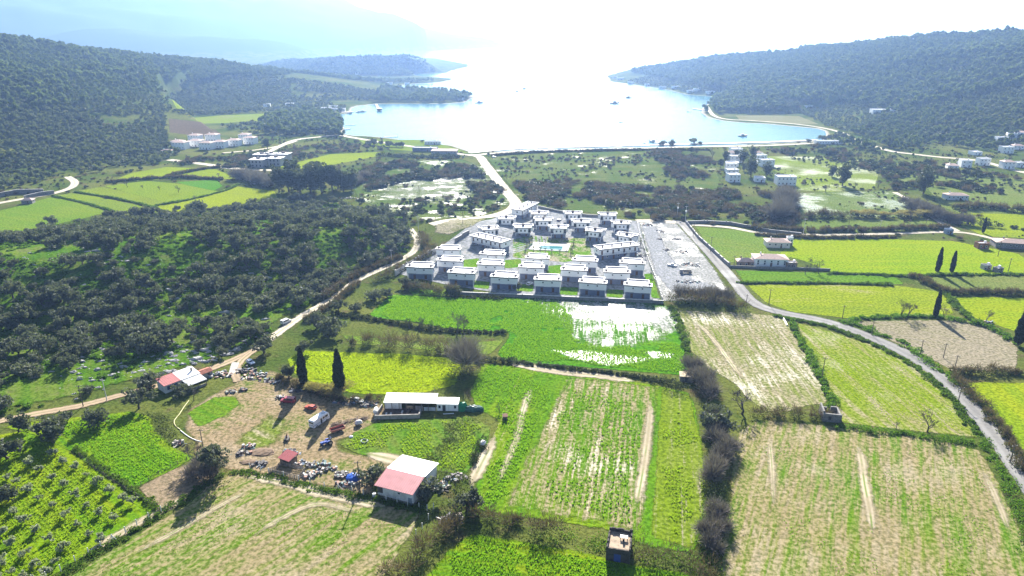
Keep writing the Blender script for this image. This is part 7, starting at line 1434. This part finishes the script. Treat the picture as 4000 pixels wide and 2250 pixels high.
def junk(label,c,rx,ry,n,seed,dark=0.4,name='junk_heap'):
    """heap of scrap, each piece a part"""
    rng=random.Random(seed); o=empty(name,P3(c),0,label,'junk'); n=int(n*1.6)
    for i in range(n):
        a=rng.uniform(0,6.28); r=rng.random()**0.6; x,y=rx*r*math.cos(a),ry*r*math.sin(a); z=max(0.1,(1-r)*rng.uniform(0.3,1.1)); k=rng.random(); col=JCOL[2] if rng.random()<dark else rng.choice(JCOL); m=mat('scrap_%d'%JCOL.index(col),col,0.7,0.15)
        if k<0.45: MB().obox((x,y,z),(rng.uniform(0.5,1.7),rng.uniform(0.3,1.0),rng.uniform(0.06,0.35)),rng.uniform(0,3),rng.uniform(-.5,.5),rng.uniform(-.5,.5)).build('panel',m,o)
        elif k<0.7: d=Vector((rng.gauss(0,1),rng.gauss(0,1),rng.gauss(0,.35))).normalized()*rng.uniform(0.8,2.0); MB().tube([Vector((x,y,z))-d*0.5,Vector((x,y,z))+d*0.5],0.06,5).build('bar',m,o)
        elif k<0.85: MB().cyl((x,y,0),(x,y,rng.uniform(0.5,1.0)),rng.uniform(0.22,0.4),9).build('drum',m,o)
        else: MB().obox((x,y,0.35),(rng.uniform(0.5,0.9),rng.uniform(0.5,0.9),0.7),rng.uniform(0,3)).build('crate',m,o)
    return o
junk('scrap heap with white sheets above the farmyard',X3(470,440),5.5,3.2,46,1,0.45); junk('dark scrap below the silver car',X3(280,330),4.0,2.5,26,2,0.7); junk('boards and troughs at the lower end of the scrap heap',X3(700,520),3.0,1.4,14,3,0.3); junk('rubble and bottles right of the farmhouse',flat(560+1800*0.16563,1400+390*0.16563),4.5,2.8,40,4,0.15); junk('junk around the bin at the end of the grass',flat(560+2080*0.16563,1400+800*0.16563),1.9,1.4,14,5,0.4); junk('black motorbike wreck in the yard entrance',X3(245,700),1.5,1.0,12,6,0.9)
junk('scrap behind the red-roofed shelter',X5(950,240),3.0,1.6,24,7,0.35); junk('orange and white scrap right of the goat pen',X5(1150,470),2.6,1.5,24,8,0.15); junk('plastic and planks beyond the goat pen',X5(1480,470),3.0,2.0,28,9,0.2); junk('drums and crates right of the goat pen',X5(1390,640),2.2,1.3,18,10,0.4); junk('dark scrap heap left of the blue tarpaulin',X5(1910,650),2.6,1.9,26,11,0.6); junk('white scrap below the blue tarpaulin',X5(1990,830),3.4,1.1,26,12,0.1); junk('pile of pale boards left of the yard',X5(150,130),2.4,1.2,18,13,0.2); junk('folded metal left of the goat pen',X5(370,470),2.2,1.6,20,14,0.5); junk('junk behind the cypress, left of the boat',X3(2060,920),2.6,1.2,20,15,0.4); junk('pale scrap between the boat and the barn',Xb(80,320),3.2,1.5,26,16,0.3); junk('dark scrap heap right of the pink-roofed shed',flat(*Zc(1,3,2010,460)),3.4,2.2,28,17,0.75); junk('coloured scrap behind the pink-roofed shed',flat(*Zc(1,3,1860,560)),2.6,2.4,26,18,0.2); junk('rubbish along the garden left of the yard',flat(*Zc(0,3,1800,120)),2.4,1.8,18,19,0.2); junk('rubble under the leaning olive tree',flat(*Zc(1,3,1960,880)),3.6,2.4,30,20,0.5)
junk('pallets and rubble on the gravel lot, upper heap',flat(2580,905),3.0,3.0,14,21,0.7); junk('dark machine parts on the gravel lot',flat(2640,935),5.0,2.0,24,22,0.6); junk('loose pipes on the gravel lot',flat(2575,935),2.0,1.5,10,23,0.8); junk('rubble mound in the middle of the gravel lot',flat(2602,978),2.2,1.6,12,24,0.8); junk('white rubble on the lower gravel lot',flat(2700,1035),6.0,4.0,34,25,0.1); junk('scrap beside the lower gravel lot',flat(2690,1100),6.0,3.0,26,26,0.4); junk('builders rubble at the corner of the marsh plot',flat(1360,775),7.0,3.0,30,27,0.4); junk('white plastic by the fence of the right-hand field',flat(3865,1262),2.5,1.5,14,28,0.2)
def flatbed(label,loc,rz):
    o=empty('parked_truck',loc,rz,label,'truck'); MB().box(-3.0,1.4,-1.1,1.1,0.8,1.0).build('flatbed',DARKMETAL,o); MB().box(1.5,3.1,-1.05,1.05,0.6,2.3).build('cab',paint('truck_grey',(0.22,0.22,0.24)),o); MB().box(3.09,3.12,-0.9,0.9,1.4,2.1).build('windscreen',GLASS,o)
    for s in (-1,1): MB().box(-3.0,1.4,s*1.1-0.04,s*1.1+0.04,1.0,1.5).build('side_board',DARKMETAL,o)
    for x in (-2.0,2.2):
        for s in (-1,1): wheel(o,x,s*0.9,0.48,0.26)
flatbed('dark flatbed truck on the lower gravel lot',P3(flat(2678,1068)),R(175))
# log heap
lg=empty('log_heap',P3(X4(1700,540)),0,'long heap of split branches and logs in the farmyard','logs'); rng_=random.Random(9)
for i in range(70):
    t=rng_.uniform(-1,1); x=t*5.2+rng_.gauss(0,.3); y=t*2.2+rng_.gauss(0,.55); a=R(60)+rng_.gauss(0,.35); L=rng_.uniform(1.0,2.2); z=rng_.uniform(0.1,0.65); d=Vector((math.cos(a),math.sin(a),rng_.gauss(0,.12)))*L/2; MB().tube([Vector((x,y,z))-d,Vector((x,y,z))+d],[0.11,0.08],6).build('log',mat('split_log',(0.36,0.28,0.21),0.9,0.2,2.0) if i%2 else WOOD,lg)
# small fixtures of the yard
o=empty('dog_kennel',P3(Xb(2225,560)),0.1,'small brown kennel by the bare tree at the path end','kennel'); MB().box(-0.7,0.7,-0.7,0.7,-0.1,1.5).build('wall',WOOD,o); MB().obox((0,0,1.6),(1.7,1.7,0.12),0,0.15).build('roof',mat('rust',(0.16,0.07,0.04),0.8,0.2),o); MB().box(-0.3,0.3,-0.73,-0.68,0,0.9).build('doorway_shade_panel',DARKMETAL,o)  # kennel entrance is a dark panel painted as shade
def pipe(label,pts,r,m):
    P=smooth_line([flat(*p) for p in pts],2.0); o=MB().tube([(p[0]-P[0][0],p[1]-P[0][1],0.12) for p in P],r,5).build('water_pipe',m,None,(P[0][0],P[0][1],0)); tag(o,label,'pipe')
pipe('pale yellow irrigation pipe curving down from the farmhouse',[(738,1565),(718,1592),(700,1620),(680,1645),(686,1665),(705,1680)],0.13,mat('pale_pipe',(0.62,0.58,0.30),0.6,0.05)); pipe('white pipe running to the yard edge',[(705,1683),(735,1706),(765,1721),(790,1727)],0.14,mat('white_pipe',(0.75,0.74,0.7),0.6,0.03)); pipe('white culvert pipe at the top of the yellow and tan field',[(3057,1238),(3066,1255),(3075,1272)],0.45,mat('white_pipe',(0.75,0.74,0.7),0.6,0.03)); pipe('pale beam lying in the pen shade',[Zc(1,2,1880,1268),Zc(1,2,1990,1262)],0.16,mat('white_pipe',(0.75,0.74,0.7),0.6,0.03)); pipe('white board on the grass of the grove edge',[Zc(0,2,2230,365),Zc(0,2,2340,405)],0.25,mat('white_pipe',(0.75,0.74,0.7),0.6,0.03))
rmp=sheet('concrete_ramp',[flat(560+x*0.16563,1400+y*0.16563) for x,y in [(2090,90),(2270,110),(2200,320),(2000,480),(1985,420),(2060,200)]],ragged(mat('concrete_ramp',(0.40,0.38,0.33),0.9,0.12),0.3,0.2),'pale concrete ramp above the scrap heap',cell=0.8,margin=1.0)
# fences
def fence(label,pts,h,m,world=False,wires=3,braces=(),th=0.07,name='fence'):
    P=[G(*p) for p in pts] if not world else pts; b=P[0]; o=empty(name,b,0,label,'fence'); wr=MB()
    for i,p in enumerate(P):
        x,y,z=p[0]-b[0],p[1]-b[1],p[2]-b[2]; MB().box(x-th,x+th,y-th,y+th,z-0.2,z+h).build('post',m,o)
        if i in braces:
            for s in (-1,1): MB().tube([(x+s*1.0,y+s*0.3,z),(x,y,z+h*0.85)],th,4).build('brace',m,o)
    for k in range(wires): wr.tube([(p[0]-b[0],p[1]-b[1],p[2]-b[2]+h*(0.25+0.7*k/max(1,wires-1))) for p in P],0.018,3)
    wr.build('wire',DARKMETAL,o); return o
POSTW=mat('white_concrete_post',(0.62,0.62,0.60),0.8,0.06)
fence('white concrete post fence along the young orchard',[Zc(0,3,x,y) for x,y in [(470,1480),(615,1410),(760,1318),(895,1238),(1020,1172),(1135,1100),(1265,1022),(1380,948),(1500,878),(1625,812)]],2.1,POSTW,braces=(5,),th=0.09); fence('thin fence between the orchard and the grass plot',[Zc(0,3,x,y) for x,y in [(800,250),(950,380),(1050,450),(1150,520),(1260,590),(1370,650),(1480,720),(1590,760)]],1.4,WOOD); fence('wooden fence along the top of the corral',[Zc(0,3,x,y) for x,y in [(1330,580),(1420,540),(1500,495),(1600,430),(1720,370),(1790,330),(1880,285)]],1.3,WOOD)
fence('white post fence below the farmyard',[Zc(1,3,x,y) for x,y in [(-60,370),(50,395),(130,420),(280,455),(430,495),(545,525),(690,565),(830,585),(965,605),(1080,640),(1190,668),(1310,695),(1420,722),(1525,748),(1640,775),(1722,792),(1785,775)]],1.9,POSTW,braces=(7,),th=0.09); fence('white post fence turning down along the bramble bank',[Zc(1,3,x,y) for x,y in [(1785,780),(1735,880),(1672,975),(1610,1040)]],1.8,POSTW,th=0.1)
fence('thin fence along the foot of the vivid green crop',[(1960+55*k,1416+ [0,4,9,15,21,26,32,38,44,50,56,62][k]) for k in range(12)],1.3,WOOD); fence('fence beside the dirt track',[(1335,1118),(1310,1135),(1285,1152),(1260,1168),(1235,1185)],1.2,WOOD)
# utility poles
def pole(label,base,top,lamp=False,lattice=False,m=None):
    g,h=tree_at(base,top); h=min(max(h,6.0),14.0); o=empty('utility_pole',g,rnd.uniform(-.3,.3),label,'pole','utility poles'); m=m or mat('grey_pole_wood',(0.14,0.12,0.10),0.9,0.1); MB().tube([(0,0,-0.3),(0,0,h)],[0.17,0.11],7).build('post',m,o); MB().box(-0.9,0.9,-0.06,0.06,h-0.55,h-0.42).build('crossarm',m,o)
    for x in (-0.8,0,0.8): MB().cyl((x,0,h-0.42),(x,0,h-0.2),0.05,5).build('insulator',RIM,o)
    if lattice: MB().box(-0.5,0.5,-0.45,0.25,h*0.62,h*0.62+1.1).build('transformer',RIM,o)
    if lamp: MB().tube([(0,0,h-0.8),(1.2,0,h-0.3)],0.04,4).build('lamp_arm',RIM,o)
    return (g[0],g[1],g[2]+h-0.25)
WHP=mat('white_concrete_pole',(0.55,0.55,0.53),0.8,0.05)
PL={}
for k,(c,r,zx,zb,zt,lb,kw) in enumerate([(1,1,1635,905,720,'white concrete pole at the bend of the dirt track',dict(m=WHP)),(1,1,1315,1290,1140,'pole on the dirt track above the villas',{}),(1,1,1365,1200,1060,'pole beside the dirt track near the compound wall',dict(m=WHP)),(1,1,940,1410,1290,'pole at the edge of the olive grove',{}),(1,1,985,570,490,'pole behind the eucalyptus clump',{}),(1,1,1640,500,430,'pole in the marsh meadow',{}),(1,1,2080,800,680,'pole beside the road bend',{}),
    (3,2,540,905,685,'pole on the hedge between the tan and yellow fields',{}),(3,2,1040,470,325,'pole inside the paved road bend, upper',{}),(3,2,1530,672,515,'pole beside the paved road bend, middle',{}),(3,2,1762,700,570,'thin pole in the ploughed field',{}),(3,2,1875,820,700,'pole at the lower corner of the ploughed field',{}),(3,2,748,300,170,'pole beside the road junction with the bank',{}),(3,2,8,165,5,'pole at the upper road bend',{}),(3,2,1910,1150,1015,'pole on the lower paved road',{}),(3,3,2432,310,150,'pole at the right edge of the large field',{}),(2,2,2350,205,60,'pole above the tan field',{}),
    (3,1,805,862,710,'street lamp pole on the field lane, left',dict(lamp=True)),(3,1,1125,862,760,'pole on the field lane, middle',dict(m=WHP)),(3,1,1580,842,750,'pole on the field lane, right',dict(lamp=True)),(3,1,355,905,745,'white lamp pole on the field lane',dict(lamp=True,m=WHP)),(3,1,2310,1130,970,'pole in the bright field near the red barn',{}),(2,1,1660,742,590,'pole with a transformer at the lane corner, left',dict(lattice=True,m=WHP)),(2,1,1742,782,620,'pole with a transformer at the lane corner, right',dict(lattice=True,m=WHP)),(2,1,1820,930,790,'pole beside the stone wall, upper',{}),(2,1,1995,1085,930,'pole beside the stone wall, lower',{}),(2,1,2230,1240,1120,'pole by the wall corner',{}),(2,1,385,665,530,'pole behind the back row villas',{}),
    (0,2,838,1190,960,'pole beside the tan track, left',{}),(0,2,1075,1130,900,'pale pole beside the tan track, right',dict(m=WHP)),(1,3,1045,580,290,'brown pole in the yard left of the pink-roofed shed',{}),(1,2,690,190,20,'pole on the dirt track by the hedge',{}),(0,3,2050,200,-40,'pole behind the corral tree',{}),(3,1,2410,1300,1140,'pole in the right-hand plot',{})]):
    PL[k]=pole(lb,Zc(c,r,zx,zb),Zc(c,r,zx,zt)[1],**kw)
def wire(label,a,b,sag=1.6):
    a,b=Vector(a),Vector(b); n=14; mb=MB()
    for off in (-0.7,0.7): mb.tube([a.lerp(b,i/n)+Vector((off,0,-sag*4*(i/n)*(1-i/n)))-a for i in range(n+1)],0.022,3)
    o=mb.build('overhead_wire',DARKMETAL,None,a); tag(o,label,'wire')
for (i,j,lb) in [(0,2,'overhead wire from the white pole to the next pole on the track'),(2,1,'overhead wire above the dirt track by the villas'),(1,3,'overhead wire above the dirt track below the villas'),(24,25,'overhead wire along the stone wall'),(9,8,'overhead wire along the paved road bend'),(17,18,'overhead wire along the field lane'),(28,29,'overhead wire above the tan track'),(3,31,'overhead wire from the grove edge to the hedge')]: wire(lb,PL[i],PL[j])

# garden trees among the holiday houses
for i,(zx,zy,s,lb) in enumerate([(2145,180,1.3,'round umbrella pine at the head of the holiday houses'),(2250,150,1.2,'umbrella pine between the holiday rows, left'),(2320,190,1.6,'umbrella pine between the holiday rows, right'),(2400,330,1.9,'tall garden tree before the right holiday row'),(2420,150,1.5,'leafy tree at the far end of the holiday rows'),(2100,240,1.2,'tree at the left of the holiday houses'),(2330,270,1.0,'small tree on the holiday lane'),(2560,330,1.5,'dark tree beside the holiday house at the right end')]):
    put('garden_tree',EUC,i,G(*Zc(2,1,zx,zy)),s*0.42,lb,'tree',None,L_PINE)

junk('timber and crates along the upper edge of the yard',X3(900,560),4.0,1.4,22,31,0.5); junk('dark scrap under the left cypress',X3(1230,720),2.6,1.2,16,32,0.6); junk('buckets and planks behind the red estate car',X3(980,850),2.6,1.0,14,33,0.5); junk('scrap along the yard side of the boat',X3(2250,960),2.8,1.0,16,34,0.4); junk('boards leaning behind the log heap',X4(2150,160),2.4,1.2,14,35,0.4); junk('rubbish between the goat pen and the drums',X5(1250,700),2.4,1.2,18,36,0.3); junk('loose bricks and planks in the middle of the yard',X5(1650,560),3.0,1.2,16,37,0.4); junk('broken pallets at the corral gate',X5(40,260),2.6,1.4,16,38,0.4)
junk('stacked building blocks on the gravel lot',flat(2530,880),3.5,2.5,22,39,0.3); junk('white sacks and timber on the gravel lot',flat(2660,985),4.5,2.5,26,40,0.15); junk('scaffold pieces along the compound fence',flat(2500,1000),1.6,5.0,22,41,0.5)
# ------------------------------------------------------------------ standing crop and grass: tufts nobody could count
def tuft(seed,n=9,r=0.28,h=0.42,w=0.10):
    rng=np.random.default_rng(seed); P=np.stack([rng.normal(size=n)*r*0.6,rng.normal(size=n)*r*0.6,np.zeros(n)],-1); a=rng.random(n)*6.28; lean=rng.uniform(0.1,0.45,n); D=np.stack([np.cos(a)*lean,np.sin(a)*lean,np.ones(n)],-1)*(h*rng.uniform(0.6,1.2,n))[:,None]; s=np.stack([-np.sin(a+0.9),np.cos(a+0.9),np.zeros(n)],-1)*w
    v=np.stack([P-s,P+s,P+D+s*0.3,P+D-s*0.3],1).reshape(-1,3); return mesh_np('tuft',v,np.arange(n*4).reshape(-1,4))
T_GREEN=leaf_mat('crop_blades',(0.110,0.250,0.013),(0.195,0.320,0.026),0.55); T_YEL=leaf_mat('yellow_crop_blades',(0.250,0.345,0.016),(0.380,0.420,0.026),0.55); T_MIX=leaf_mat('meadow_blades',(0.140,0.255,0.016),(0.270,0.330,0.036),0.55)
KT={n:kit('tuft_'+n,[tuft(900+i+k*10) for i in range(4)],m) for k,(n,m) in enumerate((('green',T_GREEN),('yellow',T_YEL),('mix',T_MIX)))}
def tufts(label,poly,kind,dx,dy,ang,seed,thin=0.25,scale=(0.7,1.3),patch=9.0,follow=False,jit=0.13):
    """tufts in sowing rows: dx between the rows, dy along them"""
    P=np.array(poly); c=P.mean(0); ca,sa=math.cos(-ang),math.sin(-ang); Q=(P-c)@np.array([[ca,sa],[-sa,ca]]); rng=np.random.default_rng(seed)
    U,V=np.meshgrid(np.arange(Q[:,0].min(),Q[:,0].max(),dx),np.arange(Q[:,1].min(),Q[:,1].max(),dy)); U=U.ravel()+rng.normal(size=U.size)*dx*jit; V=V.ravel()+rng.uniform(-.5,.5,V.size)*dy
    X=c[0]+U*math.cos(ang)-V*math.sin(ang); Y=c[1]+U*math.sin(ang)+V*math.cos(ang)
    dd=seg_dist(X,Y,poly,closed=True); ok=in_poly(X,Y,poly)&(dd>0.6)&(vnoise(X*1.3+seed,Y,patch)*0.6+vnoise(X,Y+seed,patch*0.3)*0.4>thin+0.25*(1-sstep(0,5,dd))); X,Y=X[ok],Y[ok]
    z=(height(X,Y) if follow else np.zeros(len(X)))+0.08
    return mass('crop_tufts' if not follow else 'grass_tufts',label,'crop',np.stack([X,Y,z],-1),rng.uniform(scale[0],scale[1],len(X)),KT[kind],seed)
CROP=VP((985,742),(1100,749),(1250,749),(1400,757),(1440,790),(1450,850),(1520,872),(1690,860),(1715,870),(1733,940),(1600,933),(1480,920),(1270,905),(1252,888),(1280,852),(1282,836),(1150,833),(1040,812),(950,801))
tufts('rows of vivid green crop in front of the villas',CROP,'green',0.75,0.62,rh((1000,770),(1650,800)),1,0.22)
tufts('yellow flowering crop behind the barn',VP((760,890),(860,890),(1000,894),(1130,904),(1160,914),(1142,966),(1085,980),(1000,990),(895,985),(790,955)),'yellow',0.8,0.7,rh((760,920),(1140,950)),2,0.26)
tufts('grass of the young olive orchard',VP((-60,1110),(60,1092),(150,1125),(250,1195),(380,1282),(280,1355),(130,1442),(20,1500),(-60,1500)),'mix',0.9,0.8,0.9,3,0.30)
tufts('green crop of the left side of the long field',VP((1220,922),(1400,940),(1380,1040),(1325,1150),(1275,1270),(1245,1285),(1175,1272),(1200,1232),(1238,1120),(1258,1060),(1200,1020),(1188,985)),'green',0.8,0.8,rh((1330,1290),(1440,945)),4,0.34)
tufts('crop stripes in the middle of the long field',VP((1430,952),(1650,978),(1640,1080),(1620,1230),(1598,1335),(1520,1312),(1400,1292),(1285,1268),(1335,1150),(1395,1040)),'green',1.6,0.7,rh((1480,1290),(1530,965)),5,0.50,patch=12)
tufts('grass strip along the thorn hedge',VP((1668,985),(1733,1000),(1757,1100),(1772,1200),(1758,1320),(1735,1375),(1645,1345),(1655,1200)),'mix',0.9,0.8,rh((1690,1340),(1690,1000)),6,0.42)
tufts('bright green crop tufts at the bottom edge',VP((1190,1350),(1300,1366),(1450,1391),(1600,1429),(1770,1455),(1810,1520),(1035,1520),(1085,1449),(1135,1392)),'green',0.8,0.6,rh((1200,1400),(1600,1460)),7,0.30)
tufts('grass of the plot between the orchard and the farm',VP((120,1065),(200,1055),(330,1040),(378,1052),(388,1085),(438,1130),(485,1150),(430,1182),(335,1226),(255,1182),(190,1135)),'green',0.8,0.7,0.9,8,0.30)
tufts('grass of the paddock in front of the barn',VP((860,1122),(905,1090),(968,1062),(1180,1054),(1228,1076),(1216,1130),(1168,1190),(1100,1180),(1012,1160),(905,1140)),'mix',0.9,0.8,0.5,9,0.40)
tufts('sparse crop rows of the large bottom right field',VP((1910,1062),(2060,1074),(2200,1089),(2380,1116),(2458,1138),(2500,1205),(2545,1300),(2585,1400),(2640,1515),(1838,1515),(1820,1440),(1823,1360),(1845,1250),(1845,1130),(1875,1085)),'green',1.2,0.7,rh((2150,1400),(2170,1090)),10,0.56,scale=(0.3,0.6),patch=14,jit=0.4)
tufts('sparse crop rows of the field below the farm',VP((615,1196),(700,1212),(830,1244),(930,1266),(1050,1293),(1025,1345),(960,1449),(910,1520),(40,1520),(185,1452),(405,1318),(485,1265),(555,1203)),'green',1.2,0.7,rh((400,1420),(700,1240)),11,0.54,scale=(0.3,0.6),patch=14,jit=0.4)
tufts('yellow-green crop inside the road bend',VP((2010,818),(2080,838),(2230,885),(2325,935),(2395,1002),(2440,1067),(2460,1095),(2300,1080),(2115,1058),(2090,990),(2065,930),(2025,850)),'yellow',1.2,0.7,rh((2300,1060),(2040,840)),12,0.48,scale=(0.3,0.6),patch=14)
